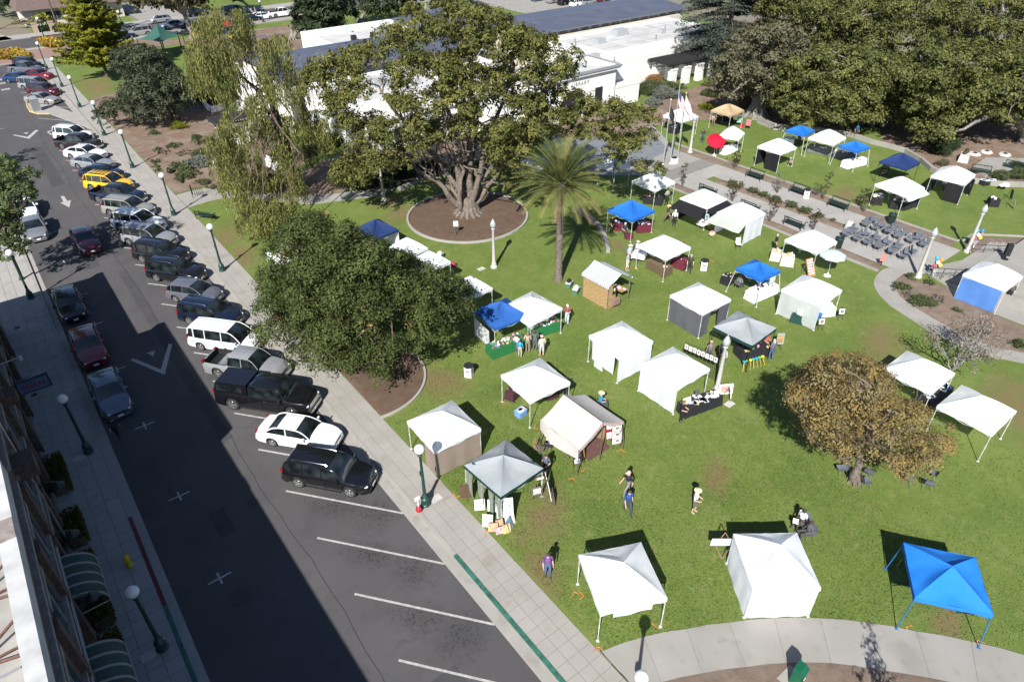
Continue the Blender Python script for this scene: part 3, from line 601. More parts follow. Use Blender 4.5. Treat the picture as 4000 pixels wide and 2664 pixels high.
# --- other park trees
b = Vector((20.0,99.0,ZP)); lob = crown_lobes('F',[(205,260),(240,235),(262,235),(285,205),(270,170),(255,130),(280,110),(320,100),(360,115),(400,150),(430,180),(450,235),(430,255),(385,270),(350,300),(310,280),(280,265),(240,290)],b,6,110,.9,1.7,.8)
tree('pine_tree','dark grey-green low spreading tree on bark mulch beside pavement',b,lob,260,.30,L_pine,M_bark,.4,aspect=.4)
b = Vector((18.0,129.0,ZP)); t = thing('golden_conifer','bright yellow-green layered tree on the far lawn','tree',b); Ps = []; Ns = []; mb = MB()
for k in range(190):
    f = random.random()**.8; z = 1.2+12.0*f; a = random.uniform(0,6.28); L_ = (6.4*(1-f)**.75+.7)*random.uniform(.75,1.05); n = int(60*L_); s = rng.uniform(.12,1,n); wd = rng.normal(size=n)*.38*(1.1-s)
    p = np.stack([math.cos(a)*s*L_-math.sin(a)*wd*2, math.sin(a)*s*L_+math.cos(a)*wd*2, z+s*L_*.32-.25*s*s*L_*.2+rng.normal(size=n)*.12],1); Ps.append(p); Ns.append(rsph(n)*.5+np.array([math.cos(a)*.2,math.sin(a)*.2,.9]))
    mb.tube([(0,0,z),(math.cos(a)*L_*.8,math.sin(a)*L_*.8,z+L_*.25)],[.06,.02],5)
link('crown', leaf_mesh('crown',np.concatenate(Ps),np.concatenate(Ns),.42,L_yel,.35), t); mb.obj('branches',M_bark,t,True); mb = MB(); limb(mb,(0,0,-.1),(.1,0,13),.3,.05,9,wob=.03); mb.obj('trunk',M_bark,t,True)
b = Vector((30.5,9.4,ZP)); lob = crown_lobes('F',[(1810,900),(1830,860),(1880,820),(1930,800),(1980,810),(2030,850),(2050,870),(2055,905),(2110,920),(2140,950),(2190,985),(2205,1030),(2150,1065),(2120,1095),(2075,1110),(2050,1080),(1990,1078),(1955,1068),(1910,1055),(1875,1030),(1850,1000),(1812,965)],b,4.4,105,.5,1.15,1.2,holes=[(1975,985,14,9),(2085,900,28,30)],sep=.60)
tree('brown_tree','rounded tree with brown and gold autumn leaves on the lawn',b,lob,1000,.105,L_brown,M_barkl,.22,nlimbs=22)
# bare small tree behind the right-hand white tents
b = G('n',1600,1010); t = thing('bare_tree','small nearly bare grey-stemmed tree beside the lawn path','tree',b); mb = MB(); Ps = []
def twig_(a, d, L_, r, n):
    e = a+d*L_; limb(mb,a,e,r,r*.55,5,wob=.25,seg=4)
    if n == 0: Ps.append(np.array(e)+rng.normal(size=(13,3))*.22); return
    for _ in range(3 if n > 1 else 4): twig_(a.lerp(e,random.uniform(.6,1)),(d+Vector((random.gauss(0,.45),random.gauss(0,.45),random.gauss(.05,.3)))).normalized(),L_*.68,r*.58,n-1)
vd = Vector((math.cos(YAW),-math.sin(YAW),0))
for sx, up_, L_ in ((-.55,1,1.7),(-.15,1,1.8),(.35,1,1.7),(.95,.75,1.7),(.6,.9,1.8)): twig_(Vector((0,0,.1)),(vd*sx+Vector((random.gauss(0,.25),random.gauss(0,.25),up_))).normalized(),L_,.075,3)
mb.obj('trunk',M_barkg,t,True); P = np.concatenate(Ps); link('crown', leaf_mesh('crown',P,rsph(len(P)),.12,L_dry), t)
# big fig trees at the upper right
def fig(label, base, outline, n, thick=8, leaf=L_fig, rl=1.0, rh=2.1, size=.27, dens=300, zmin=.7, bark=M_barkg, tr=.8, group='fig trees on bark mulch', holes=(), name='fig_tree'):
    b = Vector((*base,ZP)); ox = sum(p[0] for p in outline)/len(outline); oy = sum(p[1] for p in outline)/len(outline); outline = [(ox+(p[0]-ox)*1.13,oy+(p[1]-oy)*1.13) for p in outline]; lob = crown_lobes('F',outline,b,thick,int(n*1.2),rl,rh,zmin,holes); return tree(name,label,b,lob,dens,size,leaf,bark,tr,group=group,nlimbs=18,twig=.08)
fig('grey-olive tree left of the green fig trees, above the tan canopy',(80,52),[(1645,180),(1660,130),(1700,80),(1760,60),(1830,75),(1850,120),(1840,190),(1810,240),(1770,245),(1730,255),(1690,235),(1660,225)],75,6,L_grey,.9,1.7,.30,230,name='olive_tree')
fig('large green fig tree behind the two blue and one white canopies',(89,41),[(1790,230),(1800,170),(1850,130),(1920,110),(2000,130),(2060,150),(2100,200),(2120,260),(2080,310),(2010,330),(1960,300),(1900,310),(1840,280)],150,7,holes=[(2060,175,16,40)])
fig('large green fig tree overhanging the plaque terrace at the right',(97,26),[(2090,170),(2140,120),(2220,110),(2300,130),(2380,150),(2400,250),(2370,300),(2330,270),(2290,300),(2250,260),(2200,300),(2180,350),(2130,320),(2100,270)],140,7)
fig('tall green fig tree behind at the upper right corner',(112,40),[(1960,20),(2050,-30),(2200,-60),(2400,-60),(2420,160),(2330,180),(2200,130),(2080,150),(1980,120)],130,8)
fig('olive-green fig tree rising behind the grey-olive tree',(104,56),[(1740,60),(1760,10),(1820,-30),(1920,-60),(2010,-30),(2030,60),(1990,130),(1910,140),(1850,110),(1790,100)],90,7)
# cedar with layered blue-green boughs
b = G('c',2050,650); b.z = ZP; t = thing('cedar_tree','blue-green layered cedar over the library pergola','tree',b); Ps = []; Ns = []; mb = MB()
for k in range(120):
    f = random.random(); z = 3.4+15*f; a = random.uniform(0,6.28); L_ = (8.2*(1-f)**.6+2.2)*random.uniform(.7,1.05); n = int(85*L_); s = rng.uniform(.2,1,n); wd = rng.normal(size=n)*.75*(.35+s)
    p = np.stack([math.cos(a)*s*L_-math.sin(a)*wd, math.sin(a)*s*L_+math.cos(a)*wd, z-s*s*L_*.16+rng.normal(size=n)*.10],1); Ps.append(p); Ns.append(rsph(n)*.45+np.array([0,0,.9])); mb.tube([(0,0,z),(math.cos(a)*L_*.5,math.sin(a)*L_*.5,z),(math.cos(a)*L_*.95,math.sin(a)*L_*.95,z-L_*.15)],[.12,.08,.02],5)
link('crown', leaf_mesh('crown',np.concatenate(Ps),np.concatenate(Ns),.36,L_cedar,.3), t); mb.obj('branches',M_bark,t,True); mb = MB(); limb(mb,(0,0,-.1),(.2,0,17),.6,.08,10,wob=.03); mb.obj('trunk',M_bark,t,True)
# dark trees behind the library and along the far street
def far_tree(label, base, outline, n, leaf, tr=.4, thick=5, rl=1.2, rh=2.4, size=.5, dens=90, bark=M_barkg, name='street_tree', group='trees beyond the library', zmin=1.2):
    b = Vector((*base,ZP)); lob = crown_lobes('F',outline,b,thick,n,rl,rh,zmin); return tree(name,label,b,lob,dens,size,leaf,bark,tr,group=group,nlimbs=10,twig=.08)
far_tree('dense dark evergreen left of the flat white library block',(52,136),[(670,30),(690,-20),(740,-40),(790,-30),(800,40),(780,85),(740,95),(700,105),(675,80)],70,L_dark,.4,5)
far_tree('dark evergreen standing behind the flat white library block',(68,140),[(790,-10),(830,-50),(900,-60),(960,-40),(970,30),(930,60),(890,75),(840,60),(800,45)],60,L_dark)
far_tree('dark tree behind the grey library roof ridge',(88,146),[(960,-20),(1000,-60),(1080,-60),(1110,-20),(1090,30),(1030,40),(980,30)],45,L_dark)
far_tree('tall mottled plane tree with pale trunk behind the playground canopy',(38,150),[(270,15),(290,-60),(400,-80),(470,-60),(480,20),(460,60),(420,45),(380,70),(330,65),(290,40)],70,leafmat('plane_leaf',(.16,.14,.07),(.08,.075,.035)),.55,6,zmin=5)
far_tree('dark street tree over cars at the top left',(56,166),[(440,-20),(520,-60),(560,-20),(550,40),(520,62),(470,60),(430,30)],45,L_dark,.35,5,zmin=3)
far_tree('dark bushy tree in the top left corner by pale steps',(5,206),[(0,-30),(60,-50),(115,-30),(128,10),(120,40),(90,55),(50,62),(10,45),(-20,20)],50,L_dark,.35,5,1.2,2.2,.5,90,zmin=.5)
far_tree('small round street tree with forked white trunk before the house',(22.4,173.4),[(215,30),(235,15),(265,18),(285,40),(275,60),(250,65),(225,55)],22,L_fic,.16,1.6,.6,1.1,.4,110,M_barkg,zmin=2.5)
far_tree('yellow-green shrub tree beside the top left corner bush',(9,186),[(62,45),(100,30),(130,50),(130,80),(120,100),(95,85)],22,L_yel,.12,1.5,.6,1.2,.4,110,M_bark,zmin=.3)
# street trees on the left pavement
b = G('e',320,1290,ZP); b = Vector((-2.2,b.y,ZP)); lob = crown_lobes('e',[(-330,330),(-200,240),(-60,250),(40,210),(100,260),(150,330),(200,330),(310,330),(340,400),(270,440),(320,560),(290,640),(200,720),(180,860),(240,940),(300,1080),(240,1120),(120,1150),(40,1180),(-60,1150),(-250,1050),(-350,700)],b,2.6,150,.35,.75,2.0)
tree('street_tree','leafy green street tree on the shaded left pavement',b,lob,640,.17,L_street,M_bark,.13,nlimbs=20,twig=.03)
for y_, lab in ((92.5,'street tree just left of the picture on the left pavement'),(84.0,'second street tree just left of the picture')):
    b = Vector((-3.6 if y_ > 90 else -5.5,y_,ZP)); lob = [(b+Vector((random.gauss(0,.9),random.gauss(0,.9),3.6+random.gauss(0,.8))),random.uniform(.5,.9)) for _ in range(24)]; tree('street_tree',lab,b,lob,260,.22,L_street,M_bark,.13,nlimbs=10,twig=.03)
# tree standing below the picture whose shadow falls over the curved path
b = Vector((16.4,-.6,ZP)); lob = [(Vector((16.4+random.gauss(0,.42)*(1.2-f),-.6+random.gauss(0,.42)*(1.2-f),2.0+5.0*f)),random.uniform(.35,.6)*(1.15-f*.75)) for f in [random.random() for _ in range(44)]]
tree('young_tree','slender young tree in the bark bed by the curved path',b,lob,150,.14,L_shrub,M_bark,.07,nlimbs=20,twig=.02)
# ---------------------------------------------------------------- palm
def palm():
    b = Vector((32.1,35.9,ZP)); t = thing('palm_tree','tall date palm with arching fronds and bare trunk on the lawn','palm tree',b)
    H = 8.3; mb = MB(); mb.lathe([(.42,-.1),(.34,.25),(.30,.6),(.28,3),(.27,6.9),(.33,7.3),(.42,7.7),(.38,8.2),(.2,8.5)],14)
    for k in range(72): a = k*2.4; z = .4+k*.1; mb.tube([(math.cos(a)*.27,math.sin(a)*.27,z-.05),(math.cos(a)*.31,math.sin(a)*.31,z+.06)],[.05,.03],5)
    mb.obj('trunk', M_barkl, t, True)
    mats_ = [leafmat('palm_green',(.19,.225,.075),(.10,.13,.04),.25,.2,2), leafmat('palm_yellow',(.31,.30,.10),(.19,.19,.06),.25,.2,2), leafmat('palm_dry',(.30,.225,.12),(.22,.16,.085),.15,.2,2)]
    for k in range(92):
        a = k*2.39996; f = k/92; el = R(86-104*f+random.uniform(-6,6)); L_ = random.uniform(3.3,3.9)*(1-.12*abs(f-.5)); mb = MB(); pts = []; p = Vector((math.cos(a)*.15,math.sin(a)*.15,H-.35*f)); n = 15; e = el
        for i in range(n+1):
            pts.append(p.copy()); p = p+Vector((math.cos(a)*math.cos(e),math.sin(a)*math.cos(e),math.sin(e)))*(L_/n); e -= R(3.9)*(.3+i/n)
        mb.tube(pts[::2]+[pts[-1]] if n % 2 else pts[::2],[.035]*8+[.012],4)
        s = Vector((-math.sin(a),math.cos(a),0))
        for i in range(2,n):
            for sd in (-1,1):
                for h in (0,.5):
                    c = pts[i].lerp(pts[i+1],h); tdir = (pts[i+1]-pts[i]).normalized(); up_ = tdir.cross(s).normalized(); ll = .58*math.sin(math.pi*(.12+.82*(i+h)/n))**.6
                    tip = c+(s*sd*.75+tdir*.62+up_*(.30 if up_.z > 0 else -.30))*ll-Vector((0,0,.16*ll)); w_ = tdir*.030
                    mb.add([tuple(c-w_),tuple(c+w_),tuple(tip+w_*.2),tuple(tip-w_*.2)],[(0,1,2,3)])
        mb.obj('frond', mats_[2] if f > .93 else mats_[1] if f > .68 or k % 4 == 0 else mats_[0], t)
palm()
# ---------------------------------------------------------------- shrubs, hedges, saplings
def shrub(label, p, r, h, leaf, dens=420, size=.13, name='shrub', cat='shrub', group=None):
    b = Vector((p[0],p[1],ZP)); lob = []
    for _ in range(max(4,int(7*r/.6))):
        a = random.uniform(0,6.28); d = random.uniform(0,.75)*r; rr = random.uniform(.35,.55)*min(r,h*1.3); lob.append((Vector((math.cos(a)*d,math.sin(a)*d,max(.08,h*random.uniform(.35,.7)*(1-.4*d/r)))),rr))
    P, N = lobes_to_leaves(lob,dens,size,.7); P = P[P[:,2] > 0.02] ; N = rsph(len(P))+np.array([0,0,.6])
    t = thing(name,label,cat,b,0,group); link('foliage', leaf_mesh('foliage',P,N,size,leaf), t); mb = MB()
    for l in lob[:6]: limb(mb,(0,0,-.05),l[0],.03,.012,5)
    mb.obj('stems',M_bark,t); return t
for z, x, y, r, h, lf, lab in [('e',1360,310,.8,.4,L_shrub,'low green cushion shrub nearest the street lamp on bark mulch'),('e',1370,350,.6,.3,L_shrub,'second low green cushion shrub beside the street lamp'),('e',1400,380,.6,.3,L_shrub,'third low green cushion shrub towards the side path'),
    ('e',1520,170,1.2,.5,L_shrub,'flat green shrub upslope in the mulch bed'),('e',1380,200,.8,.35,L_shrub,'small green shrub left of the flat green shrub'),('e',1430,225,.9,.35,L_dry,'dry brown shrub below the flat green shrub'),('e',1350,60,.7,.6,L_shrub,'small upright shrub in the upper mulch bed'),
    ('e',1560,370,1.9,.7,L_shrub,'wide green mounded shrub in the mulch bed'),('e',1650,440,1.8,.6,L_shrub,'wide olive mounded shrub above the bicycle rack'),('e',1760,330,1.5,.9,L_sage,'silver-grey rounded shrub in the mulch bed'),('e',1740,240,1.0,.7,L_shrub,'green shrub behind the silver-grey shrub'),('e',1600,230,1.2,.4,L_dry,'dry grey-brown shrub in the middle of the bed'),
    ('e',1790,490,.9,.5,L_shrub,'round green shrub right of the bicycle rack'),('e',1850,530,.6,.35,L_shrub,'small green shrub right of the bicycle rack'),('e',1980,545,1.1,.6,L_shrub,'rounded green shrub beside the side path'),('a',1560,1130,1.0,1.0,L_yel,'bright yellow-green shrub below the spreading tree'),('a',1740,1270,.9,1.6,L_shrub,'upright young conifer shrub in the mulch bed'),('a',1190,1110,.3,1.6,L_shrub,'thin green sapling under the spreading tree'),
    ('t1',1900,700,1.4,1.5,L_shrub,'green shrub beside the white library wall'),('t1',2050,780,1.6,1.2,L_rust,'rust-tinted shrub in front of the pergola'),('t1',2000,900,2.0,1.6,L_shrub,'grey-green mounded shrub below the library'),('t1',2150,940,1.8,1.3,L_sage,'sage-grey mounded shrub below the library'),('t1',2030,1060,1.4,.9,L_sage,'blue-grey shrub behind the white canopy'),('t1',2200,860,1.6,1.2,L_shrub,'olive shrub near the flagpoles'),('t1',1890,1210,.9,.4,L_shrub,'small flat shrub by the round path end'),('t1',2010,1130,.8,.4,L_shrub,'small green shrub by the round path end'),
    ('c',1680,780,1.0,.7,L_shrub,'green shrub behind the flags'),('c',1930,760,1.0,.5,L_shrub,'small green shrub upslope of the tan canopy'),('c',1920,830,1.3,.7,L_shrub,'green shrub left of the olive tree'),('c',2000,850,1.3,.7,L_shrub,'green shrub under the olive tree edge'),('c',1700,870,1.2,.8,L_shrub,'grey-green shrub right of the flagpoles'),('c',1930,960,1.5,.7,L_yel,'yellowish low shrub behind the tan canopy'),('c',1850,560,1.4,1.2,L_dark,'dark shrub at the end of the pergola'),
    ('n',1220,190,.6,.5,L_shrub,'small green shrub at the top of the stage bed'),('n',1160,290,.7,.5,L_shrub,'small green shrub at the left of the stage bed'),('n',1410,240,.6,.35,L_shrub,'small flat shrub below the handrail'),('n',1360,430,1.0,.7,L_shrub,'green shrub in the middle of the stage bed'),('n',1240,350,.6,.4,L_dry,'small dry shrub in the stage bed'),('n',1490,390,.7,.45,L_dry,'brown dry shrub in the stage bed'),('n',2190,800,.7,.6,L_shrub,'olive shrub at the right end of the lawn path'),('n',1640,490,.5,.3,L_shrub,'tiny shrub near the bare tree'),
    ('d',1730,1140,1.6,1.6,L_dark,'dark green shrub under the right-hand fig'),('d',1690,1190,1.2,1.1,L_dark,'dark shrub left of the white stone block'),('d',1720,1270,1.0,.6,L_grey,'grey-green shrub behind the white canopy by the wall'),('d',2160,1370,1.1,.8,L_shrub,'green shrub right of the terrace bench'),('d',2300,1370,1.2,1.0,L_shrub,'dark green shrub at the right edge of the terrace'),('d',2300,1300,1.0,.7,L_dark,'low green shrub behind the right-edge shrub'),('d',270,850,2.2,1.8,L_grey,'grey shrub behind the tan canopy'),
    ('i',1050,270,2.2,1.4,L_dark,'dark shrub behind the bench under the willow'),('i',1300,290,2.2,1.4,L_dark,'dark shrub left of the concrete lamp post'),('i',1500,240,2.0,1.3,L_dark,'dark shrub between lamp post and great tree'),('i',380,290,1.6,1.2,L_sage,'grey-green shrub behind the willow curtains'),('i',1750,170,1.8,1.2,L_dark,'dark shrub behind the great tree'),('i',2080,190,1.8,1.2,L_dark,'dark shrub right behind the great trunk'),('t6',1400,900,1.8,1.2,L_dark,'dark hedge shrub below the white library wall'),('t6',1290,960,1.5,1.0,L_grey,'grey shrub below the white library wall'),('t6',90,420,2.2,1.8,L_dark,'round dark shrub within the curved white wall'),('t6',170,430,1.0,.8,L_yel,'bright green shrub within the curved white wall')]:
    q = G(z,x,y); shrub(lab,q,r,h,lf,1300 if r > 1.3 else 1900,.10 if r < 1.3 else .14)
for z, x, y, lab in [('k',1450,290,'first rose bush cluster in the plaza planting strip'),('k',1540,310,'second rose bush cluster in the plaza planting strip'),('k',1665,345,'third rose bush in the plaza planting strip'),('k',1750,385,'fourth rose bush in the plaza planting strip'),('k',1860,420,'fifth rose bush in the plaza planting strip'),('k',1990,475,'sixth rose bush in the plaza planting strip'),('k',2110,530,'seventh rose bush in the plaza planting strip'),('l',70,875,'eighth rose bush in the plaza planting strip'),('l',210,920,'ninth rose bush in the plaza planting strip'),('l',330,975,'tenth rose bush in the plaza planting strip'),('l',450,1010,'eleventh rose bush in the plaza planting strip'),('l',575,1050,'small last rose bush in the plaza planting strip')]:
    q = G(z,x,y); q.x = 58.75; shrub(lab,q,.75 if 'small' not in lab else .4,.65,L_shrub,1200,.09,'rose_bush','rose bush','rose bushes in the planting strip')
def sapling(label, p, h, leaf, w=.45, n=10, dens=160, group=None):
    b = Vector((p[0],p[1],ZP)); lob = [(b+Vector((random.gauss(0,w*.5),random.gauss(0,w*.5),h*(.35+.62*i/n))),random.uniform(.16,.34)) for i in range(n)]
    t = thing('sapling',label,'young tree',b,0,group); P, N = lobes_to_leaves(lob,dens*3,.10); link('crown', leaf_mesh('crown',P-np.array(b),N,.11,leaf), t); mb = MB()
    for l in lob: limb(mb,(0,0,-.05),l[0]-b,.025,.008,5)
    mb.obj('stems',M_bark,t)
for z, x, y, h, lf, lab in [('k',1040,290,2.6,L_plum,'purple-leaved young tree beside the first white canopy by the plaza'),('k',1480,420,1.9,L_plum,'thin purple young tree behind the two white canopies'),('k',1800,600,2.4,L_plum,'purple young tree right of the awning tent'),('k',2180,690,2.2,L_plum,'purple young tree beside the lower plaza bench'),('d',460,1480,2.2,L_sage,'thin grey young tree in the upper bark strip'),('d',810,1530,3.0,L_plum,'rust-purple young tree behind the upper benches'),('d',760,1500,1.2,L_shrub,'small green bush beside the rust-purple young tree'),('d',130,1290,2.0,L_plum,'thin reddish young tree left in the upper bark strip'),('l',830,960,2.4,L_plum,'dark young tree before the black-clothed table canopy'),('l',790,900,1.0,L_shrub,'small green bush beside the dark young tree'),('k',1500,130,1.9,L_plum,'thin bare young tree near the red parasol')]:
    sapling(lab,G(z,x,y),h,lf)
def flowerbed(label, z, pts):
    q = GP(z,pts); cx = sum(p[0] for p in q)/len(q); cy = sum(p[1] for p in q)/len(q); x0,x1 = min(p[0] for p in q),max(p[0] for p in q); y0,y1 = min(p[1] for p in q),max(p[1] for p in q); P = []
    while len(P) < 2600:
        p = (random.uniform(x0,x1),random.uniform(y0,y1))
        if inside(p,q): P.append((p[0]-cx,p[1]-cy,random.uniform(.05,.75)))
    P = np.array(P); t = thing('flower_bed',label,'flower bed',(cx,cy,ZP)); link('flowers', leaf_mesh('flowers',P[:1900],rsph(1900)+np.array([0,0,.8]),.42,L_flower), t); link('foliage', leaf_mesh('foliage',P[1900:],rsph(700)+np.array([0,0,.5]),.45,L_rust), t)
flowerbed('oval bed of yellow flowers on the brick corner','t4',[(500,590),(530,545),(650,530),(780,550),(845,590),(800,630),(680,640),(560,625)]); flowerbed('long bed of yellow flowers at the end of the parking row','t4',[(-60,710),(120,680),(280,690),(380,720),(420,760),(360,790),(120,795),(-60,790)])

# ---------------------------------------------------------------- short turf over the nearer lawn
def in_lawn(P):
    x, y = P[:,0], P[:,1]; ok = x > 12.95
    ok &= ~((x-33.3)**2+(y-50.5)**2 < 5.9**2) & ~((x-13.49)**2+(y-34.09)**2 < 4.4**2)
    path = up+lo[::-1]; ok &= np.array([not inside((a,b),path) and not inside((a,b),lo[1:]+[(26,-9),(12.9,-9),(12.9,8.2)]) if b < 14 else True for a, b in zip(x,y)])
    ok &= ~((x > 47.5) & (y < 21)) & (x < 53.3)
    ok &= ~((y > 58) & (x < 52)) | ((y < 68) & (x < 17) & (y < 67))
    return ok
Ps = []
for n, x0, x1, y0, y1 in ((60000,13,30,4,28),(50000,13,40,0,32),(60000,13,53,10,57)): Ps.append(np.stack([rng.uniform(x0,x1,n),rng.uniform(y0,y1,n),rng.uniform(ZP+.0,ZP+.022,n)],1))
P = np.concatenate(Ps); P = P[in_lawn(P)]; N = rsph(len(P)); N[:,2] = np.abs(N[:,2])*.5+.7
tag(link('grass', leaf_mesh('grass',P,N,.085,M_lawn,.34)),'short green turf on the lawn','grass',kind='stuff')
# ================================================================ buildings
M_stucco = mat('white_stucco', (.66,.655,.63), .85, var=.05, scale=1.2, bump=.15, bscale=50, detail=8)
M_roofw = mat('white_roof', (.52,.51,.49), .8, var=.09, scale=.5, detail=8); M_cream = mat('cream_stucco', (.55,.50,.42), .85, var=.06, scale=2)
M_slate2 = gmat('slate_roof', (.105,.118,.165), [((.13,.145,.195),.35,.4,.65,.8), ((.08,.09,.13),.8,.55,.75,.5)], bump=.15, rough=.55)
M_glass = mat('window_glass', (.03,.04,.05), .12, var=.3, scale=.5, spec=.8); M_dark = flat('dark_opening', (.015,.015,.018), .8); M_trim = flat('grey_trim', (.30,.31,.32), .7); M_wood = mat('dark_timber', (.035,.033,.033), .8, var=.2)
M_metal = flat('pale_metal', (.55,.57,.58), .4, metal=.6); M_steel = flat('galvanised_steel', (.45,.46,.46), .45, metal=.7)
class Bld:
    def __init__(s, name, label, loc, cat='building'): s.t = thing(name,label,cat,loc); s.o = Matrix.Translation(-Vector(loc))
    def mb(s): m = MB(); m.M = s.o; return m
    def box(s, name, x0, x1, y0, y1, z0, z1, m, parent=None):
        mb = s.mb(); mb.box(((x0+x1)/2,(y0+y1)/2,(z0+z1)/2),(x1-x0,y1-y0,z1-z0)); return mb.obj(name,m,parent or s.t)
    def parapet(s, name, x0, x1, y0, y1, z0, z1, w, m, parent=None):
        mb = s.mb()
        for a in ((x0,x1,y0,y0+w),(x0,x1,y1-w,y1),(x0,x0+w,y0+w,y1-w),(x1-w,x1,y0+w,y1-w)): mb.box(((a[0]+a[1])/2,(a[2]+a[3])/2,(z0+z1)/2),(a[1]-a[0],a[3]-a[2],z1-z0))
        return mb.obj(name,m,parent or s.t)
    def flatblock(s, x0, x1, y0, y1, h, pw=.3, ph=.5, wall=None, roof=None):
        w = s.box('wall',x0,x1,y0,y1,0,h-ph,wall or M_stucco); s.parapet('parapet',x0-.002,x1+.002,y0-.002,y1+.002,h-ph,h,pw,wall or M_stucco,w); s.box('flat_roof',x0+pw,x1-pw,y0+pw,y1-pw,h-ph,h-ph+.02,roof or M_roofw,w); return w
    def window(s, x0, x1, y, z0, z1, nx=2, parent=None, face=-1):
        mb = s.mb(); mb.box(((x0+x1)/2,y+face*.02,(z0+z1)/2),(x1-x0,.06,z1-z0)); w = mb.obj('window',M_glass,parent or s.t); mb = s.mb()
        for i in range(nx+1): mb.box((x0+(x1-x0)*i/nx,y+face*.06,(z0+z1)/2),(.08,.05,z1-z0+.08))
        for z in (z0,z1): mb.box(((x0+x1)/2,y+face*.06,z),(x1-x0+.08,.052,.08))
        mb.obj('frame',M_trim,w); return w
B = Bld('library','long white library with grey slate roofs and arched entrance',(60,75,0))
# entrance block with cornice
ent = B.box('entrance_block',54.3,68.2,66.3,72.0,0,5.3,M_stucco)
B.parapet('cornice',53.9,68.6,65.9,72.4,5.3,5.75,.55,M_stucco,ent); B.parapet('cornice_lip',53.75,68.75,65.75,72.55,5.6,5.85,.42,M_trim,ent); B.box('flat_roof',54.4,68.1,66.4,71.9,5.3,5.33,M_roofw,ent)
# arched doorway and flanking openings
mb = B.mb(); cx = 60.4; n = 16; ar = [(cx+1.9*math.cos(math.pi*i/n),1.9+1.9*math.sin(math.pi*i/n)) for i in range(n+1)]
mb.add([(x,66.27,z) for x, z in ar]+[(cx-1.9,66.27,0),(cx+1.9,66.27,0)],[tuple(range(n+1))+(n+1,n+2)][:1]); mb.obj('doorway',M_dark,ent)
mb = B.mb(); o2 = [(cx+2.35*math.cos(math.pi*i/n),1.9+2.35*math.sin(math.pi*i/n)) for i in range(n+1)]
for i in range(n):
    (a,b),(c,d),(e,f),(g,h_) = ar[i],ar[i+1],o2[i+1],o2[i]
    mb.add([(a,66.3,b),(c,66.3,d),(e,66.3,f),(g,66.3,h_),(a,66.05,b),(c,66.05,d),(e,66.05,f),(g,66.05,h_)],[(4,7,6,5),(0,1,5,4),(2,3,7,6),(0,4,7,3),(1,2,6,5)])
mb.obj('arch_surround',M_stucco,ent)
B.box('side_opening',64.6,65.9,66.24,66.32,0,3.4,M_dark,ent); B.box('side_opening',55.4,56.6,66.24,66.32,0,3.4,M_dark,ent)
cu = bpy.data.curves.new('lettering','FONT'); cu.body = 'LIBRARY'; cu.size = .62; cu.extrude = .03; cu.space_character = 1.35
to = bpy.data.objects.new('tmp',cu); COL.objects.link(to); bpy.context.view_layer.update(); me = bpy.data.meshes.new_from_object(to.evaluated_get(bpy.context.evaluated_depsgraph_get())); bpy.data.objects.remove(to); me.materials.clear(); me.materials.append(flat('letter_grey',(.42,.41,.40),.6))
lt = link('lettering',me,ent,(60.35-60,66.24-75,4.25)); lt.rotation_euler = (R(90),0,0)
# stepped wings right and left of the entrance
w1 = B.flatblock(68.22,73.6,67.9,79,5.2,.35,.45); B.box('terrace',68.75,73.3,66.6,67.88,0,2.55,M_stucco)
B.parapet('terrace_wall',68.72,73.3,66.55,67.85,2.55,2.95,.2,M_stucco)
w2 = B.flatblock(73.62,101,74.6,86.4,5.0,.3,.35); w3 = B.flatblock(73.62,96,72.75,74.58,4.0,.3,.35)
for x in (75.2,): B.window(x,x+1.8,72.75,1.0,2.8,2,w3)
w4 = B.flatblock(48.6,54.28,67.9,79,5.2,.35,.45); w5 = B.flatblock(33,48.58,74.6,86.4,5.0,.3,.35); w6 = B.flatblock(35,48.58,70.4,74.58,4.0,.3,.35)
for x in (37,41,45): B.window(x,x+1.8,70.4,1.0,2.8,2,w6)
# rounded white parapet scrolls on the wings
mb = B.mb(); mb.tube([(73.4,68.1,5.2),(73.4,79,5.2)],.28,10); mb.tube([(48.8,68.1,5.2),(48.8,79,5.2)],.28,10); mb.obj('rounded_coping',M_stucco,B.t,True)
for x in (36.5,41.2,45.6):
    mb = B.mb(); mb.prism([(x+1.7*math.cos(math.pi*i/12),3.9+1.7*math.sin(math.pi*i/12)) for i in range(13)],0,.35); mb.v = [(a,70.4-75-c,b) for a, b, c in [(v[0],v[1]+75,v[2]) for v in mb.v]]; mb.obj('arched_gable',M_stucco,w6)
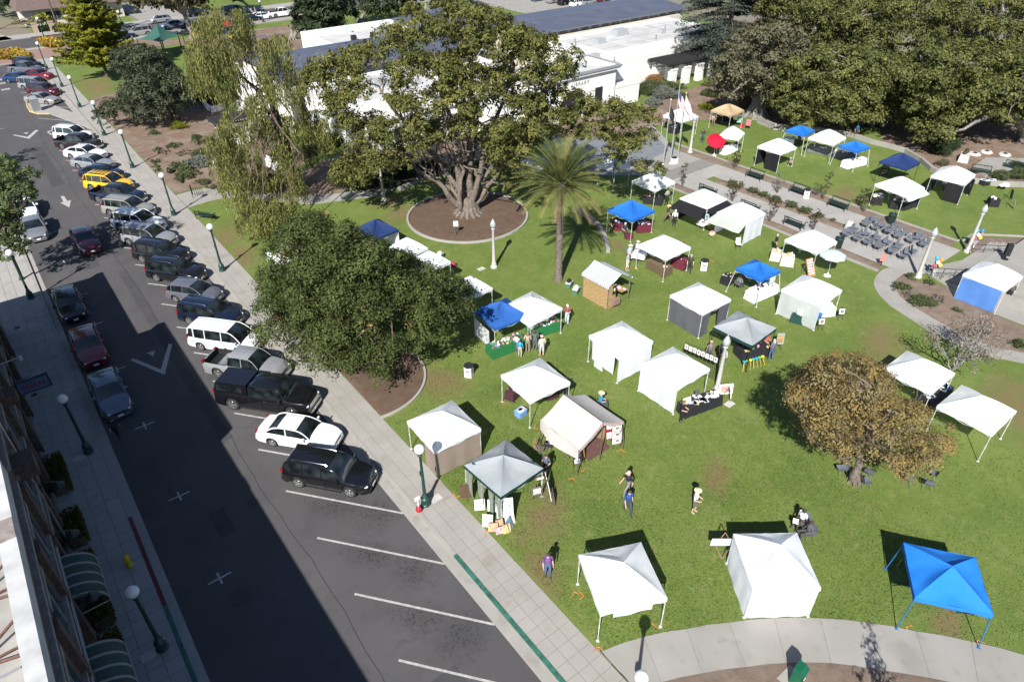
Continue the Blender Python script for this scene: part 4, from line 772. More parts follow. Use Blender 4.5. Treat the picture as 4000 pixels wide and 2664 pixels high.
# clerestory and slate roofs
for x0, x1 in ((70.6,106),(30,58.5)):
    c = B.box('clerestory_wall',x0+.4,x1-.4,87.4,99,0,6.05,M_cream)
    for k in range(int((x1-x0-2)/2.3)): B.window(x0+1.4+k*2.3,x0+2.9+k*2.3,87.4,5.2,5.9,1,c)
    prof = [(86.7,6.0),(92.6,6.75),(98.6,6.5)]; mb = B.mb()
    for (a,za),(b,zb) in zip(prof,prof[1:]): mb.add([(x0,a,za),(x1,a,za),(x1,b,zb),(x0,b,zb),(x0,a,za-.2),(x1,a,za-.2),(x1,b,zb-.2),(x0,b,zb-.2)],[(0,1,2,3),(4,7,6,5),(0,4,5,1),(2,6,7,3),(0,3,7,4),(1,5,6,2)])
    r = mb.obj('slate_roof',M_slate2,B.t); mb = B.mb(); mb.box(((x0+x1)/2,92.6,6.78),(x1-x0,.25,.08)); mb.box(((x0+x1)/2,86.65,5.92),(x1-x0,.14,.2)); mb.obj('ridge_and_gutter',flat('roof_trim',(.16,.17,.20),.5),r)
    mb = B.mb()
    for k in range(int((x1-x0)/.6)):
        x = x0+.3+.6*k; mb.add([(x-.02,86.7,6.0),(x+.02,86.7,6.0),(x+.02,92.6,6.75),(x-.02,92.6,6.75),(x-.02,86.7,6.04),(x+.02,86.7,6.04),(x+.02,92.6,6.79),(x-.02,92.6,6.79)],[(4,5,6,7),(0,1,5,4),(1,2,6,5),(3,0,4,7)])
    tag(mb.obj('roof_seams',M_slate2,r),kind='stuff')
B.box('clerestory_ledge',70.2,104,86.42,87.38,0,5.2,M_cream)
for x, y, w_, d_, h_, z_ in ((78,80,1.6,1.2,.7,4.67),(84,82,2.4,1.4,1.0,4.67),(91,79,1.0,1.0,.6,4.67),(70.5,73,1.2,1.0,.7,4.77),(71,76.5,.8,.8,.5,4.77),(40,80,2.2,1.4,.9,4.67),(44.5,78,1.0,1.0,.6,4.67),(51,74,1.2,1.0,.7,4.77),(58,69.5,.8,.6,.5,5.33),(65,70,.6,.6,.4,5.33)): B.box('roof_unit',x,x+w_,y,y+d_,z_,z_+h_,flat('unit_pale2',(.42,.44,.45),.5))
for x, y, z_ in ((76,83,4.67),(87.5,77,4.67),(94,81,4.67),(72,70.5,4.77),(37,83,4.67),(62.5,68.5,5.33)): mb = B.mb(); mb.tube([(x,y,z_),(x,y,z_+.7)],.09,8); mb.obj('vent_pipe',M_steel,B.t)
for y in (77.5,80.5,83.5): B.box('roof_seam',74,100.6,y,y+.06,4.672,4.69,M_trim)
for x in (80,87,94): B.box('roof_seam',x,x+.06,75,86,4.672,4.694,M_trim)
# hipped roof over the reading room
mb = B.mb(); mb.add([(60,95,6.0),(78,95,6.0),(78,112,6.0),(60,112,6.0),(69,103.5,8.6)],[(0,1,4),(1,2,4),(2,3,4),(3,0,4),(3,2,1,0)]); mb.obj('hipped_roof',M_slate2,B.t); B.box('reading_room_wall',60.5,77.5,99.1,111.5,0,6,M_cream)
blk = B.flatblock(45,62,101.5,114,5.6,.35,.9)
for x in (50.2,53.6): B.box('roof_vent',x,x+.7,106.2,106.9,4.72,5.5,M_dark,blk)
B.box('air_conditioner',55.2,58.4,106.4,108,4.72,5.6,flat('unit_grey',(.35,.36,.38),.5),blk); B.box('air_conditioner',52,53,112.2,113,4.72,5.6,flat('unit_pale',(.5,.55,.52),.5),blk)
mb = B.mb(); mb.tube([(61,109,4.7),(61,109,6.4)],.3,10); mb.obj('flue',M_metal,blk,True)
# end walls, little tower and garden walls on the left
B.box('end_wall',29.6,30.4,84,101,0,5.4,M_stucco); B.box('end_wall',28.2,29.58,86,97,0,3.8,M_stucco); B.box('end_wall',26.8,28.18,88,94,0,2.6,M_stucco)
mb = B.mb(); mb.box((56.5,78.6,5.6),(2.2,2.2,2.2)); tw = mb.obj('tower',M_stucco,B.t); mb = B.mb(); mb.add([(55.1,77.2,6.7),(57.9,77.2,6.7),(57.9,80,6.7),(55.1,80,6.7),(56.5,78.6,7.9)],[(0,1,4),(1,2,4),(2,3,4),(3,0,4),(3,2,1,0)]); mb.obj('tower_roof',flat('tower_tile',(.33,.35,.38),.7),tw)
B.box('porch_roof',40,47,71.2,73.6,4.02,4.5,M_trim)
def garden_wall(label, pts, h, w=.3, m=M_stucco, name='garden_wall'):
    b = Vector((*pts[0],ZP)); o = kerbring(name,[(p[0]-b.x,p[1]-b.y) for p in pts],w,h,m,False,0); o.location = b; del o['kind']; return tag(o,label,'wall')
garden_wall('curved low white garden wall beside the dark round shrub',GP('t6',[(0,470),(40,520),(90,545),(150,535),(215,500)]),.8); garden_wall('straight white garden wall behind the willow curtains',GP('t6',[(235,890),(330,905),(430,895),(570,860)]),1.3)
garden_wall('white sloping wall seen through the lower willow',GP('t6',[(690,1130),(780,1180),(865,1240)]),1.2); garden_wall('long low cream kerb wall along the mulch under the willow',GP('t6',[(95,1110),(200,1230),(310,1340),(380,1420)]),.35)
def pergola(label, corners, h, npost, base=(1.0,2.2)):
    a, b, c, d = [Vector((*p,0)) for p in corners]; o = Vector((a.x,a.y,ZP)); t = thing('pergola',label,'pergola',o); ex = (b-a); ey = (d-a)
    for i in range(npost):
        for v in (0.12,.88):
            p = a+ex*((i+.5)/npost)+ey*v-Vector((o.x,o.y,0)); mb = MB(); mb.box((p.x,p.y,h*.39),(1.15,.75,h*.78)); po = mb.obj('post',M_stucco,t); mb = MB(); mb.box((p.x,p.y,h*.8),(1.3,.9,.12)); mb.obj('cap',M_stucco,po); mb = MB(); mb.tube([(p.x,p.y,h*.8),(p.x,p.y,h)],.09,4); mb.obj('stub_post',M_wood,po)
    for v in (.1,.9): mb = MB(); q = [a+ey*v-a,b+ey*v-a]; mb.tube([q[0]+Vector((0,0,h)),q[1]+Vector((0,0,h))],.13,4); mb.obj('beam',M_wood,t)
    n = int(ex.length/.28)
    for i in range(n+1):
        p = ex*(i/n); mb = MB(); mb.tube([p+Vector((0,0,h+.22))-ey*.03,p+ey*1.03+Vector((0,0,h+.22))],.075,4); mb.obj('slat',M_wood,t)
    n = 12
    for i in range(n+1): p = ey*(i/n); mb = MB(); mb.tube([p+Vector((0,0,h+.38)),p+ex+Vector((0,0,h+.38))],.06,4); mb.obj('batten',M_wood,t)
pergola('dark timber pergola on white posts right of the library',[(81,68.2),(92.5,67.7),(92.5,72.0),(81,72.4)],3.0,4)
q = G('t6',60,660,2.4); pergola('small dark pergola behind the left willow curtains',[(q.x,q.y-2),(q.x+5,q.y-2),(q.x+5,q.y+1),(q.x,q.y+1)],2.3,2)
# ---------------------------------------------------------------- brick building on the shaded side of the street
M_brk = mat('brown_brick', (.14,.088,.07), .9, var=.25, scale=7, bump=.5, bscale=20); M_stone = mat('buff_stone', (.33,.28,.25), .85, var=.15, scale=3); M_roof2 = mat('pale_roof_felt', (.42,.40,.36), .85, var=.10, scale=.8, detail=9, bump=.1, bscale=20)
M_rust = mat('rust_steel', (.15,.07,.05), .7, var=.2, scale=8); M_cop = mat('white_coping', (.52,.515,.50), .8, var=.1, scale=1.5); M_tealw = flat('teal_window', (.02,.06,.075), .25)
B = Bld('brick_building','shaded brown brick shop building with white parapet roof on the left',(-10,30,0)); FX = -4.3
def front(x0, y0, y1, h, ph):
    w = B.box('wall',-26,x0,y0,y1,0,h-ph,M_brk)
    B.box('flat_roof',-25.6,x0-.55,y0+.35,y1-.02,h-ph,h-ph+.03,M_roof2,w); B.box('parapet',x0-.5,x0+.03,y0,y1,h-ph,h,M_cop,w)
    return w
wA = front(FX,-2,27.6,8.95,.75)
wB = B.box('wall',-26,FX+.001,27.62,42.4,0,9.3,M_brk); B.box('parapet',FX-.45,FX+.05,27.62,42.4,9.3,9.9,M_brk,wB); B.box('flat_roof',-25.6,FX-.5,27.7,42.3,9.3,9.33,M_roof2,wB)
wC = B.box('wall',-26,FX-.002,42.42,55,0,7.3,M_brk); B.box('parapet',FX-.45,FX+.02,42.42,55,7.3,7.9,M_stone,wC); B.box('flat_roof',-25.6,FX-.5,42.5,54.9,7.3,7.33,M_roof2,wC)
# string courses, pilasters, windows with sills and shutters
for y0, y1, hs in ((-2,27.6,(3.55,4.3,7.6)),(27.7,42.3,(3.4,4.2,8.3)),(42.5,54.9,(3.3,4.1,6.6))):
    for z in hs: B.box('string_course',FX+.0,FX+.16,y0,y1,z-.12,z+.12,M_stone)
for y in np.arange(8.5,54,3.9):
    B.box('pilaster',FX-.05,FX+.22,y-.28,y+.28,0,7.0,M_brk)
for y in np.arange(10.4,53,3.9):
    zt = 6.7 if y < 42 else 6.2
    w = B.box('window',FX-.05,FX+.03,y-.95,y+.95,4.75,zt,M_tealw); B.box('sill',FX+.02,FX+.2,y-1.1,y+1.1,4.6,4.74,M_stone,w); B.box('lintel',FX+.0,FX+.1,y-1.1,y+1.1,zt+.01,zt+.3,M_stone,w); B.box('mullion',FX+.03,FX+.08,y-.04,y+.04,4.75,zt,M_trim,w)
    s = B.box('shop_window',FX-.05,FX+.04,y-1.35,y+1.35,.5,3.0,M_glass); B.box('frame',FX+.03,FX+.1,y-1.45,y+1.45,3.0,3.14,M_trim,s); B.box('stall_riser',FX,FX+.14,y-1.4,y+1.4,0.1,.5,M_stone,s)
mb = B.mb(); mb.tube([(FX+.18,12,3.95),(FX+.18,27,3.95)],.06,6); mb.tube([(FX+.14,12.5,.2),(FX+.14,12.5,8)],.06,6); mb.tube([(FX+.14,31,.2),(FX+.14,31,8.6)],.07,6); mb.obj('pipe',M_steel,B.t)
mb = B.mb(); mb.box((FX+.35,29.5,6.9),(.9,1.2,.7)); mb.obj('ornament',M_brk,B.t); mb = B.mb(); mb.box((FX+.35,36.2,6.3),(.7,.9,.6)); mb.obj('ornament',M_brk,B.t)
# steel braces holding the parapet
for y in (13.6,16.1,18.7,21.3,23.9):
    mb = B.mb(); mb.tube([(FX-.5,y-.75,8.75),(FX-1.9,y,8.32)],.055,5); mb.tube([(FX-.5,y+.75,8.75),(FX-1.9,y,8.32)],.055,5); mb.tube([(FX-.5,y,8.35),(FX-1.9,y,8.30)],.05,5); mb.box((FX-1.95,y,8.27),(.3,.3,.1)); mb.obj('parapet_brace',M_rust,B.t)
mb = B.mb(); mb.box((-12,24.3,8.24),(14,.12,.03)); mb.box((-12,18,8.24),(14,.1,.03)); mb.box((-7.2,15,8.235),(.1,20,.03)); mb.obj('roof_seam',M_trim,B.t)
mb = B.mb(); mb.box((FX-.25,23.4,8.97),(.56,1.1,.05)); mb.obj('parapet_patch',M_stone,B.t)
for y, z in ((19.2,3.5),(23.9,3.5),(27.8,3.6),(31.6,3.5)):
    mb = B.mb(); mb.tube([(FX+.1,y,z+.3),(FX+.5,y,z+.5),(FX+.85,y,z+.3)],.025,5); mb.lathe([(.04,.0),(.07,-.1),(.30,-.3),(.28,-.32)],12,(FX+.85,y,z+.35)); mb.obj('gooseneck_lamp',flat('lamp_dark',(.03,.035,.035),.5),B.t,True)
# awnings: striped barrel hoods over the doors
M_awg = flat('awning_green',(.035,.075,.062),.8); M_aww = flat('awning_white',(.30,.32,.30),.8)
for ya in (20.4,25.6):
    mb = B.mb(); n = 22; ms = []
    for k in range(n):
        y0 = ya-1.35+2.7*k/n; y1 = y0+2.7/n; mb.cm = 1 if k % 5 == 1 else 0
        for s in range(8):
            a0, a1 = math.pi/2*s/8, math.pi/2*(s+1)/8
            mb.add([(FX+.05+1.25*math.sin(a0),y0,2.55+.95*math.cos(a0)),(FX+.05+1.25*math.sin(a1),y0,2.55+.95*math.cos(a1)),(FX+.05+1.25*math.sin(a1),y1,2.55+.95*math.cos(a1)),(FX+.05+1.25*math.sin(a0),y1,2.55+.95*math.cos(a0))],[(0,1,2,3)])
    mb.obj('awning',[M_awg,M_aww],B.t,True,angle=80); mb = B.mb()
    for y in (ya-1.35,ya+1.35): mb.tube([(FX+.05,y,2.55),(FX+1.3,y,2.55)],.03,5)
    mb.tube([(FX+1.3,ya-1.35,2.55),(FX+1.3,ya+1.35,2.55)],.03,5); mb.obj('awning_frame',M_steel,B.t)
# projecting shop sign
q = G('f',220,915,3.4); mb = MB(); t = thing('shop_sign','blue lit shop sign projecting from the brick building','sign',(FX+.1,q.y,0)); mb.box((1.0,0,3.4),(1.7,.28,.9)); mb.obj('sign_box',flat('sign_case',(.04,.05,.06),.5),t)
for s in (-1,1): mb = MB(); mb.box((1.0,s*.145,3.4),(1.5,.02,.7)); mb.obj('sign_face',mat('sign_blue',(.12,.22,.35),.4,col2=(.08,.14,.26),scale=2),t); mb = MB(); [mb.box((.5+.2*i,s*.16,3.38),(.12,.01,.3)) for i in range(6)]; mb.obj('sign_strokes',mat('sign_red',(.3,.05,.08),.5),t)
mb = MB(); mb.tube([(0,0,3.75),(1.9,0,3.95)],.03,5); mb.obj('bracket',M_steel,t)
q = G('f',90,700,5.2); t = thing('wall_lamp','small pale lamp on an arm above the left pavement','lamp',(FX,q.y,5.2)); mb = MB(); mb.tube([(0,0,0),(1.1,0,.1)],.03,5); mb.obj('arm',M_cop,t); mb = MB(); mb.box((1.15,0,.02),(.14,.36,.16)); mb.obj('lamp_head',M_cop,t)
# clipped hedges before the shops
for i, (y0, y1, lab) in enumerate([(21.2,24.3,'clipped yellow-green hedge by the striped awning'),(25.0,26.6,'short clipped hedge beside the entrance rail'),(27.0,29.5,'clipped hedge below the pipe lamp'),(30.6,32.9,'clipped square hedge between two gooseneck lamps'),(35.0,37.9,'clipped hedge below the blue shop sign')]):
    b = Vector((-3.75,(y0+y1)/2,ZP)); n = int(1500*(y1-y0)/2); P = np.stack([rng.uniform(-.42,.42,n),rng.uniform(-(y1-y0)/2,(y1-y0)/2,n),rng.uniform(.1,.85,n)],1); f = rng.integers(0,3,n)
    P[f==0,2] = .85+rng.normal(size=(f==0).sum())*.03; P[f==1,0] = .42+rng.normal(size=(f==1).sum())*.02
    t = thing('hedge',lab,'hedge',b); link('foliage', leaf_mesh('foliage',P,rsph(n)+np.array([.3,0,.7]),.13,L_hedge), t); mb = MB(); mb.box((0,0,.3),(.66,y1-y0-.15,.6)); mb.obj('branches',M_bark,t)
# ---------------------------------------------------------------- house across the far street, church-like flat building, walls
B = Bld('bungalow','cream bungalow with brown roof across the far street',(24,186,0))
w = B.box('wall',14,33,183.5,196,0,3.3,M_cream); mb = B.mb(); mb.add([(13,182.3,3.2),(34,182.3,3.2),(34,197,3.2),(13,197,3.2),(15,189.5,6.2),(32,189.5,6.2)],[(0,1,5,4),(1,2,5),(2,3,4,5),(3,0,4),(3,2,1,0)]); mb.obj('roof',mat('brown_shingle',(.17,.115,.10),.9,var=.15,scale=3),B.t)
for x in (17,26): B.window(x,x+4,183.5,.9,2.5,4,w)
B = Bld('low_building','low flat grey-roofed building beyond the library',(100,170,0)); B.flatblock(92,118,178,196,4,.4,.5,M_cream,flat('roof_grey',(.25,.25,.26),.8))
B = Bld('far_house','low tan house behind the far street trees',(52,200,0)); w = B.box('wall',44,70,198,210,0,3.4,M_cream); mb = B.mb(); mb.add([(43,197,3.3),(71,197,3.3),(71,211,3.3),(43,211,3.3),(46,204,6),(68,204,6)],[(0,1,5,4),(1,2,5),(2,3,4,5),(3,0,4),(3,2,1,0)]); mb.obj('roof',MATS['brown_shingle'],B.t); B.window(50,54,198,.9,2.4,3,w); B.window(60,64,198,.9,2.4,3,w)
M_pillar = mat('pillar_brick',(.45,.33,.25),.85,var=.12)
for i, (x, y) in enumerate([(485,435),(700,410),(955,400)]):
    q = G('t4',x,y); mb = MB(); mb.box((0,0,.85),(.9,.7,1.7)); mb.box((0,0,1.75),(1.05,.85,.12)); o = mb.obj('brick_pillar',M_pillar,None,loc=q); tag(o,['left','middle','right'][i]+' tan brick pillar of the fence across the far street','pillar',group='fence pillars across the street')
for x0, x1 in ((505,670),(720,930)):
    a, b = G('t4',x0+15,425), G('t4',x1,408); P = np.array([np.array(a.lerp(b,random.random()))+rng.normal(size=3)*.2 for _ in range(900)]); P[:,2] = rng.uniform(.15,1.2,900); t = thing('street_hedge','dark hedge between '+('left and middle' if x0 < 600 else 'middle and right')+' brick pillars','hedge',a); link('foliage', leaf_mesh('foliage',P-np.array(a),rsph(900),.4,L_dark), t)
# playground: shade sail, climbing frames
c = Vector((34.5,139,ZP)); c = G('t4',2130,720); t = thing('shade_canopy','green four-pointed shade canopy over the playground','shade canopy',c)
pk = AT('t4',2060,310,c); cs = [AT('t4',1800,520,c+Vector((-1,2,0))),AT('t4',2110,560,c+Vector((-2.5,-3.5,0))),AT('t4',2400,470,c+Vector((3,-1,0))),AT('t4',2330,430,c+Vector((3,5,0)))]
mb = MB()
for i in range(4):
    a, b = cs[i]-c, cs[(i+1)%4]-c; p_ = pk-c
    def f_(u, v): q = a.lerp(b,u); q = p_.lerp(q,v); q.z -= .9*math.sin(math.pi*v)*.6; e = math.sin(math.pi*u)*v*.18; return tuple(q.lerp(Vector((p_.x,p_.y,q.z)),e))
    mb.grid(f_,6,6)
mb.obj('sail',mat('sail_green',(.045,.15,.12),.8,var=.08,trans=.2),t,True,angle=60)
for q in cs: mb = MB(); mb.tube([(q.x-c.x,q.y-c.y,0),(q.x-c.x,q.y-c.y,q.z)],.09,6); mb.obj('post',flat('post_brown',(.06,.045,.04),.6),t)
mb = MB(); mb.tube([(pk.x-c.x,pk.y-c.y,0),tuple(pk-c)],.1,6); mb.obj('mast',MATS['post_brown'],t)
q = G('t5',700,740); t = thing('climbing_frame','yellow and brown climbing frame in the playground','playground frame',q); M_yel = flat('play_yellow',(.65,.42,.03),.4); M_pblue = flat('play_blue',(.02,.16,.45),.4)
for dx in (-2.2,-.6,1.0): mb = MB(); mb.tube([(dx,0,0),(dx,0,2.6)],.08,6); mb.obj('post',MATS['post_brown'],t)
mb = MB(); mb.tube([(-2.6,0,2.6),(2.6,0,2.9)],.12,6); mb.tube([(-2.6,1.2,2.6),(2.6,1.2,2.9)],.1,6); [mb.tube([(-2.4+.5*k,0,2.65),(-2.4+.5*k,1.2,2.65)],.06,5) for k in range(10)]; mb.obj('ladder',M_yel,t); mb = MB(); mb.box((.2,.6,.9),(2.8,.1,1.4)); mb.obj('panel',M_brick,t)
q = G('t5',1010,690); t = thing('play_tower','red and yellow play tower with blue slide','playground tower',q); 
for dx, dy in ((-.8,-.8),(.8,-.8),(.8,.8),(-.8,.8)): mb = MB(); mb.tube([(dx,dy,0),(dx,dy,3.4)],.08,6); mb.obj('post',M_pblue,t)
mb = MB(); mb.box((0,0,1.5),(1.7,1.7,.12)); mb.obj('deck',M_yel,t); mb = MB(); mb.add([(-1,-1,3.3),(1,-1,3.3),(1,1,3.3),(-1,1,3.3),(0,0,4.3)],[(0,1,4),(1,2,4),(2,3,4),(3,0,4),(3,2,1,0)]); mb.obj('roof',flat('play_red',(.4,.04,.05),.4),t); mb = MB(); mb.grid(lambda u,v: (.9+u*3.2,-.4+.8*v,1.6-1.4*u+.18*(2*v-1)**2),8,4); mb.obj('slide',M_pblue,t,True)
q = G('t5',1440,800); t = thing('swing_frame','blue swing frame beside the library roof','swing',q); 
for dx in (-1.5,1.5):
    for dy in (-.8,.8): mb = MB(); mb.tube([(dx,dy,0),(dx,0,2.6)],.06,6); mb.obj('leg',M_pblue,t)
mb = MB(); mb.tube([(-1.6,0,2.6),(1.6,0,2.6)],.06,6); mb.obj('top_bar',M_pblue,t)
for dx in (-.6,.6): mb = MB(); mb.tube([(dx-.2,0,2.6),(dx-.2,0,.6)],.02,4); mb.tube([(dx+.2,0,2.6),(dx+.2,0,.6)],.02,4); mb.box((dx,0,.58),(.45,.2,.04)); mb.obj('swing_seat',M_dark,t)
def pole(label, z, x, y, h, r, m, lean=(0,0), name='utility_pole'):
    q = G(z,x,y); t = thing(name,label,'pole',q); mb = MB(); mb.tube([(0,0,0),(lean[0],lean[1],h)],[r,r*.75],8); mb.obj('shaft',m,t,True); mb = MB(); mb.box((lean[0],lean[1],h-.6),(2.2,.12,.14)); mb.obj('crossarm',m,t)
pole('dark utility pole on the far pavement before the bungalow','t4',790,435,12,.17,M_bark); pole('thick tan palm-like pole beside the far parked cars','t4',1245,480,14,.3,M_barkl)
q = G('t5',1740,600); t = thing('picnic_table','wooden picnic table on the grass near the playground','picnic table',q); 
for dy, z, w in ((0,.74,.8),(.75,.45,.28),(-.75,.45,.28)): mb = MB(); mb.box((0,dy,z),(1.8,w,.05)); mb.obj('plank',M_barkl,t)
for dx in (-.6,.6): mb = MB(); mb.tube([(dx,-.7,0),(dx,.2,.74)],.05,4); mb.tube([(dx,.7,0),(dx,-.2,.74)],.05,4); mb.obj('leg',M_bark,t)
# ================================================================ street furniture
M_green = mat('lamp_green', (.018,.065,.055), .45, var=.15, scale=8); M_globe = mat('globe_white', (.82,.82,.80), .35, var=.02, trans=.3); M_bgreen = mat('bench_green', (.016,.042,.034), .5, var=.2); M_conpost = mat('concrete_post', (.50,.49,.44), .85, var=.08, scale=8, bump=.2, bscale=60)
M_acorn = mat('acorn_glass', (.55,.57,.58), .2, var=.1, trans=.35); M_black = mat('black_cloth', (.014,.014,.017), .9, var=.2); M_white = mat('white_plain', (.78,.78,.77), .7, var=.03)
def street_lamp(label, p, proto={}):
    if 'o' not in proto:
        t = thing('street_lamp',label,'street lamp',p,0,'globe street lamps'); mb = MB(); mb.lathe([(.27,0),(.27,.10),(.23,.14),(.22,.45),(.24,.50),(.17,.56),(.13,.75),(.10,.80)],8); mb.obj('base',M_green,t,True)
        mb = MB(); mb.lathe([(.10,.78),(.085,1.4),(.075,2.6),(.065,3.5),(.10,3.55),(.10,3.62),(.06,3.66)],10); mb.obj('post',M_green,t,True)
        mb = MB(); mb.lathe([(.06,3.64),(.13,3.70),(.15,3.76)],12); mb.obj('collar',M_green,t,True); mb = MB(); mb.ball((0,0,4.0),.265,18,12); mb.obj('globe',M_globe,t,True); mb = MB(); mb.box((0,.13,2.2),(.12,.1,.3)); mb.obj('banner_bracket',M_green,t); proto['o'] = t; return t
    c = copy_tree(proto['o']); c.location = p; c['label'] = label; return c
lampsR = [((183,272),'farthest of the green globe lamps along the sunny pavement, by the brick corner'),((243,340),'green globe lamp beside the far grass, second from the brick corner'),((310,420),'green globe lamp at the end of the far grass strip'),((406,530),'green globe lamp half behind the dark spreading tree'),((518,656),'green globe lamp beside mulch and the silver sedan'),((679,841),'green globe lamp before the bicycle rack and silver wagons'),((868,1058),'green globe lamp between grass and black parked cars'),((1660,1971),'green globe lamp with red kettle at its foot')]
for (x, y), lab in lampsR: q = G('S',x,y); q.x = 11.25; street_lamp(lab,q)
q = G('S',2505,2652,4.0); street_lamp('globe lamp at the bottom edge whose shadow crosses the curved path',(q.x,q.y,ZP))
for (x, y), lab in [((635,2530),'nearest shaded globe lamp on the left pavement beside the yellow hydrant'),((350,1765),'shaded globe lamp beside the grey-blue parked car'),((105,1170),'shaded globe lamp under the left street tree')]: q = G('S',x,y); q.x = -2.05; street_lamp(lab,q)
for (z, x, y, lab) in [('t4',600,545,'triple globe lamp in the oval yellow flower bed'),('t4',1640,450,'globe lamp on the far pavement beside the black cars'),('t5',1490,345,'globe lamp on the far pavement beside the white sedan')]: street_lamp(lab,G(z,x,y))
def concrete_lamp(label, p, lean=0, proto={}):
    if 'o' not in proto:
        t = thing('concrete_lamp',label,'lamp post',p,0,'pale concrete lamp posts'); mb = MB(); mb.lathe([(.30,0),(.30,.14),(.22,.2),(.18,.5),(.16,.55)],8); mb.obj('base',M_conpost,t,True); mb = MB(); mb.lathe([(.155,.5),(.10,3.4),(.13,3.46),(.16,3.52),(.10,3.58)],10); mb.obj('post',M_conpost,t,True)
        mb = MB(); mb.lathe([(.10,3.58),(.21,3.75),(.235,3.9),(.20,4.08),(.12,4.2)],14); mb.obj('lantern',M_acorn,t,True); mb = MB(); mb.lathe([(.13,4.19),(.10,4.27),(.03,4.32),(.025,4.42)],10); mb.obj('finial',M_conpost,t,True); proto['o'] = t; return t
    c = copy_tree(proto['o']); c.location = p; c['label'] = label; return c
for (x, y), lab in [((1930,1045),'concrete lamp post between the ringed tree and the oak'),((1499,782),'concrete lamp post beside the shaded path under the great tree'),((2798,1531),'concrete lamp post among stalls beside the black-clothed table'),((3777,985),'concrete lamp post with balloons at the far side of the stage'),((3585,1083),'concrete lamp post at the near end of the stage handrail'),((2695,597),'concrete lamp post right of the flagpoles')]: concrete_lamp(lab,G('S',x,y))
# ---------------------------------------------------------------- benches: every slat a part
def bench(label, p, rz, proto={}):
    if 'o' not in proto:
        t = thing('park_bench',label,'bench',p,rz,'dark green slatted benches'); 
        for k in range(5): mb = MB(); mb.box((0,-.22+.11*k,.45),(1.8,.08,.035)); mb.obj('seat_slat',M_bgreen,t)
        for k in range(9): mb = MB(); mb.tube([(-.8+.2*k,.29,.5),(-.8+.2*k,.40,.90)],.016,5); mb.obj('back_rail',M_bgreen,t)
        for z, y in ((.52,.29),(.92,.41)): mb = MB(); mb.box((0,y,z),(1.8,.05,.07)); mb.obj('back_bar',M_bgreen,t)
        for x in (-.88,.88):
            mb = MB(); mb.tube([(x,-.26,0),(x,-.26,.68)],.032,5); mb.tube([(x,.30,0),(x,.42,.94)],.032,5); mb.tube([(x,-.28,.66),(x,.38,.66)],.032,5); mb.tube([(x,-.26,.42),(x,.33,.42)],.03,5); mb.obj('end_frame',M_bgreen,t)
        proto['o'] = t; return t
    c = copy_tree(proto['o']); c.location = p; c.rotation_euler = (0,0,rz); c['label'] = label; return c
W = -math.pi/2   # faces -X
for z, x, y, rz, lab, fx in [('k',1650,230,-math.pi/2,'slatted bench nearest the white canopy with framed pictures',62.1),('k',2030,370,-math.pi/2,'slatted bench with a white box at its end',62.1),('l',600,930,-math.pi/2,'slatted bench nearest the seat rows, upper row',62.1),('k',1290,340,math.pi/2,'bench behind the black-awning tent',55.3),('k',1665,480,math.pi/2,'bench behind the white-awning tent',55.3),('k',2025,640,math.pi/2,'bench before the purple young tree, lower row',55.3),('d',2010,1340,-1.2,'bench on the terrace behind the retaining wall',None),('d',2260,1310,-1.4,'bench half hidden at the right edge of the terrace',None),('i',1050,410,.55,'bench in shade under the willow beside the path',None),('e',1810,800,2.2,'lone bench on the grass by the side path',None)]:
    q = G(z,x,y)
    if fx: q.x = fx
    bench(lab,q,rz)
# ---------------------------------------------------------------- moulded chairs
M_chair = mat('chair_grey', (.155,.17,.195), .5, var=.08)
def chair(label, p, rz, group, proto={}):
    if 'o' not in proto:
        t = thing('grey_chair',label,'chair',p,rz,group); mb = MB()
        prof = [(.24,.42),(.20,.445),(.0,.43),(-.16,.42),(-.22,.46),(-.25,.6),(-.29,.80),(-.31,.84)]
        mb.grid(lambda u,v: (prof[int(round(v*7))][0],(u-.5)*.47*(1-.12*(int(round(v*7))>5)),prof[int(round(v*7))][1]+.05*(2*u-1)**2*(1 if v < .55 else .2)),6,7); mb.grid(lambda u,v: (prof[int(round(v*7))][0]-.012,(u-.5)*.47*(1-.12*(int(round(v*7))>5)),prof[int(round(v*7))][1]-.014+.05*(2*u-1)**2*(1 if v < .55 else .2)),6,7); mb.obj('seat_shell',M_chair,t,True,angle=70)
        for x, y in ((.2,.2),(.2,-.2),(-.2,.2),(-.2,-.2)): mb = MB(); mb.tube([(x*.8,y*.8,.42),(x*1.15,y*1.15,0)],.012,5); mb.obj('leg',M_steel,t)
        proto['o'] = t; return t
    c = copy_tree(proto['o']); c.location = p; c.rotation_euler = (0,0,rz); c['label'] = label; c['group'] = group; return c
for j in range(6):
    for i in range(8):
        if i == 7 and j % 2: continue
        x = 56.75+.58*i+(1.0 if i > 3 else 0)+random.gauss(0,.05); y = 25.6-1.04*j+random.gauss(0,.05)+.0*i
        side = 'left of the aisle' if i < 4 else 'right of the aisle'; rowd = ['back','fifth','fourth','third','second','front'][j]
        chair('grey chair in the %s row %s, %s the aisle' % (rowd,side,['outermost from','second farthest from','second nearest to','right beside'][i if i < 4 else 7-i]),(x,y,ZP+.014),-math.pi/2+random.gauss(0,.12),'grey chairs in rows before the stage')
for i, (x, y, rz, lab) in enumerate([(460,245,2.6,'grey chair left of the brown tree trunk, nearest the trunk'),(470,185,2.2,'grey chair behind the trunk under the brown leaves'),(630,265,.2,'grey chair right of the trunk, half behind another chair'),(610,325,-.6,'grey chair right in front of the brown tree trunk'),(880,310,.3,'grey chair at the left of the far trio under the brown tree'),(1005,335,.5,'grey chair lowest of the trio right of the brown tree'),(1035,272,1.6,'grey chair topmost of the trio right of the brown tree')]): chair(lab,G('r',x,y),rz+YAW*0,'grey chairs under the brown tree')
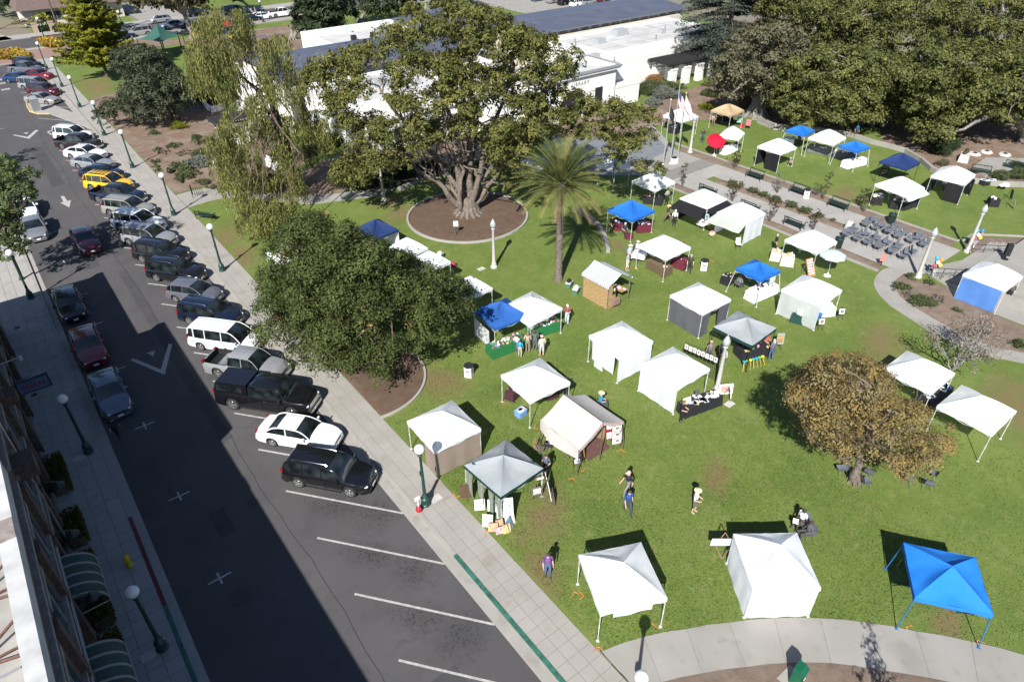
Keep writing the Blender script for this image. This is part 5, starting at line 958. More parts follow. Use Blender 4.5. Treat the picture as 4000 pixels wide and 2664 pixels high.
# ---------------------------------------------------------------- flags
def flagmat(name, kind):
    m = bpy.data.materials.new(name); m.use_nodes = True; n = m.node_tree; L = n.links; b = n.nodes['Principled BSDF']; b.inputs['Roughness'].default_value = .8
    uv = n.nodes.new('ShaderNodeUVMap'); sp = n.nodes.new('ShaderNodeSeparateXYZ'); L.new(uv.outputs[0],sp.inputs[0])
    def mth(op,a,c):
        k = n.nodes.new('ShaderNodeMath'); k.operation = op
        for i, v in enumerate((a,c)):
            if isinstance(v,(int,float)): k.inputs[i].default_value = v
            else: L.new(v,k.inputs[i])
        return k.outputs[0]
    def mx(f,a,c):
        k = n.nodes.new('ShaderNodeMix'); k.data_type = 'RGBA'; L.new(f,k.inputs[0])
        for i, v in ((6,a),(7,c)):
            if isinstance(v,tuple): k.inputs[i].default_value = (*v,1)
            else: L.new(v,k.inputs[i])
        return k.outputs[2]
    if kind == 'us':
        s = mth('GREATER_THAN',mth('FRACT',mth('MULTIPLY',sp.outputs[1],6.5),0),.5); col = mx(s,(.78,.76,.74),(.45,.04,.06)); cn = mth('MULTIPLY',mth('LESS_THAN',sp.outputs[0],.4),mth('GREATER_THAN',sp.outputs[1],.46)); col = mx(cn,col,(.03,.05,.16))
    elif kind == 'ca': col = mx(mth('LESS_THAN',sp.outputs[1],.18),(.78,.76,.73),(.5,.09,.08))
    else: col = mx(mth('LESS_THAN',mth('ABSOLUTE',mth('SUBTRACT',sp.outputs[1],.5),0),.12),(.015,.015,.018),(.03,.03,.035))
    L.new(col,b.inputs['Base Color']); return m
def flagpole(label, p, h, fz, kind, flen, ang, ball):
    t = thing('flagpole',label,'flagpole',p); mb = MB(); mb.tube([(0,0,0),(0,0,h)],[.075,.04],10); mb.obj('pole',M_metal,t,True); mb = MB(); mb.lathe([(.16,0),(.16,.12),(.09,.2)],10); mb.obj('base',M_metal,t,True)
    mb = MB(); mb.ball((0,0,h+.08),.11,10,7); mb.obj('ball_finial',flat('gold',(.7,.45,.12),.3,metal=.8) if ball else M_metal,t,True)
    nu, nv = 14, 10; mb = MB(); d = Vector((math.cos(ang),math.sin(ang),0)); s = Vector((-d.y,d.x,0)); H_ = 1.25
    def f_(u,v):
        q = d*(.05+u*flen*.36)+s*(.13*math.sin(u*9+v*2)*u)+Vector((0,0,fz-(1-v)*H_-u*flen*.72-.1*math.sin(u*7)))
        return tuple(q)
    mb.grid(f_,nu,nv); o = mb.obj('flag',flagmat('flag_'+kind,kind),t,True,angle=80); ul = o.data.uv_layers.new(name='UVMap')
    for pl in o.data.polygons:
        for li in pl.loop_indices: vi = o.data.loops[li].vertex_index; ul.data[li].uv = ((vi % (nu+1))/nu,(vi//(nu+1))/nv)
    return t
q1 = G('c',1605,1440); flagpole('tall flagpole with the red, white and blue striped flag',q1,8.9,8.0,'us',1.9,-.6,True)
q2 = G('c',1672,1395); flagpole('flagpole with the white flag edged in red',q2,7.2,7.0,'ca',2.1,-.7,True); q3 = G('c',1545,1445); flagpole('flagpole with the limp black flag',q3,7.0,6.6,'pow',1.5,-.5,False)
t = thing('flag_box','white box with a black bag at the flagpole foot','box',G('c',1640,1430)); mb = MB(); mb.box((0,0,.3),(.7,.5,.6)); mb.obj('box',M_white,t); mb = MB(); mb.ball((0,0,.62),(.36,.26,.14)); mb.obj('bag',M_black,t,True)
# ---------------------------------------------------------------- bins, hydrant, signs and boxes
def wastebox(label, p, rz):
    t = thing('waste_box',label,'waste box',p,rz,'white cardboard waste boxes'); mb = MB(); mb.box((0,0,.42),(.48,.48,.84)); mb.obj('box',M_white,t); mb = MB(); mb.lathe([(.33,.80),(.35,.86),(.29,.93),(.2,.9)],10); mb.obj('bag_liner',M_black,t)
    for a in (0,math.pi/2,math.pi,-math.pi/2): mb = MB(); mb.M = Matrix.Rotation(a,4,'Z'); mb.box((0,-.243,.5),(.3,.006,.16)); mb.cm = 1; mb.box((.02,-.243,.28),(.26,.006,.07)); mb.obj('print',[C(.25,.3,.38),C(.5,.08,.08)],t)
for z, x, y, lab in [('j',745,600,'white waste box with black liner near the blue canopy'),('k',1228,1015,'white waste box with black liner in the middle of the lawn'),('l',330,835,'white waste box beside the upper plaza bench')]: wastebox(lab,G(z,x,y),.6)
for z, x, y, lab in [('l',1070,1060,'green round litter bin behind the seat rows'),('l',605,1275,'green round litter bin behind the pale parasol')]:
    t = thing('litter_bin',lab,'litter bin',G(z,x,y),0,'green litter bins'); mb = MB(); mb.lathe([(.28,0),(.33,.1),(.36,.9),(.38,.95)],14); mb.obj('body',M_bgreen,t,True); mb = MB(); mb.lathe([(.38,.94),(.36,1.0),(.2,1.02),(.18,.98)],14); mb.obj('lid',M_bgreen,t,True)
t = thing('fire_hydrant','yellow fire hydrant on the shaded left pavement','hydrant',G('g',825,825)); M_hyd = mat('hydrant_yellow',(.55,.42,.02),.5,var=.1); mb = MB(); mb.lathe([(.17,0),(.17,.06),(.11,.08),(.11,.55),(.14,.58),(.14,.62),(.10,.68),(.04,.74),(.03,.8)],12); mb.obj('barrel',M_hyd,t,True)
for a in (0,2.1,4.2): mb = MB(); mb.tube([(math.cos(a)*.1,math.sin(a)*.1,.45),(math.cos(a)*.2,math.sin(a)*.2,.45)],.06,8); mb.obj('outlet_cap',M_hyd,t,True)
t = thing('kettle_stand','red charity kettle on a white stand at the lamp foot','kettle',G('o',308,1112)); M_red = C(.45,.02,.03,.4); mb = MB(); mb.lathe([(.05,0),(.16,.06),(.18,.2),(.12,.32),(.10,.34)],12); mb.obj('kettle',M_red,t,True); mb = MB(); mb.tube([(0,.02,.3),(0,.02,.85)],.025,6); mb.obj('stem',M_white,t); mb = MB(); mb.box((-.03,.0,.98),(.28,.02,.24)); mb.obj('sign_card',M_white,t)
t = thing('newspaper_box','green metal newspaper box on the bark by the curved path','newspaper box',G('r',175,1570),YAW*0+.1); M_ng = mat('box_green',(.01,.13,.065),.4,var=.1); mb = MB(); mb.box((0,0,.55),(.5,.42,.9)); mb.add([(-.26,-.25,1.0),(.26,-.25,1.0),(.26,.22,1.0),(-.26,.22,1.0),(-.26,-.05,1.15),(.26,-.05,1.15),(.26,.22,1.15),(-.26,.22,1.15)],[(0,1,5,4),(1,2,6,5),(2,3,7,6),(3,0,4,7),(4,5,6,7)]); mb.box((0,.05,.05),(.4,.3,.12)); mb.obj('cabinet',M_ng,t); mb = MB(); mb.box((0,-.215,.68),(.36,.02,.45)); mb.obj('door',flat('box_dark',(.008,.05,.03),.3),t); mb = MB(); mb.box((.1,-.232,.45),(.14,.01,.08)); mb.obj('label_plate',M_white,t)
slabm_ = MB(); slabm_.box((0,0,.03),(.9,.7,.08)); tag(slabm_.obj('box_footing',M_conc,None,loc=G('r',140,1545)),'pale concrete footing under the green newspaper box','footing')
def post_sign(label, p, w, h, z, m, rz=0, name='post_sign'):
    t = thing(name,label,'sign',p,rz); mb = MB(); mb.tube([(0,0,0),(0,0,z)],.03,6); mb.obj('post',M_bgreen,t); mb = MB(); mb.box((0,-.035,z+.0),(w,.03,h)); mb.obj('panel',m,t)
post_sign('white notice on a thin post in the ring bed',G('i',1978,720),.42,.5,1.2,M_white,-.65); post_sign('dark framed notice board beside the bicycle rack',G('e',1690,615),.15,1.0,.9,M_bgreen,.6); post_sign('small board with red and white poster on the bark strip',G('l',985,1430),.42,.62,.75,C(.5,.2,.16),-.9)
t = thing('bicycle_rack','low wave bicycle rack on the side path','bicycle rack',G('e',1735,590),-.6); 
for k in range(3): mb = MB(); mb.tube([(-.5+.4*k,0,0),(-.5+.4*k,0,.7),(-.4+.4*k,0,.82),(-.3+.4*k,0,.7),(-.3+.4*k,0,0)],.025,6); mb.obj('loop',M_bgreen,t)
for z, x, y, lab in [('o',455,1000,'square utility cover in the pavement by the lamp'),('m',1455,1295,'square concrete cover in the lawn by the lamp post'),('i',2195,1010,'square concrete cover in the lawn near the double white canopy'),('g',945,1400,'square utility cover by the nearest left lamp'),('g',505,145,'square utility cover by the second left lamp')]:
    mb = MB(); mb.box((0,0,.012),(.62,.45,.03)); tag(mb.obj('utility_cover',M_conpost,None,loc=G(z,x,y),rz=.03),lab,'cover',group='utility covers')
for z, x, y, lab in [('g',630,905,'dark mat-like plate on the pavement beside the hedge'),('g',677,1090,'dark plate on the pavement before the awning'),('f',150,405,'dark plate on the far left pavement'),('f',297,992,'dark plate below the shop sign')]:
    mb = MB(); mb.box((0,0,.012),(.32,.26,.02)); tag(mb.obj('pavement_plate',M_dark,None,loc=G(z,x,y)),lab,'plate',group='dark pavement plates')
t = thing('street_kiosk','grey metal kiosk box on the parking island','kiosk',G('a',330,970)); mb = MB(); mb.box((0,0,.8),(1.0,.9,1.6)); mb.obj('cabinet',M_steel,t); mb = MB(); mb.add([(-.55,-.5,1.6),(.55,-.5,1.6),(.55,.5,1.6),(-.55,.5,1.6),(-.3,-.2,2.0),(.3,-.2,2.0),(.3,.3,2.0),(-.3,.3,2.0)],[(0,1,5,4),(1,2,6,5),(2,3,7,6),(3,0,4,7),(4,5,6,7)]); mb.obj('top',M_steel,t)
mb = MB(); mb.lathe([(.45,0),(.38,.4),(.30,.85),(.25,.9)],12); o = mb.obj('concrete_bollard',M_conpost,None,True,loc=G('l',700,1120)); tag(o,'stubby concrete planter post at the end of the rose strip','bollard')
# handrails, loudspeaker, balloons
M_rail = flat('rail_dark',(.02,.02,.022),.5)
for z, a, b, lab in [('l',(1410,1540),(1700,1560),'dark handrail beside the near stage steps'),('l',(1760,1330),(2080,1350),'dark handrail at the far side of the stage')]:
    p, q = G(z,*a), G(z,*b,ZP+.3); t = thing('handrail',lab,'handrail',p,0,'dark stage handrails'); d = q-p; mb = MB(); mb.tube([(0,0,.95),(d.x,d.y,d.z+.95)],.028,6); mb.tube([(0,0,.5),(d.x,d.y,d.z+.5)],.02,6); mb.obj('rail',M_rail,t)
    for f in (0,.35,.7,1): mb = MB(); mb.tube([tuple(d*f),(d.x*f,d.y*f,d.z*f+.95)],.025,6); mb.obj('post',M_rail,t)
q = G('l',2070,1370,ZP+.66); t = thing('loudspeaker','tall black loudspeaker standing on the stage','loudspeaker',q,.6); mb = MB(); mb.box((0,0,.85),(.42,.4,1.0)); mb.obj('cabinet',M_black,t); mb = MB(); mb.lathe([(.3,0),(.25,.04),(.05,.06),(.05,.4)],8); mb.obj('stand',M_black,t)
def balloons(label, p, n):
    t = thing('balloon_cluster',label,'balloons',p,0); cols = [(.02,.2,.6),(.6,.05,.05),(.7,.55,.03),(.05,.4,.1),(.75,.75,.75),(.7,.25,.04),(.05,.3,.65)]
    for i in range(n):
        a = i*2.4; z = .9+.13*i; c = (math.cos(a)*.2,math.sin(a)*.2,z); mb = MB(); mb.ball(c,(.15,.15,.18),10,8); mb.obj('balloon',C(*cols[i % 7],.3),t,True)
    mb = MB(); [mb.tube([(0,0,.1),(math.cos(i*2.4)*.2,math.sin(i*2.4)*.2,.72+.13*i)],.006,4) for i in range(n)]; mb.obj('strings',M_white,t)
balloons('bunch of coloured balloons at the near stage handrail',G('l',1440,1530),7); balloons('bunch of coloured balloons at the far concrete lamp post',G('l',1790,1285),8)
# stones and plaques on the terrace
for z, x, y, lab in [('d',1970,1190,'round plaque stone left of three on the terrace'),('d',2060,1175,'round plaque stone in the middle on the terrace'),('d',2200,1195,'plaque stone on the right of the terrace')]:
    t = thing('plaque_stone',lab,'plaque',G(z,x,y),0,'pale plaque stones'); mb = MB(); mb.lathe([(.62,0),(.66,.15),(.55,.28),(.3,.3)],9); mb.obj('stone',mat('pale_stone',(.55,.52,.47),.9,var=.15,bump=.5,bscale=8),t); mb = MB(); mb.box((0,-.02,.31),(.5,.4,.04)); mb.obj('plaque',flat('bronze',(.05,.04,.03),.4),t)
t = thing('stone_block','rough white stone block with dark sculpture on the terrace','stone block',G('d',1885,1235),.3); mb = MB(); random.seed(3); mb.box((0,0,.4),(1.7,1.0,.8),0,.88); mb.obj('block',MATS['pale_stone'],t); mb = MB(); [mb.ball((random.gauss(.1,.2),random.gauss(0,.12),.85+.1*k),(.25,.2,.18),8,6) for k in range(4)]; mb.obj('sculpture',MATS['bronze'],t,True)
# ================================================================ people
POSES = {}
def pose_mesh(pose):
    if pose in POSES: return POSES[pose]
    V_ = {}; E_ = []; bones = []
    def v(k, p, r): V_[k] = (Vector(p), r)
    def e(a, b, m): E_.append((a,b)); bones.append((a,b,m))
    sit = pose == 'sit'; dz = -.47 if sit else 0
    walk = .20 if pose == 'walk' else .03
    v('pel',(0,0,.96+dz),.150); v('wai',(.0,0,1.12+dz),.135); v('che',(.01,0,1.30+dz),.160); v('upc',(0,0,1.42+dz),.115); v('nek',(.01,0,1.50+dz),.058); v('hed',(.025,0,1.60+dz),.086); v('top',(.02,0,1.70+dz),.082)
    for a, b, m in (('pel','wai',2),('wai','che',1),('che','upc',1),('upc','nek',0),('nek','hed',0),('hed','top',0)): e(a,b,m)
    for s, n in ((1,'l'),(-1,'r')):
        sw = walk*s; bend = .30 if pose in ('hold','sit') or (pose == 'walk') else 0
        v('sh'+n,(0,s*.185,1.41+dz),.066); v('el'+n,(-.03-sw*.5,s*.235,1.13+dz),.046)
        wr = (.20,s*.16,1.08+dz) if bend and pose != 'walk' else (.08-sw*.9,s*.24,.90+dz); v('wr'+n,wr,.032); w = Vector(wr); d = (w-V_['el'+n][0]).normalized(); v('ha'+n,w+d*.085,.036)
        e('upc','sh'+n,1); e('sh'+n,'el'+n,1); e('el'+n,'wr'+n,0); e('wr'+n,'ha'+n,0)
        v('hi'+n,(.0,s*.095,.90+dz),.098)
        if sit: v('kn'+n,(.44,s*.13,.47),.062); v('an'+n,(.42,s*.13,.10),.045); v('to'+n,(.58,s*.14,.045),.040); v('hi'+n,(.05,s*.1,.47),.095)
        else: v('kn'+n,(.04+sw*1.0,s*.10,.50),.064); v('an'+n,(-.01+sw*1.5,s*.10,.09 if sw >= 0 else .13),.044); v('to'+n,(.16+sw*1.5,s*.12,.045),.040)
        e('pel','hi'+n,2); e('hi'+n,'kn'+n,2); e('kn'+n,'an'+n,5); e('an'+n,'to'+n,3)
    keys = list(V_); me = bpy.data.meshes.new('tmp'); me.from_pydata([V_[k][0] for k in keys],[(keys.index(a),keys.index(b)) for a, b in E_],[])
    o = bpy.data.objects.new('tmp',me); COL.objects.link(o); md = o.modifiers.new('s','SKIN'); md.use_smooth_shade = True; ss = o.modifiers.new('u','SUBSURF'); ss.levels = 1; ss.render_levels = 1
    for i, k in enumerate(keys): me.skin_vertices[0].data[i].radius = (V_[k][1],V_[k][1]); me.skin_vertices[0].data[i].use_root = (k == 'pel')
    bpy.context.view_layer.update(); ev = bpy.data.meshes.new_from_object(o.evaluated_get(bpy.context.evaluated_depsgraph_get())); bpy.data.objects.remove(o)
    mb = MB(); mb.add([tuple(x.co) for x in ev.vertices],[tuple(p.vertices) for p in ev.polygons]); mi = []
    for p in ev.polygons:
        c = Vector(p.center); best = min(bones,key=lambda b: seg_d(c,V_[b[0]][0],V_[b[1]][0])-.6*(V_[b[0]][1]+V_[b[1]][1])*.5); mi.append(best[2])
    mb.mi = mi
    for n in 'lr':                                # fingers and thumb
        a = V_['wr'+n][0]; h = V_['ha'+n][0]; d = (h-a).normalized(); sd = d.cross(Vector((0,1,0))).normalized(); inn = Vector((0,-1 if n == 'l' else 1,0)); mb.cm = 0
        for i in range(4): r0 = h+sd*(.026-.017*i); L_ = (.075,.085,.08,.06)[i]; mb.tube([r0,r0+d*L_*.5,r0+d*L_*.8+inn*L_*.35],[.0095,.009,.007],5)
        mb.tube([a+d*.03+sd*.03,a+d*.06+sd*.055+inn*.01,a+d*.10+sd*.058+inn*.03],[.012,.011,.008],5)
    hd = V_['hed'][0]; mb.cm = 0; mb.ball(hd+Vector((.098,0,.0)),(.022,.014,.022),6,5)
    for s in (1,-1): mb.cm = 0; mb.ball(hd+Vector((0,s*.088,.01)),(.02,.012,.03),6,5); mb.cm = 6; mb.ball(hd+Vector((.085,s*.034,.035)),.011,6,4)
    mb.cm = 7; mb.ball(hd+Vector((.09,0,-.045)),(.008,.026,.007),6,4)
    me = mb.mesh('body',[M_white]*8,True,60); POSES[pose] = (me,hd.copy()); return POSES[pose]
def seg_d(p, a, b):
    t = max(0,min(1,(p-a).dot(b-a)/max(1e-9,(b-a).length_squared))); return (p-(a+(b-a)*t)).length
SK = {'l': (.55,.33,.24), 'm': (.36,.20,.13), 'd': (.12,.065,.045)}
HM = {}
def head_mesh(kind):
    if kind in HM: return HM[kind]
    mb = MB()
    if kind == 'hair': mb.grid(lambda u,v: (-.012+.106*math.cos(6.283*u)*math.cos(v*1.57)*(1 if math.cos(6.283*u) < .3 else .86),.103*math.sin(6.283*u)*math.cos(v*1.57),.03-.06*(math.cos(6.283*u) < .2)*(1-v)+.118*math.sin(v*1.57)),14,6)
    elif kind == 'long': mb.grid(lambda u,v: (-.02+.112*math.cos(6.283*u)*math.cos(v*1.57)*(1 if math.cos(6.283*u) < .3 else .86),.110*math.sin(6.283*u)*math.cos(v*1.57),.03-.20*(math.cos(6.283*u) < .25)*(1-v)+.12*math.sin(v*1.57)),14,6)
    elif kind == 'hat': mb.lathe([(.20,.07),(.205,.08),(.115,.085),(.108,.16),(.07,.19),(.0,.195)],16)
    else: mb.lathe([(.108,.05),(.108,.10),(.09,.15),(.03,.17)],14); mb.box((.13,0,.06),(.14,.15,.015))
    HM[kind] = mb.mesh(kind,M_white,True,70); return HM[kind]
def person(label, p, rz, shirt, pants, pose='stand', skin='l', hair=(.06,.04,.03), head='hair', headcol=None, shorts=False, h=1.0, group='visitors and stallholders'):
    me, hd = pose_mesh(pose); t = thing('person',label,'person',p,rz,group); t.scale = (h,h,h); o = link('body',me,t)
    sk = C(*SK[skin],.5); pa = C(*pants,.8); cols = [sk,C(*shirt,.8),pa,C(.05,.05,.055,.6) if not shorts else C(.45,.43,.4,.6),sk,sk if shorts else pa,C(.02,.02,.02,.4),C(.35,.12,.10,.5)]
    for i, m in enumerate(cols): o.material_slots[i].link = 'OBJECT'; o.material_slots[i].material = m
    q = link({'hair':'hair','long':'hair','hat':'hat','cap':'cap'}[head],head_mesh(head),t,hd,0,C(*(headcol or hair),.8))
    if head in ('hat','cap'): link('hair',head_mesh('hair'),t,hd,0,C(*hair,.8))
    return t
def toward(z, x, y, z2, x2, y2): a, b = G(z,x,y), G(z2,x2,y2); return face_to(a,b)
CAMD = -math.pi/2-YAW      # looks to the camera
def PR(deg): return CAMD+R(deg)
for z, x, y, a, sh, pt, kw, lab in [
 ('q',240,375,-60,(.02,.02,.035),(.25,.245,.24),dict(pose='walk',head='cap',headcol=(.55,.42,.36)),'bald man in navy shirt and grey trousers walking over the lawn'),
 ('q',243,495,10,(.02,.09,.33),(.05,.07,.12),dict(pose='walk'),'man in bright blue shirt and jeans walking below the navy-shirted man'),
 ('q',662,490,60,(.62,.60,.58),(.16,.14,.12),dict(pose='hold',head='hat',headcol=(.6,.52,.35),shorts=True),'man in white shirt, shorts and straw hat holding papers on the lawn'),
 ('s',1915,590,10,(.20,.09,.32),(.10,.15,.30),dict(pose='stand',head='hair'),'woman in purple plaid shirt and jeans walking near the pavement'),
 ('j',1162,398,150,(.65,.66,.68),(.10,.13,.22),dict(h=.88),'girl in white top at the green table'),('j',1190,440,170,(.02,.32,.55),(.50,.45,.36),dict(h=.84),'boy in turquoise shirt and pale trousers at the green table'),
 ('j',1257,398,175,(.48,.38,.28),(.33,.26,.19),dict(pose='hold',head='long',hair=(.25,.15,.08)),'woman in tan top and brown trousers at the green table'),('j',1320,378,175,(.14,.15,.14),(.12,.15,.20),dict(pose='hold',head='long'),'woman in dark patterned clothes at the green table'),
 ('j',1380,432,200,(.62,.55,.46),(.50,.52,.58),dict(pose='stand',shorts=True,head='cap',headcol=(.6,.4,.33)),'bald man in cream shirt and pale shorts before the green table'),
 ('j',1600,150,-30,(.30,.09,.08),(.45,.53,.62),dict(pose='hold',head='long',hair=(.7,.66,.6)),'white-haired woman in red jacket and striped skirt at the green tables end'),('j',555,160,60,(.66,.66,.68),(.55,.56,.6),dict(pose='stand',head='long'),'person in white clothes in the shade under the oak'),
 ('j',1585,800,200,(.05,.05,.055),(.05,.05,.06),dict(pose='hold',skin='m'),'man in dark shirt inside the white maroon-table canopy'),('j',1890,880,90,(.03,.30,.48),(.06,.07,.1),dict(pose='sit',head='hat',headcol=(.62,.55,.35)),'seated man in turquoise shirt and straw hat behind the beige tent'),
 ('o',1415,810,-30,(.10,.12,.16),(.04,.04,.05),dict(pose='hold',head='hair'),'dark-haired painter at the palette easel'),
 ('m',1025,1455,60,(.012,.012,.014),(.012,.012,.014),dict(pose='hold',head='long',hair=(.22,.11,.05)),'woman in black with brown hair at the black print table'),('m',1265,930,180,(.20,.175,.165),(.09,.1,.12),dict(pose='stand',skin='l',head='cap',headcol=(.5,.33,.26)),'man in grey-brown T-shirt looking at the hung prints'),
 ('m',1395,990,-90,(.45,.44,.45),(.05,.07,.13),dict(pose='hold',head='hair'),'woman in pale top and jeans left of the concrete lamp post'),('m',1375,930,0,(.55,.55,.55),(.07,.08,.12),dict(pose='stand'),'man in white shirt under the grey canopy edge'),('m',1810,910,200,(.16,.16,.18),(.08,.13,.26),dict(pose='hold',head='long',hair=(.45,.42,.4)),'grey-haired woman in grey jacket and jeans at the craft table'),
 ('m',1765,800,20,(.50,.10,.07),(.1,.1,.12),dict(pose='sit',head='hat',headcol=(.4,.05,.04)),'seated woman in red under the grey canopy'),('m',1530,290,130,(.22,.23,.25),(.04,.04,.045),dict(pose='sit',head='long',hair=(.15,.08,.04)),'seated long-haired woman in grey top under the blue canopy'),
 ('k',905,605,60,(.035,.035,.04),(.17,.14,.12),dict(pose='walk',head='hat',headcol=(.65,.48,.2)),'man in dark jacket and yellow straw hat walking past the blue canopy'),('k',965,645,160,(.60,.62,.66),(.03,.03,.035),dict(pose='stand',head='hair',hair=(.6,.6,.58)),'white-haired man in pale shirt and black trousers on the lawn'),
 ('k',555,1030,60,(.42,.43,.42),(.60,.58,.53),dict(pose='stand',shorts=True,head='cap',headcol=(.55,.38,.3)),'bald man in patterned shirt and white shorts by the white canopy'),('k',640,880,60,(.6,.62,.66),(.10,.15,.28),dict(pose='sit',head='cap',headcol=(.6,.6,.6)),'seated man in white cap and jeans at the white canopy corner'),('k',578,915,30,(.36,.47,.60),(.3,.36,.45),dict(pose='sit',head='hat',headcol=(.62,.6,.42)),'seated woman in pale blue with sun hat at the white canopy corner'),
 ('k',1100,1045,-20,(.05,.06,.035),(.035,.04,.03),dict(pose='stand',head='hair',hair=(.4,.38,.35)),'man in dark olive clothes at the right leg of the white canopy'),('k',900,455,200,(.36,.35,.33),(.03,.03,.03),dict(pose='hold'),'woman in pale top inside the back white canopy'),('k',535,715,10,(.03,.035,.06),(.03,.03,.04),dict(pose='sit',head='hair',hair=(.65,.65,.65)),'seated white-haired woman in navy under the blue maroon-table canopy'),('k',418,700,60,(.03,.03,.04),(.03,.03,.03),dict(pose='stand'),'dark-clothed person at the left of the blue maroon-table canopy'),
 ('l',50,1310,60,(.012,.012,.014),(.012,.012,.014),dict(pose='stand',head='hair',hair=(.45,.4,.35)),'person in black beside the pale pedestal tables'),('l',1520,760,0,(.36,.42,.52),(.06,.07,.1),dict(pose='sit'),'seated person in pale blue inside the framed-picture canopy'),('l',1120,880,0,(.30,.33,.4),(.06,.07,.1),dict(pose='sit'),'seated person in grey-blue behind the black tables'),
 ('n',2080,405,150,(.10,.08,.06),(.015,.015,.018),dict(pose='hold',head='hair'),'person in striped top and black trousers behind the blue tarp'),('f',1050,1385,200,(.02,.022,.07),(.02,.02,.03),dict(pose='walk'),'person in dark blue stepping off the kerb in the shade'),('c',1885,1255,170,(.03,.04,.07),(.06,.09,.16),dict(pose='stand'),'man in dark top and jeans left of the red parasol'),('c',1980,1105,0,(.6,.6,.6),(.3,.2,.18),dict(pose='stand',head='long'),'person in white top left under the tan canopy'),('c',2030,1085,150,(.04,.04,.05),(.05,.05,.06),dict(pose='stand'),'dark-clothed person under the tan canopy'),
 ('d',622,1110,0,(.4,.05,.06),(.05,.05,.06),dict(pose='stand'),'person in red top under the far blue canopy'),('d',150,1130,0,(.08,.04,.12),(.04,.04,.05),dict(pose='stand'),'person in dark purple under the red-parasol canopy'),('d',1055,1060,0,(.02,.14,.28),(.04,.05,.07),dict(pose='stand'),'person in blue on the wall behind the white canopy'),('q',1340,575,-60,(.66,.66,.66),(.07,.07,.08),dict(pose='sit',skin='d'),'seated man in white shirt writing on a clipboard by the walled white tent'),('q',1382,650,-80,(.10,.11,.13),(.06,.065,.08),dict(pose='sit',skin='d'),'seated man in grey shirt at the corner of the walled white tent'),('t1',2185,1335,20,(.6,.6,.6),(.08,.08,.1),dict(pose='stand',head='cap',headcol=(.6,.6,.58)),'person in white beside the white canopy at the flagpoles'),('n',1290,1290,0,(.5,.35,.32),(.1,.1,.12),dict(pose='stand'),'person in pink half hidden behind the brown tree')]:
    person(lab,G(z,x,y),PR(a),sh,pt,**kw)
# chairs for the two seated men in the foreground and others
for z, x, y, a, lab in [('q',1345,580,-60,'grey chair under the writing man in white'),('q',1385,655,-80,'grey chair under the man in grey at the walled tent'),('m',1532,292,130,'dark chair under the long-haired seated woman'),('j',1892,884,90,'chair behind the beige tent under the straw-hatted man'),('k',642,884,60,'chair under the seated man in white cap'),('k',580,918,30,'chair under the seated woman in pale blue'),('k',537,718,10,'chair under the seated white-haired woman'),('m',1767,803,20,'chair under the seated woman in red'),('l',1522,762,0,'chair inside the framed-picture canopy'),('l',1122,882,0,'chair behind the black-clothed tables')]:
    q = G(z,x,y); d = Vector((math.cos(PR(a)),math.sin(PR(a)),0)); chair(lab,q-d*.02,PR(a),'occupied chairs')
# ================================================================ vehicles
M_tyre = flat('tyre',(.018,.018,.018),.85); M_rim = flat('alloy_rim',(.55,.56,.57),.3,metal=.8); M_carglass = mat('car_glass',(.020,.027,.030),.05,var=.5,scale=1.6,spec=.9); M_trimb = flat('black_trim',(.02,.02,.022),.5); M_head = mat('headlamp',(.72,.74,.76),.12,var=.05,spec=.8); M_tail = mat('tail_lamp',(.32,.012,.015),.2,var=.1); M_chrome = flat('chrome',(.65,.66,.67),.15,metal=1); M_plate = flat('number_plate',(.7,.7,.7),.5); M_amber = flat('amber_lamp',(.6,.2,.02),.3); M_under = flat('underbody',(.012,.012,.012),.9)
def paint(name, c, metal=.0): return mat('paint_'+name,c,.22,metal=metal,var=.03,scale=3,coat=.9,spec=.5)
# body: L W H, shoulder line, glass base and roof spans, axles, wheel radius
KIND = dict(
 sedan=dict(L=4.8,W=1.80,H=1.44,sh=[(-2.4,.86),(-2.3,.97),(-1.55,1.0),(.95,.94),(1.5,.88),(2.15,.78),(2.4,.62)],gb=(-1.75,1.05),rf=(-.95,.22),ax=(-1.38,1.42),wr=.32),
 suv=dict(L=4.65,W=1.84,H=1.72,sh=[(-2.32,.9),(-2.25,1.06),(1.0,1.03),(1.5,.99),(2.1,.88),(2.32,.68)],gb=(-2.24,1.12),rf=(-2.0,.28),ax=(-1.35,1.36),wr=.36),
 wagon=dict(L=4.95,W=1.90,H=1.74,sh=[(-2.47,.9),(-2.40,1.08),(1.1,1.04),(1.7,.99),(2.25,.88),(2.47,.66)],gb=(-2.38,1.25),rf=(-2.02,.38),ax=(-1.5,1.5),wr=.38),
 hatch=dict(L=4.15,W=1.74,H=1.50,sh=[(-2.07,.88),(-2.0,.98),(.95,.95),(1.45,.88),(1.9,.78),(2.07,.60)],gb=(-1.98,1.15),rf=(-1.55,.15),ax=(-1.25,1.3),wr=.31),
 minivan=dict(L=4.9,W=1.92,H=1.74,sh=[(-2.45,.85),(-2.38,1.0),(1.35,.97),(1.8,.92),(2.25,.82),(2.45,.62)],gb=(-2.40,1.75),rf=(-2.22,.75),ax=(-1.45,1.5),wr=.33),
 pickup=dict(L=5.5,W=1.88,H=1.80,sh=[(-2.75,.95),(-2.7,1.12),(1.3,1.10),(1.8,1.06),(2.5,.98),(2.75,.72)],gb=(-.85,1.42),rf=(-.72,.72),ax=(-1.65,1.75),wr=.40,bed=(-2.62,-.92)),
 bigtruck=dict(L=6.3,W=2.0,H=1.98,sh=[(-3.15,1.0),(-3.1,1.28),(1.55,1.26),(2.0,1.22),(2.95,1.16),(3.15,.85)],gb=(-.75,1.75),rf=(-.65,1.15),ax=(-1.95,2.05),wr=.44,shell=(-3.08,-.80)))
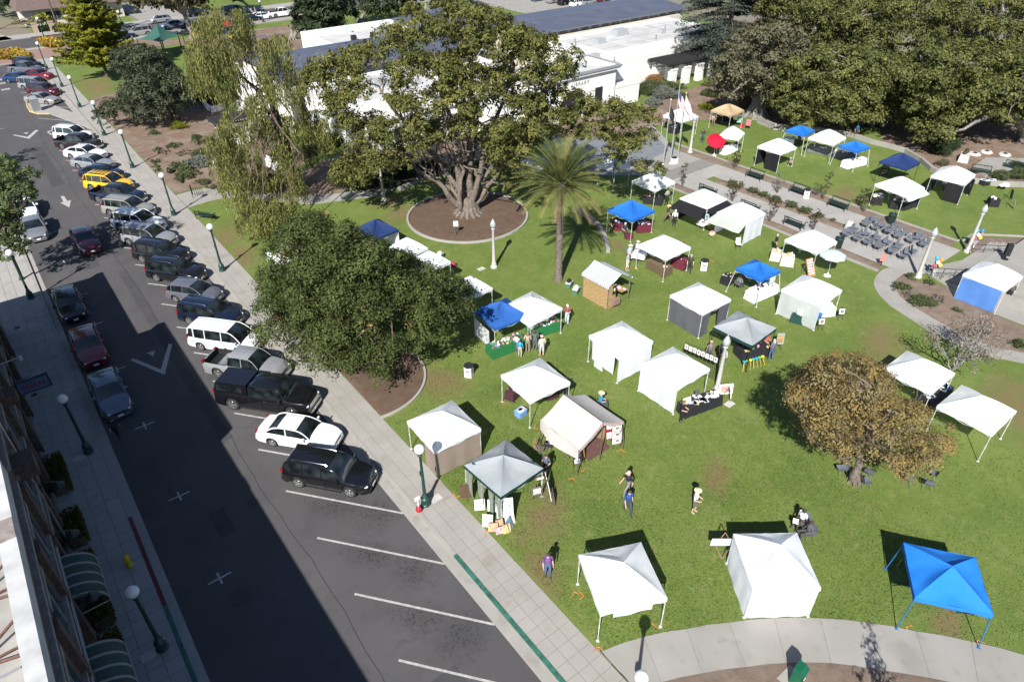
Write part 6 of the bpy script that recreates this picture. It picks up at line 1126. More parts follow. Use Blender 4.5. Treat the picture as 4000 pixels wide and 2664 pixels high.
def interp(tb, x):
    for (a,va),(b,vb) in zip(tb,tb[1:]):
        if x <= b: t = max(0,min(1,(x-a)/(b-a))); return va+(vb-va)*t
    return tb[-1][1]
CARM = {}
def car_meshes(kind):
    if kind in CARM: return CARM[kind]
    k = KIND[kind]; L,W,H = k['L'],k['W']/2,k['H']; sh = k['sh']; P = {}
    fr = .30 if kind not in ('pickup','bigtruck') else .16
    def hw(x): e = abs(x)/(L/2); return W*(1-(fr if x > 0 else .13)*max(0,(e-.62)/.38)**2.2)
    def arch(x):
        z = .20
        for a in k['ax']:
            d = abs(x-a); Rr = k['wr']+.07
            if d < Rr: z = max(z,k['wr']+math.sqrt(Rr*Rr-d*d))
        return z
    def ring(x):
        w = hw(x); zs = interp(sh,x); zb = arch(x); zm = max(.55,zb+.03); cr = .06
        return [(-.90*w,zb),(-w*.985,zb+.05),(-w,min(zm,zs-.16)),(-.975*w,zs-.10),(-.90*w,zs-.01),(-.5*w,zs+cr*.75),(0,zs+cr),(.5*w,zs+cr*.75),(.90*w,zs-.01),(.975*w,zs-.10),(w,min(zm,zs-.16)),(w*.985,zb+.05),(.90*w,zb)]
    xs = sorted(set([-L/2,-L/2+.05,-L/2+.15]+list(np.linspace(-L/2+.3,L/2-.3,16))+[L/2-.15,L/2-.05,L/2]+[a+s*(k['wr']+.07)*f for a in k['ax'] for s in (-1,1) for f in (0,.3,.6,.8,.93,1.0)]))
    if 'bed' in k: xs = sorted(set(xs+[k['bed'][0],k['bed'][1]]))
    n = 13; mb = MB(); vs = []; fs = []
    for x in xs:
        r = ring(x)
        if 'bed' in k and k['bed'][0] < x < k['bed'][1]: pass
        vs += [(x,y,z) for y, z in r]
    for i in range(len(xs)-1):
        inb = 'bed' in k and xs[i] >= k['bed'][0]-1e-6 and xs[i+1] <= k['bed'][1]+1e-6
        for j in range(n-1):
            if inb and 4 <= j <= 7: continue
            fs.append((i*n+j,i*n+j+1,(i+1)*n+j+1,(i+1)*n+j))
        fs.append((i*n+n-1,i*n,(i+1)*n,(i+1)*n+n-1))
    fs += [tuple(range(n)),tuple((len(xs)-1)*n+j for j in range(n-1,-1,-1))]
    mb.add(vs,[f[::-1] for f in fs]); P['body'] = (mb.mesh('body',M_white,True,38),'paint')
    if 'bed' in k:
        b0, b1 = k['bed']; w = W*.86; z = interp(sh,-1.8); mb = MB(); mb.add([(b0,-w,z),(b1,-w,z),(b1,w,z),(b0,w,z),(b0+.04,-w+.05,.72),(b1-.03,-w+.05,.72),(b1-.03,w-.05,.72),(b0+.04,w-.05,.72)],[(0,1,5,4),(1,2,6,5),(2,3,7,6),(3,0,4,7),(4,5,6,7)]); mb.box((b0+.01,0,z-.02),(.06,W*1.84,.1)); P['load_bed'] = (mb.mesh('load_bed',M_trimb),M_trimb)
    # greenhouse
    g0,g1 = k['gb']; r0,r1 = k['rf']
    def top(x):
        zs = interp(sh,x)
        if x < r0: t = (x-g0)/max(.01,r0-g0); return zs+(H-.03-zs)*math.sin(t*math.pi/2)**.85
        if x > r1: t = (g1-x)/(g1-r1); return zs+(H-.03-zs)*math.sin(t*math.pi/2)**.95
        return H-.03+.03*math.sin(math.pi*(x-r0)/(r1-r0))
    gx = sorted(set(list(np.linspace(g0,r0,6))+list(np.linspace(r0,r1,6))+list(np.linspace(r1,g1,8))))
    def gring(x, o=0.0):
        w = hw(x); zs = interp(sh,x)-.02; zt = top(x); f = max(0,(zt-zs))/(H-zs); wt = w*(.885-.165*f)
        return [(-.885*w-o,zs),(-(wt+.0)-o,zt-.05*f+o*.3),(-wt*.86,zt+o),(0,zt+.012*f+o),(wt*.86,zt+o),(wt+o,zt-.05*f+o*.3),(.885*w+o,zs)]
    mb = MB(); vs = [(x,y,z) for x in gx for y, z in gring(x)]; mb.add(vs,[(i*7+j,(i+1)*7+j,(i+1)*7+j+1,i*7+j+1) for i in range(len(gx)-1) for j in range(6)]); P['windows'] = (mb.mesh('windows',M_carglass,True,35),M_carglass)
    rx = [x for x in gx if r0-.02 <= x <= r1+.02]; mb = MB(); vs = [(x,y,z) for x in rx for y, z in gring(x,.012)[1:6]]; mb.add(vs,[(i*5+j,(i+1)*5+j,(i+1)*5+j+1,i*5+j+1) for i in range(len(rx)-1) for j in range(4)]); P['roof'] = (mb.mesh('roof',M_white,True,50),'paint')
    mb = MB()
    for s in (0,6):
        t = 1 if s == 0 else 5
        for xa, xb, rad in ((g1-.04,r1,.035),(g0+.03,r0,.055)):
            pts = [(x,)+gring(x,.006)[t] for x in np.linspace(xb,xa,7)]; mb.tube(pts,rad,6)
        mb.tube([(x,)+gring(x,.004)[t] for x in np.linspace(r0,r1,6)],.035,6)
        nb = 3 if kind in ('wagon','minivan') else 2
        for q in range(1,nb): xb = g0+(g1-.35-g0)*(q/nb+.04); a = gring(xb,.006); mb.tube([(xb,)+a[s],(xb-.06*(0 if kind != 'sedan' else 1),)+a[t]],.032,6)
        if kind in ('suv','wagon','hatch','minivan'): xb = g0+.55; a = gring(xb,.006); mb.tube([(xb,)+a[s],(xb-.02,)+a[t]],.05,6)
    P['pillars'] = (mb.mesh('pillars',M_white,True,60),'paint')
    # doors: panels standing just proud of the body side, seam shows round them
    ds = [(-.95,.02),(.06,1.05)] if kind in ('sedan','hatch','suv') else [(-1.0,.15),(.19,1.2)] if kind in ('wagon','minivan') else [(-.8,.2),(.24,1.3)]
    for i, (a, b) in enumerate(ds):
        for s in (1,-1):
            mb = MB(); cx = np.linspace(a,b,7); vs = []
            for x in cx:
                r = ring(x); zlo = max(.30,arch(x)+.04); zs = interp(sh,x); w = hw(x)
                for y, z in ((w*.99,zlo),(w,min(.6+.0,zs-.2)) if zlo < .55 else (w,zlo+.03),(w*.998,zs-.17),(w*.977,zs-.10)): vs.append((x,s*(y+.009),z))
            mb.add(vs,[(q*4+j,q*4+j+1,(q+1)*4+j+1,(q+1)*4+j) for q in range(6) for j in range(3)]); P['door.%d%d' % (i,s)] = (mb.mesh('door',M_white,True,50),'paint')
            mb = MB(); zs = interp(sh,a); mb.box((a+.14,s*(hw(a)+.022),zs-.18),(.16,.03,.03)); P['handle.%d%d' % (i,s)] = (mb.mesh('handle',M_chrome),M_chrome if kind in ('sedan','bigtruck') else 'paint')
    zf = interp(sh,L/2-.08); zr = interp(sh,-L/2+.06)
    for s in (1,-1):
        mb = MB(); w = hw(L/2-.12); mb.ball((L/2-.17,s*w*.80,zf-.045),(.17,w*.17,.062),10,6); P['headlight.%d' % s] = (mb.mesh('headlight',M_head,True),M_head)
        mb = MB(); mb.box((-L/2+.05,s*hw(-L/2)*.84,zr-.04),(.14,W*.26,.26 if kind in ('suv','wagon','pickup','bigtruck','minivan') else .15)); P['taillight.%d' % s] = (mb.mesh('taillight',M_tail),M_tail)
        mb = MB(); xm = g1-.28; zm = interp(sh,xm)+.1; mb.box((xm,s*(hw(xm)+.09),zm),(.10,.20,.15),0,.85); mb.box((xm,s*(hw(xm)-.03),zm-.04),(.06,.14,.05)); P['mirror.%d' % s] = (mb.mesh('mirror',M_white),'paint' if kind not in ('pickup','bigtruck') else M_trimb)
    mb = MB(); mb.box((L/2-.02,0,zf-.13),(.06,W*.8 if kind != 'bigtruck' else W*1.2,.14 if kind != 'bigtruck' else .26),0,.95); P['grille'] = (mb.mesh('grille',M_trimb),M_chrome if kind == 'bigtruck' else M_trimb)
    mb = MB(); mb.box((L/2-.06,0,.40),(.2,hw(L/2)*1.86,.18),0,.96); P['front_bumper'] = (mb.mesh('front_bumper',M_white,True),M_chrome if kind in ('bigtruck','pickup') else 'paint')
    mb = MB(); mb.box((-L/2+.03,0,.46),(.18,W*1.74,.20),0,.96); P['rear_bumper'] = (mb.mesh('rear_bumper',M_white,True),M_chrome if kind in ('bigtruck','pickup') else 'paint')
    mb = MB(); mb.box((-L/2-.062,0,.66),(.02,.32,.16)); P['number_plate.0'] = (mb.mesh('number_plate',M_plate),M_plate); mb = MB(); mb.box((L/2+.065,0,.42),(.02,.32,.14)); P['number_plate.1'] = (mb.mesh('number_plate',M_plate),M_plate)
    mb = MB(); mb.box((0,0,.30),(L*.92,W*1.55,.16)); P['underbody'] = (mb.mesh('underbody',M_under),M_under)
    mb = MB(); xw = g1-.03; z = interp(sh,xw)+.05; mb.tube([(xw-.05,-.45,z),(xw-.20,.05,z+.1)],.010,4); mb.tube([(xw-.05,.1,z),(xw-.2,.6,z+.1)],.010,4); P['wipers'] = (mb.mesh('wipers',M_trimb),M_trimb)
    if kind in ('suv','wagon'):
        for s in (1,-1): mb = MB(); y = s*W*.60; mb.tube([(r0+.1,y,H),(r0+.2,y,H+.06),(r1-.25,y,H+.06),(r1-.1,y,H)],.022,6); P['roof_rail.%d' % s] = (mb.mesh('roof_rail',M_chrome,True),M_chrome)
    if 'shell' in k:
        s0, s1 = k['shell']; zb = interp(sh,-2)+.0; mb = MB(); w = W*.9; mb.add([(s0,-w,zb),(s1,-w,zb),(s1,w,zb),(s0,w,zb),(s0+.22,-w*.86,H-.02),(s1,-w*.86,H-.0),(s1,w*.86,H-.0),(s0+.22,w*.86,H-.02)],[(0,1,5,4),(1,2,6,5),(2,3,7,6),(3,0,4,7),(4,5,6,7)]); P['camper_shell'] = (mb.mesh('camper_shell',M_white),'paint')
        for s in (1,-1): mb = MB(); mb.M = Matrix.Translation((0,s*(w*.93+.012),(zb+H)/2-.02))@Matrix.Rotation(s*R(11),4,'X'); mb.box(((s0+s1)/2-.02,0,0),(1.7,.02,.36)); P['shell_window.%d' % s] = (mb.mesh('shell_window',M_carglass),M_carglass)
        mb = MB(); mb.box((0,W*1.0,.42),(2.4,.14,.05)); mb.box((0,-W*1.0,.42),(2.4,.14,.05)); P['step_bar'] = (mb.mesh('step_bar',M_trimb),M_trimb)
    wr = k['wr']; mb = MB(); mb.M = Matrix.Rotation(R(90),4,'X'); mb.lathe([(wr*.64,-.10),(wr*.9,-.115),(wr,-.08),(wr,.08),(wr*.9,.115),(wr*.64,.10)],22); ty = mb.mesh('wheel',M_tyre,True,50)
    mb = MB(); mb.M = Matrix.Rotation(R(90),4,'X')
    for s in (1,-1):
        mb.lathe([(wr*.65,s*.085),(wr*.66,s*.118),(wr*.58,s*.116),(wr*.55,s*.07)],18); mb.lathe([(wr*.16,s*.09),(wr*.15,s*.12),(.01,s*.122)],10)
        for q in range(5): a = q*2*math.pi/5; mb.tube([(math.cos(a)*wr*.1,math.sin(a)*wr*.1,s*.105),(math.cos(a)*wr*.6,math.sin(a)*wr*.6,s*.11)],[.045,.04],4)
    ri = mb.mesh('rim',M_rim,True,40)
    CARM[kind] = (P,ty,ri,k); return CARM[kind]
def car(name, label, kind, pt, p, rz, group=None, cat='car', lite=False, rack=False):
    P, ty, ri, k = car_meshes(kind); t = thing(name,label,cat,(p[0],p[1],p[2] if len(p) > 2 else 0.006),rz,group); ob = {}
    for key, (me, m) in P.items():
        if lite and key.split('.')[0] in ('handle','wipers','underbody','number_plate','mirror'): continue
        nm = key.split('.')[0]; par = t
        if nm == 'handle': par = ob['door.'+key.split('.')[1]]
        ob[key] = link(nm,me,par,None,0,pt if m == 'paint' else m)
    for a in k['ax']:
        for s in (1,-1):
            w = link('wheel',ty,t,(a,s*(k['W']/2-.13),k['wr'])); link('rim',ri,w)
    if rack:
        mb = MB(); [mb.tube([(x,-.5,k['H']+.1),(x,.5,k['H']+.1)],.03,5) for x in (-1.4,-.9,-.4,.1)]; mb.tube([(-1.6,.5,k['H']+.1),(.3,.5,k['H']+.1)],.03,5); mb.tube([(-1.6,-.5,k['H']+.1),(.3,-.5,k['H']+.1)],.03,5); mb.obj('roof_rack',M_trimb,t)
    return t
BAY = math.atan2(-5.28,4.25); PN = {}
def pt(n): return PN[n]
for n, c, me in [('black',(.008,.008,.010),0),('navy',(.010,.014,.035),0),('white',(.72,.72,.71),0),('silver',(.34,.345,.36),.15),('grey',(.16,.165,.195),.2),('yellow',(.72,.42,.015),0),('maroon',(.10,.012,.022),.1),('red',(.25,.015,.022),.1),('blue',(.02,.05,.16),.2),('brown',(.035,.028,.025),.2),('bluegrey',(.14,.175,.23),.2),('champagne',(.36,.35,.325),.15),('midgrey',(.22,.23,.25),.1),('dkgreen',(.012,.04,.035),.1)]: PN[n] = paint(n,c,me)
GR = 'cars parked nose-in along the sunny kerb'
def bay(i, off=0.0): # centre of the car in bay i
    y = (LY[i]+LY[i+1])/2 if i+1 < len(LY) else LY[-1]+4*(i-len(LY)+1)+2
    return Vector((5.8+dl.x*(3.35+off), y+dl.y*(3.35+off)))
for i, name, kind, pn, off, lab, kw in [
 (3,'parked_suv','wagon','black',.35,'black sport utility with silver roof rails, nearest parked car',{}),(4,'parked_car','sedan','white',.35,'white sedan between the black truck and the nearest black sport utility',{}),(5,'parked_truck','bigtruck','black',.0,'long black pickup truck with camper shell and chrome grille',dict(cat='truck')),(6,'parked_pickup','pickup','silver',.15,'silver crew-cab pickup partly under the oak',dict(cat='truck')),(7,'parked_minivan','minivan','white',.1,'white minivan with dark windows beside the oak',dict(cat='van')),(8,'parked_suv','suv','navy',.45,'dark navy crossover behind the white minivan',{}),(9,'parked_hatchback','hatch','grey',.5,'grey hatchback between dark crossovers',{}),(10,'parked_suv','suv','black',.2,'black crossover with bright headlights next to the grey hatchback',{}),(11,'parked_suv','suv','black',.05,'black crossover with red tail lamp beside the silver wagon',{}),(12,'parked_suv','wagon','silver',.1,'silver sport utility in the tree shadow edge',{}),(13,'parked_van','wagon','white',.2,'white large sport utility dappled by shade',{}),(14,'parked_suv','wagon','champagne',.25,'silver-beige sport utility with black window frames',{}),(15,'parked_pickup','pickup','navy',.1,'dark blue pickup next to the yellow car',dict(cat='truck')),(16,'parked_suv','wagon','yellow',.1,'bright yellow sport utility with roof rack',dict(rack=True)),(17,'parked_car','sedan','navy',.3,'dark sedan half hidden behind the yellow sport utility',{}),(18,'parked_car','sedan','silver',.1,'silver sedan beside the white sedan far along the row',{}),(19,'parked_car','sedan','white',.1,'white sedan between the silver sedan and the brown pickup',{}),(20,'parked_pickup','pickup','brown',.1,'dark brown pickup far along the row',dict(cat='truck'))]:
    c = bay(i,off); car(name,lab,kind,pt(pn),(c.x,c.y),BAY+random.gauss(0,.02),GR,**kw)
c = bay(20,.3)+Vector((0,4.0)); car('parked_suv','white sport utility at the end of the row before the island','suv',pt('white'),(c.x,c.y),BAY,GR)
for z, x, y, name, kind, pn, lab in [('a',385,905,'parked_car','sedan','champagne','silver-beige sedan just beyond the kiosk island'),('a',400,832,'parked_suv','suv','maroon','dark maroon car beyond the beige sedan'),('a',325,780,'parked_minivan','minivan','silver','silver-blue minivan in the far parking row'),('a',350,690,'parked_car','sedan','red','bright red sedan in the far parking row'),('a',185,720,'moving_car','sedan','blue','blue sedan backing out behind the red sedan'),('a',240,640,'parked_pickup','pickup','grey','dark grey pickup in the far parking row'),('a',260,600,'parked_suv','suv','black','black car at the far end of the parking row')]:
    q = G(z,x,y,0); car(name,lab,kind,pt(pn),(q.x,q.y),BAY+(0 if pn != 'blue' else .1),'cars in the far parking row',lite=True)
LG = 'cars along the left kerb'
for z, x, y, name, kind, pn, lab in [('f',930,1060,'parked_car','sedan','bluegrey','grey-blue car at the shaded kerb, nearest on the left'),('f',745,640,'parked_car','sedan','red','dark red car at the shaded left kerb'),('f',565,270,'parked_car','sedan','black','black car at the shaded left kerb'),('e',310,930,'parked_car','sedan','midgrey','grey sedan at the left kerb in sunlight'),('e',300,740,'parked_car','sedan','white','white car at the left kerb behind the street tree')]:
    q = G(z,x,y,0); car(name,lab,kind,pt(pn),(.15,q.y),-math.pi/2+random.gauss(0,.015),LG)
q = G('e',770,1030,0); car('moving_car','maroon sedan driving down the middle of the street','sedan',pt('maroon'),(q.x,q.y),-math.pi/2+.03)
FG = 'cars on the far cross street'
for z, x, y, kind, pn, a, lab in [('t4',1840,470,'suv','champagne',math.pi,'beige sport utility driving on the far cross street'),('t4',1500,520,'sedan','black',0,'black sedan at the near kerb of the far street'),('t4',1620,515,'sedan','navy',0,'dark navy sedan ahead of the black one on the far street'),('t4',1150,410,'sedan','red',0,'red car at the far kerb before the hedge'),('t4',1130,530,'sedan','brown',0,'dark car half behind the yellow-green tree'),('t4',2115,300,'hatch','silver',math.pi,'silver hatchback under the plane tree'),('t4',2280,370,'sedan','bluegrey',math.pi,'grey car behind the shade canopy'),('t4',1420,245,'sedan','black',1.57,'black car in the driveway across the street'),('t5',400,440,'sedan','black',0,'black sedan with bright reflection near the willow top'),('t5',500,260,'suv','black',0,'black sport utility in shade across the street'),('t5',1300,330,'sedan','navy',0,'dark blue car just behind the white far sedan'),('t5',1480,300,'sedan','white',0,'white sedan parked on the far street'),('t5',1770,255,'pickup','white',0,'white pickup on the far street'),('t5',1050,210,'minivan','dkgreen',0,'dark green van at the far kerb')]:
    q = G(z,x,y,0); car('distant_car',lab,kind,pt(pn),(q.x,q.y),a,FG,lite=True,cat='truck' if kind == 'pickup' else 'car')
for z, x, y, kind, pn, a, lab in [('t2',640,30,'pickup','silver',0,'silver pickup in the car park beyond the slate roof'),('t2',735,50,'suv','black',0,'black car in the car park beyond the slate roof'),('t2',850,62,'minivan','white',0,'white van in the car park beyond the slate roof'),('t2',930,55,'sedan','silver',0,'silver car with glinting window in the car park'),('t2',490,12,'sedan','bluegrey',0,'grey-blue car at the left of the car park'),('t2',1090,22,'suv','maroon',0,'dark red car at the right of the car park'),('t2',1230,15,'sedan','white',0,'white car farthest right in the car park')]:
    q = G(z,x,y,0); car('distant_car',lab,kind,pt(pn),(q.x,q.y,.13),a+.1,'cars in the car park beyond the library',lite=True,cat='truck' if kind == 'pickup' else 'car')
# ================================================================ canopies and stalls
def fab(name, c, tr=.48): return mat('fabric_'+name,c,.75,var=.03,scale=2.5,trans=tr,spec=.2,bump=.12,bscale=5)
FW = fab('white',(.90,.91,.94)); FB = fab('blue',(.020,.155,.56),.2); FN = fab('navy',(.025,.055,.18),.2); FG_ = fab('silver',(.40,.43,.45),.2); FDG = fab('dark_green',(.015,.06,.055),.1); FT = fab('tan',(.52,.39,.24),.2); FBE = fab('beige',(.58,.545,.51),.25); FTAUPE = fab('taupe',(.36,.29,.235),.15); FGREY = fab('grey_wall',(.135,.135,.15),.1); FBK = fab('black',(.02,.02,.023),.05); FTARP = fab('blue_tarp',(.10,.24,.58),.25); FRB = fab('royal',(.035,.14,.46),.2)
M_leg = flat('canopy_leg',(.62,.65,.60),.45,metal=.3)
def fabric(fn, nu, nv): mb = MB(); mb.grid(fn,nu,nv); return mb
def tent(label, z, L, R_, fabm=FW, size=None, peak=3.1, eave=2.15, val=None, walls=(), slant=0.0, legm=None, yaw=None, group='pop-up canopies on the lawn', sag=.115, name='canopy_tent', valh=.22):
    l, r = G(z,*L,eave+ZP), G(z,*R_,eave+ZP); c = (l+r)/2; s = size or max(2.3,min(3.1,(r-l).length/math.sqrt(2)))
    y_ = math.atan2(r.y-l.y,r.x-l.x)+math.pi/4 if yaw is None else yaw; t = thing(name,label,'canopy',(c.x,c.y,ZP),y_,group); h = s/2; ph = random.uniform(0,6)
    def cz(x, y):
        d = max(abs(x),abs(y))/h; o = min(abs(x),abs(y))/max(1e-6,max(abs(x),abs(y)))
        return eave+(peak-eave)*(1-d)-sag*math.sin(math.pi*d)*(1-o**2)*1.3+.012*math.sin(x*7+ph)*math.sin(y*6+ph)*d-(.035*(1-o)*d**3)
    mc = MB()
    for k in range(4):
        a = k*math.pi/2; co, si = math.cos(a), math.sin(a); wk = random.uniform(0,6)
        def g_(u,v,co=co,si=si,wk=wk):
            w = 2*u-1; x, y = w*h*(1-v), -h*(1-v); m_ = 1-w*w
            zz = eave+(peak-eave)*(v+.05*math.sin(math.pi*v))-sag*1.6*math.sin(math.pi*v)*m_-.035*m_*(1-v)**3+.016*math.sin(w*8+wk+v*5)*m_*(1-v)+.018*math.sin(v*11+wk+abs(w)*4)*m_+.008*math.sin(w*19+v*7+wk)*(1-v)
            return (x*co-y*si,x*si+y*co,zz)
        mc.grid(g_,12,10)
    can = mc.obj('canopy',fabm,t,True,angle=60)
    mb = MB()
    for k in range(4):
        a = k*math.pi/2; co, si = math.cos(a), math.sin(a)
        def f_(u,v,co=co,si=si,k=k):
            x, y = (u-.5)*s, -h-.006; zz = eave-.035*(1-(2*u-1)**2)+.004 if v == 1 else eave-valh+.012*math.sin(u*9+k+ph); y -= .012*math.sin(u*14+k)*(1-v); return (x*co-y*si,x*si+y*co,zz)
        mb.grid(f_,10,2)
    mb.obj('valance',val or fabm,can,True,angle=30)
    lm = legm or M_leg
    for sx in (-1,1):
        for sy in (-1,1):
            x, y = sx*(h-.04), sy*(h-.04); k = 1+slant
            mb = MB(); mb.tube([(x*k,y*k,0),(x,y,eave-.04)],.024 if slant == 0 else .028,4); lg = mb.obj('leg',lm,t); mb = MB(); mb.box((x*k,y*k,.012),(.13,.13,.024)); mb.obj('foot',lm,lg); mb = MB(); mb.tube([(x*(1+slant*.55),y*(1+slant*.55),eave*.45-.03),(x*(1+slant*.45),y*(1+slant*.45),eave*.55)],.034,4); mb.obj('clamp',lm,lg)
    mb = MB(); q = h-.04
    for (a, b) in (((-q,-q),(q,-q)),((q,-q),(q,q)),((q,q),(-q,q)),((-q,q),(-q,-q))):
        m1 = ((a[0]+b[0])/2,(a[1]+b[1])/2); mb.tube([(*a,eave-.35),(*m1,eave-.06)],.014,4); mb.tube([(*b,eave-.35),(*m1,eave-.06)],.014,4); mb.tube([(*a,eave-.06),(*m1,eave-.35)],.014,4); mb.tube([(*b,eave-.06),(*m1,eave-.35)],.014,4)
    mb.obj('truss',lm,t); mb = MB(); mb.tube([(0,0,eave),(0,0,peak-.05)],.02,4); mb.obj('peak_pole',lm,t)
    for w in walls:                                # (side, from, to, material, bottom, top)
        sd, u0, u1, m = w[:4]; zb = w[4] if len(w) > 4 else .03; zt = w[5] if len(w) > 5 else eave-.05; a = {'front':0,'right':1,'back':2,'left':3}[sd]*math.pi/2; co, si = math.cos(a), math.sin(a); p2 = random.uniform(0,6)
        def f_(u,v):
            uu = u0+(u1-u0)*u; x, y = (uu-.5)*(s-.1), -h+.03+.022*math.sin(uu*17+p2)*(1-v*.7)+.02*math.sin(uu*5+v*4+p2); return (x*co-y*si,x*si+y*co,zb+(zt-zb)*v-.03*math.sin(uu*9+p2)*v*(1-v))
        fabric(f_,max(6,int(16*(u1-u0))),6).obj('side_wall',m,t,True,angle=60)
    return t
def awning(t, side, s, m, out=1.0, drop=.55, z=2.05, name='awning'):
    a = {'front':0,'right':1,'back':2,'left':3}[side]*math.pi/2; co, si = math.cos(a), math.sin(a); h = s/2
    def f_(u,v): x, y = (u-.5)*s*(1+.12*v), -h-out*v; return (x*co-y*si,x*si+y*co,z-drop*v-.06*math.sin(math.pi*u)*v-.04*math.sin(u*9)*v)
    fabric(f_,10,5).obj(name,m,t,True,angle=60)
PXF = lambda *p: p
tent('white canopy with taupe side walls beside the pavement','j',(200,995),(848,1060),walls=[('front',0,1,FTAUPE,.12,1.85),('left',.62,1,FTAUPE,.12,1.85)],peak=3.18)
T2_ = tent('silver canopy with dark green edge and striped curtains near the pavement','o',(700,710),(1395,735),FG_,val=FDG,peak=3.0,legm=M_leg); CUR = mat('curtain_green',(.33,.38,.30),.8,var=.12,scale=9,trans=.3)
for a, b in ((.04,.22),(.36,.54),(.66,.80),(.84,1.0)):
    def f_(u,v,a=a,b=b): w = (b-a)*(1-.35*math.sin(math.pi*(1-v))*(1-v)); uu = (a+b)/2+(u-.5)*w; y = -(uu-.5)*2.9; return (-1.44+.03*math.sin(u*12),y,.15+1.85*v)
    fabric(f_,8,6).obj('curtain',CUR,T2_,True,angle=70)
for k, (x, y) in enumerate(((1.05,-.95),(-1.1,1.05))): mb = MB(); mb.lathe([(.11,0),(.13,.004),(.13,.006),(.11,.008)],14,(x,y,2.15+.85*(1-max(abs(x),abs(y))/1.5)-.01)); mb.ball((x,y,2.17+.85*(1-max(abs(x),abs(y))/1.5)-.02),(.07,.05,.02),8,5); mb.obj('emblem',C(.05,.1,.12),T2_)
tent('white canopy over maroon tables with a blue tub at its corner','j',(1022,592),(1630,655))
tent('white canopy with pale curtained walls beside the hung prints tent','m',(225,695),(788,745),walls=[('front',0,1,FW,.1),('left',.12,.86,FW,.45),('left',.2,.5,FW,.02,.6)],peak=3.05)
tent('white tent with sheer left wall next to the black print table','m',(678,945),(1285,985),walls=[('left',0,1,fab('sheer',(.72,.74,.82),.35),.05)],peak=3.15)
tent('white canopy with dark grey side walls in mid lawn','m',(935,342),(1470,378),walls=[('left',0,1,FGREY,.05,1.95),('front',0,.3,FGREY,.05,1.95),('front',.62,1,FGREY,.05,1.95)])
T8_ = tent('silver canopy with dark green edge over the craft table','m',(1312,620),(1868,630),FG_,val=FDG,peak=2.95,legm=M_trimb)
mb = MB(); mb.ball((1.15,-.9,2.34),(.16,.11,.02),10,5); mb.obj('emblem',C(.05,.1,.12),T8_)
tent('small blue slant-legged canopy over the long-haired woman','m',(1510,105),(1902,130),FB,slant=.27,peak=2.8,walls=[('front',.52,.85,FW,1.3,1.9)])
tent('white canopy over dark green and white tables','n',(118,290),(650,300),walls=[('left',0,1,fab('net_wall',(.55,.58,.56),.35),.05),('back',.3,.8,FW,.4)])
tent('white canopy over the brown cloth table beside the reed hut','k',(652,800),(1117,820))
tent('blue canopy over maroon cloth tables near the palm','k',(388,490),(800,500),FB,legm=M_leg); tent('white canopy shaded by branches behind the blue one','k',(600,240),(982,250))
T_ = tent('white canopy with black awnings near the plaza','k',(1020,392),(1435,400),walls=[('back',0,1,FBK,.05),('right',0,1,FBK,.05)]); awning(T_,'left',3.0,FBK,1.3,.5); awning(T_,'front',3.0,FBK,.9,.4)
T_ = tent('white canopy with lifted white awning and a full white wall','k',(1345,515),(1770,520),walls=[('front',0,1,FW,.03),('back',0,1,FW,.05)]); awning(T_,'left',3.0,fab('awning_cream',(.66,.67,.64)),1.35,.35)
tent('white canopy over pale pedestal tables beside the parasol','l',(148,1200),(607,1220))
tent('blue canopy over the left green table, partly under the oak','F',(1088,712),(1216,726),FRB,legm=M_leg,walls=[('left',0,.75,FW,.1,1.5)]); tent('white canopy over the right green table','F',(1150,705),(1293,708),peak=3.0)
tent('white canopy behind the flagpoles','c',(1545,1010),(1855,1020)); tent('tan canopy at the top of the far lawn','c',(1965,965),(2258,968),FT,peak=3.0)
tent('white canopy behind the red parasol','d',(15,1040),(215,1020)); tent('white canopy with black framed-picture panels on the far lawn','d',(312,1120),(612,1130),walls=[('back',0,1,FBK,.05),('left',.45,1,FBK,.05)])
tent('far blue slant-legged canopy left of the white one','d',(525,1000),(752,1000),FB,slant=.25,peak=2.75); tent('white canopy between the two far blue canopies','d',(700,1055),(992,1055)); tent('blue slant-legged canopy over the white-clothed table','d',(930,1115),(1175,1128),FB,slant=.25,peak=2.75)
tent('navy canopy over dark framed paintings','d',(1245,1235),(1557,1245),FN,legm=M_trimb); T_ = tent('white canopy over black-clothed tables beside the seat rows','d',(1205,1410),(1600,1440)); awning(T_,'front',3.0,FW,.6,.35)
tent('white canopy with large framed paintings by the retaining wall','d',(1640,1345),(1985,1340),walls=[('back',0,1,FBK,.1),('left',.5,1,FBK,.1)])
tent('white canopy with a blue tarp wall beside the stage','n',(1708,155),(2235,180),walls=[('left',0,.95,FTARP,.05,2.05)],group='pop-up canopies on the lawn')
tent('white canopy half behind the brown tree','n',(1005,985),(1640,1025)); tent('white canopy farthest right near the brown tree','F',(2155,932),(2338,945))
tent('open white canopy with a hanging white banner at the bottom','S',(2260,2166),(2607,2336),walls=[('front',.2,.8,FW,1.55,1.98)]); tent('fully walled white tent at the bottom beside the curved path','S',(2865,2084),(3208,2296),walls=[(s,0,1,FW,.02) for s in ('front','left','right','back')],peak=3.2)
tent('bright blue slant-legged canopy at the lower right','S',(3529,2118),(3882,2401),fab('bright_blue',(.022,.21,.70),.22),slant=.12,peak=2.9,legm=flat('blue_leg',(.03,.17,.40),.4))
tent('navy canopy with pale wall behind the oak','i',(1105,640),(1455,690),FN,yaw=.1,walls=[('right',0,1,FW,.3)]); tent('first of two joined white canopies behind the oak','i',(1395,800),(1712,850),yaw=.1); tent('second of two joined white canopies, beside the green cool box','i',(1590,920),(1905,970),yaw=.1)
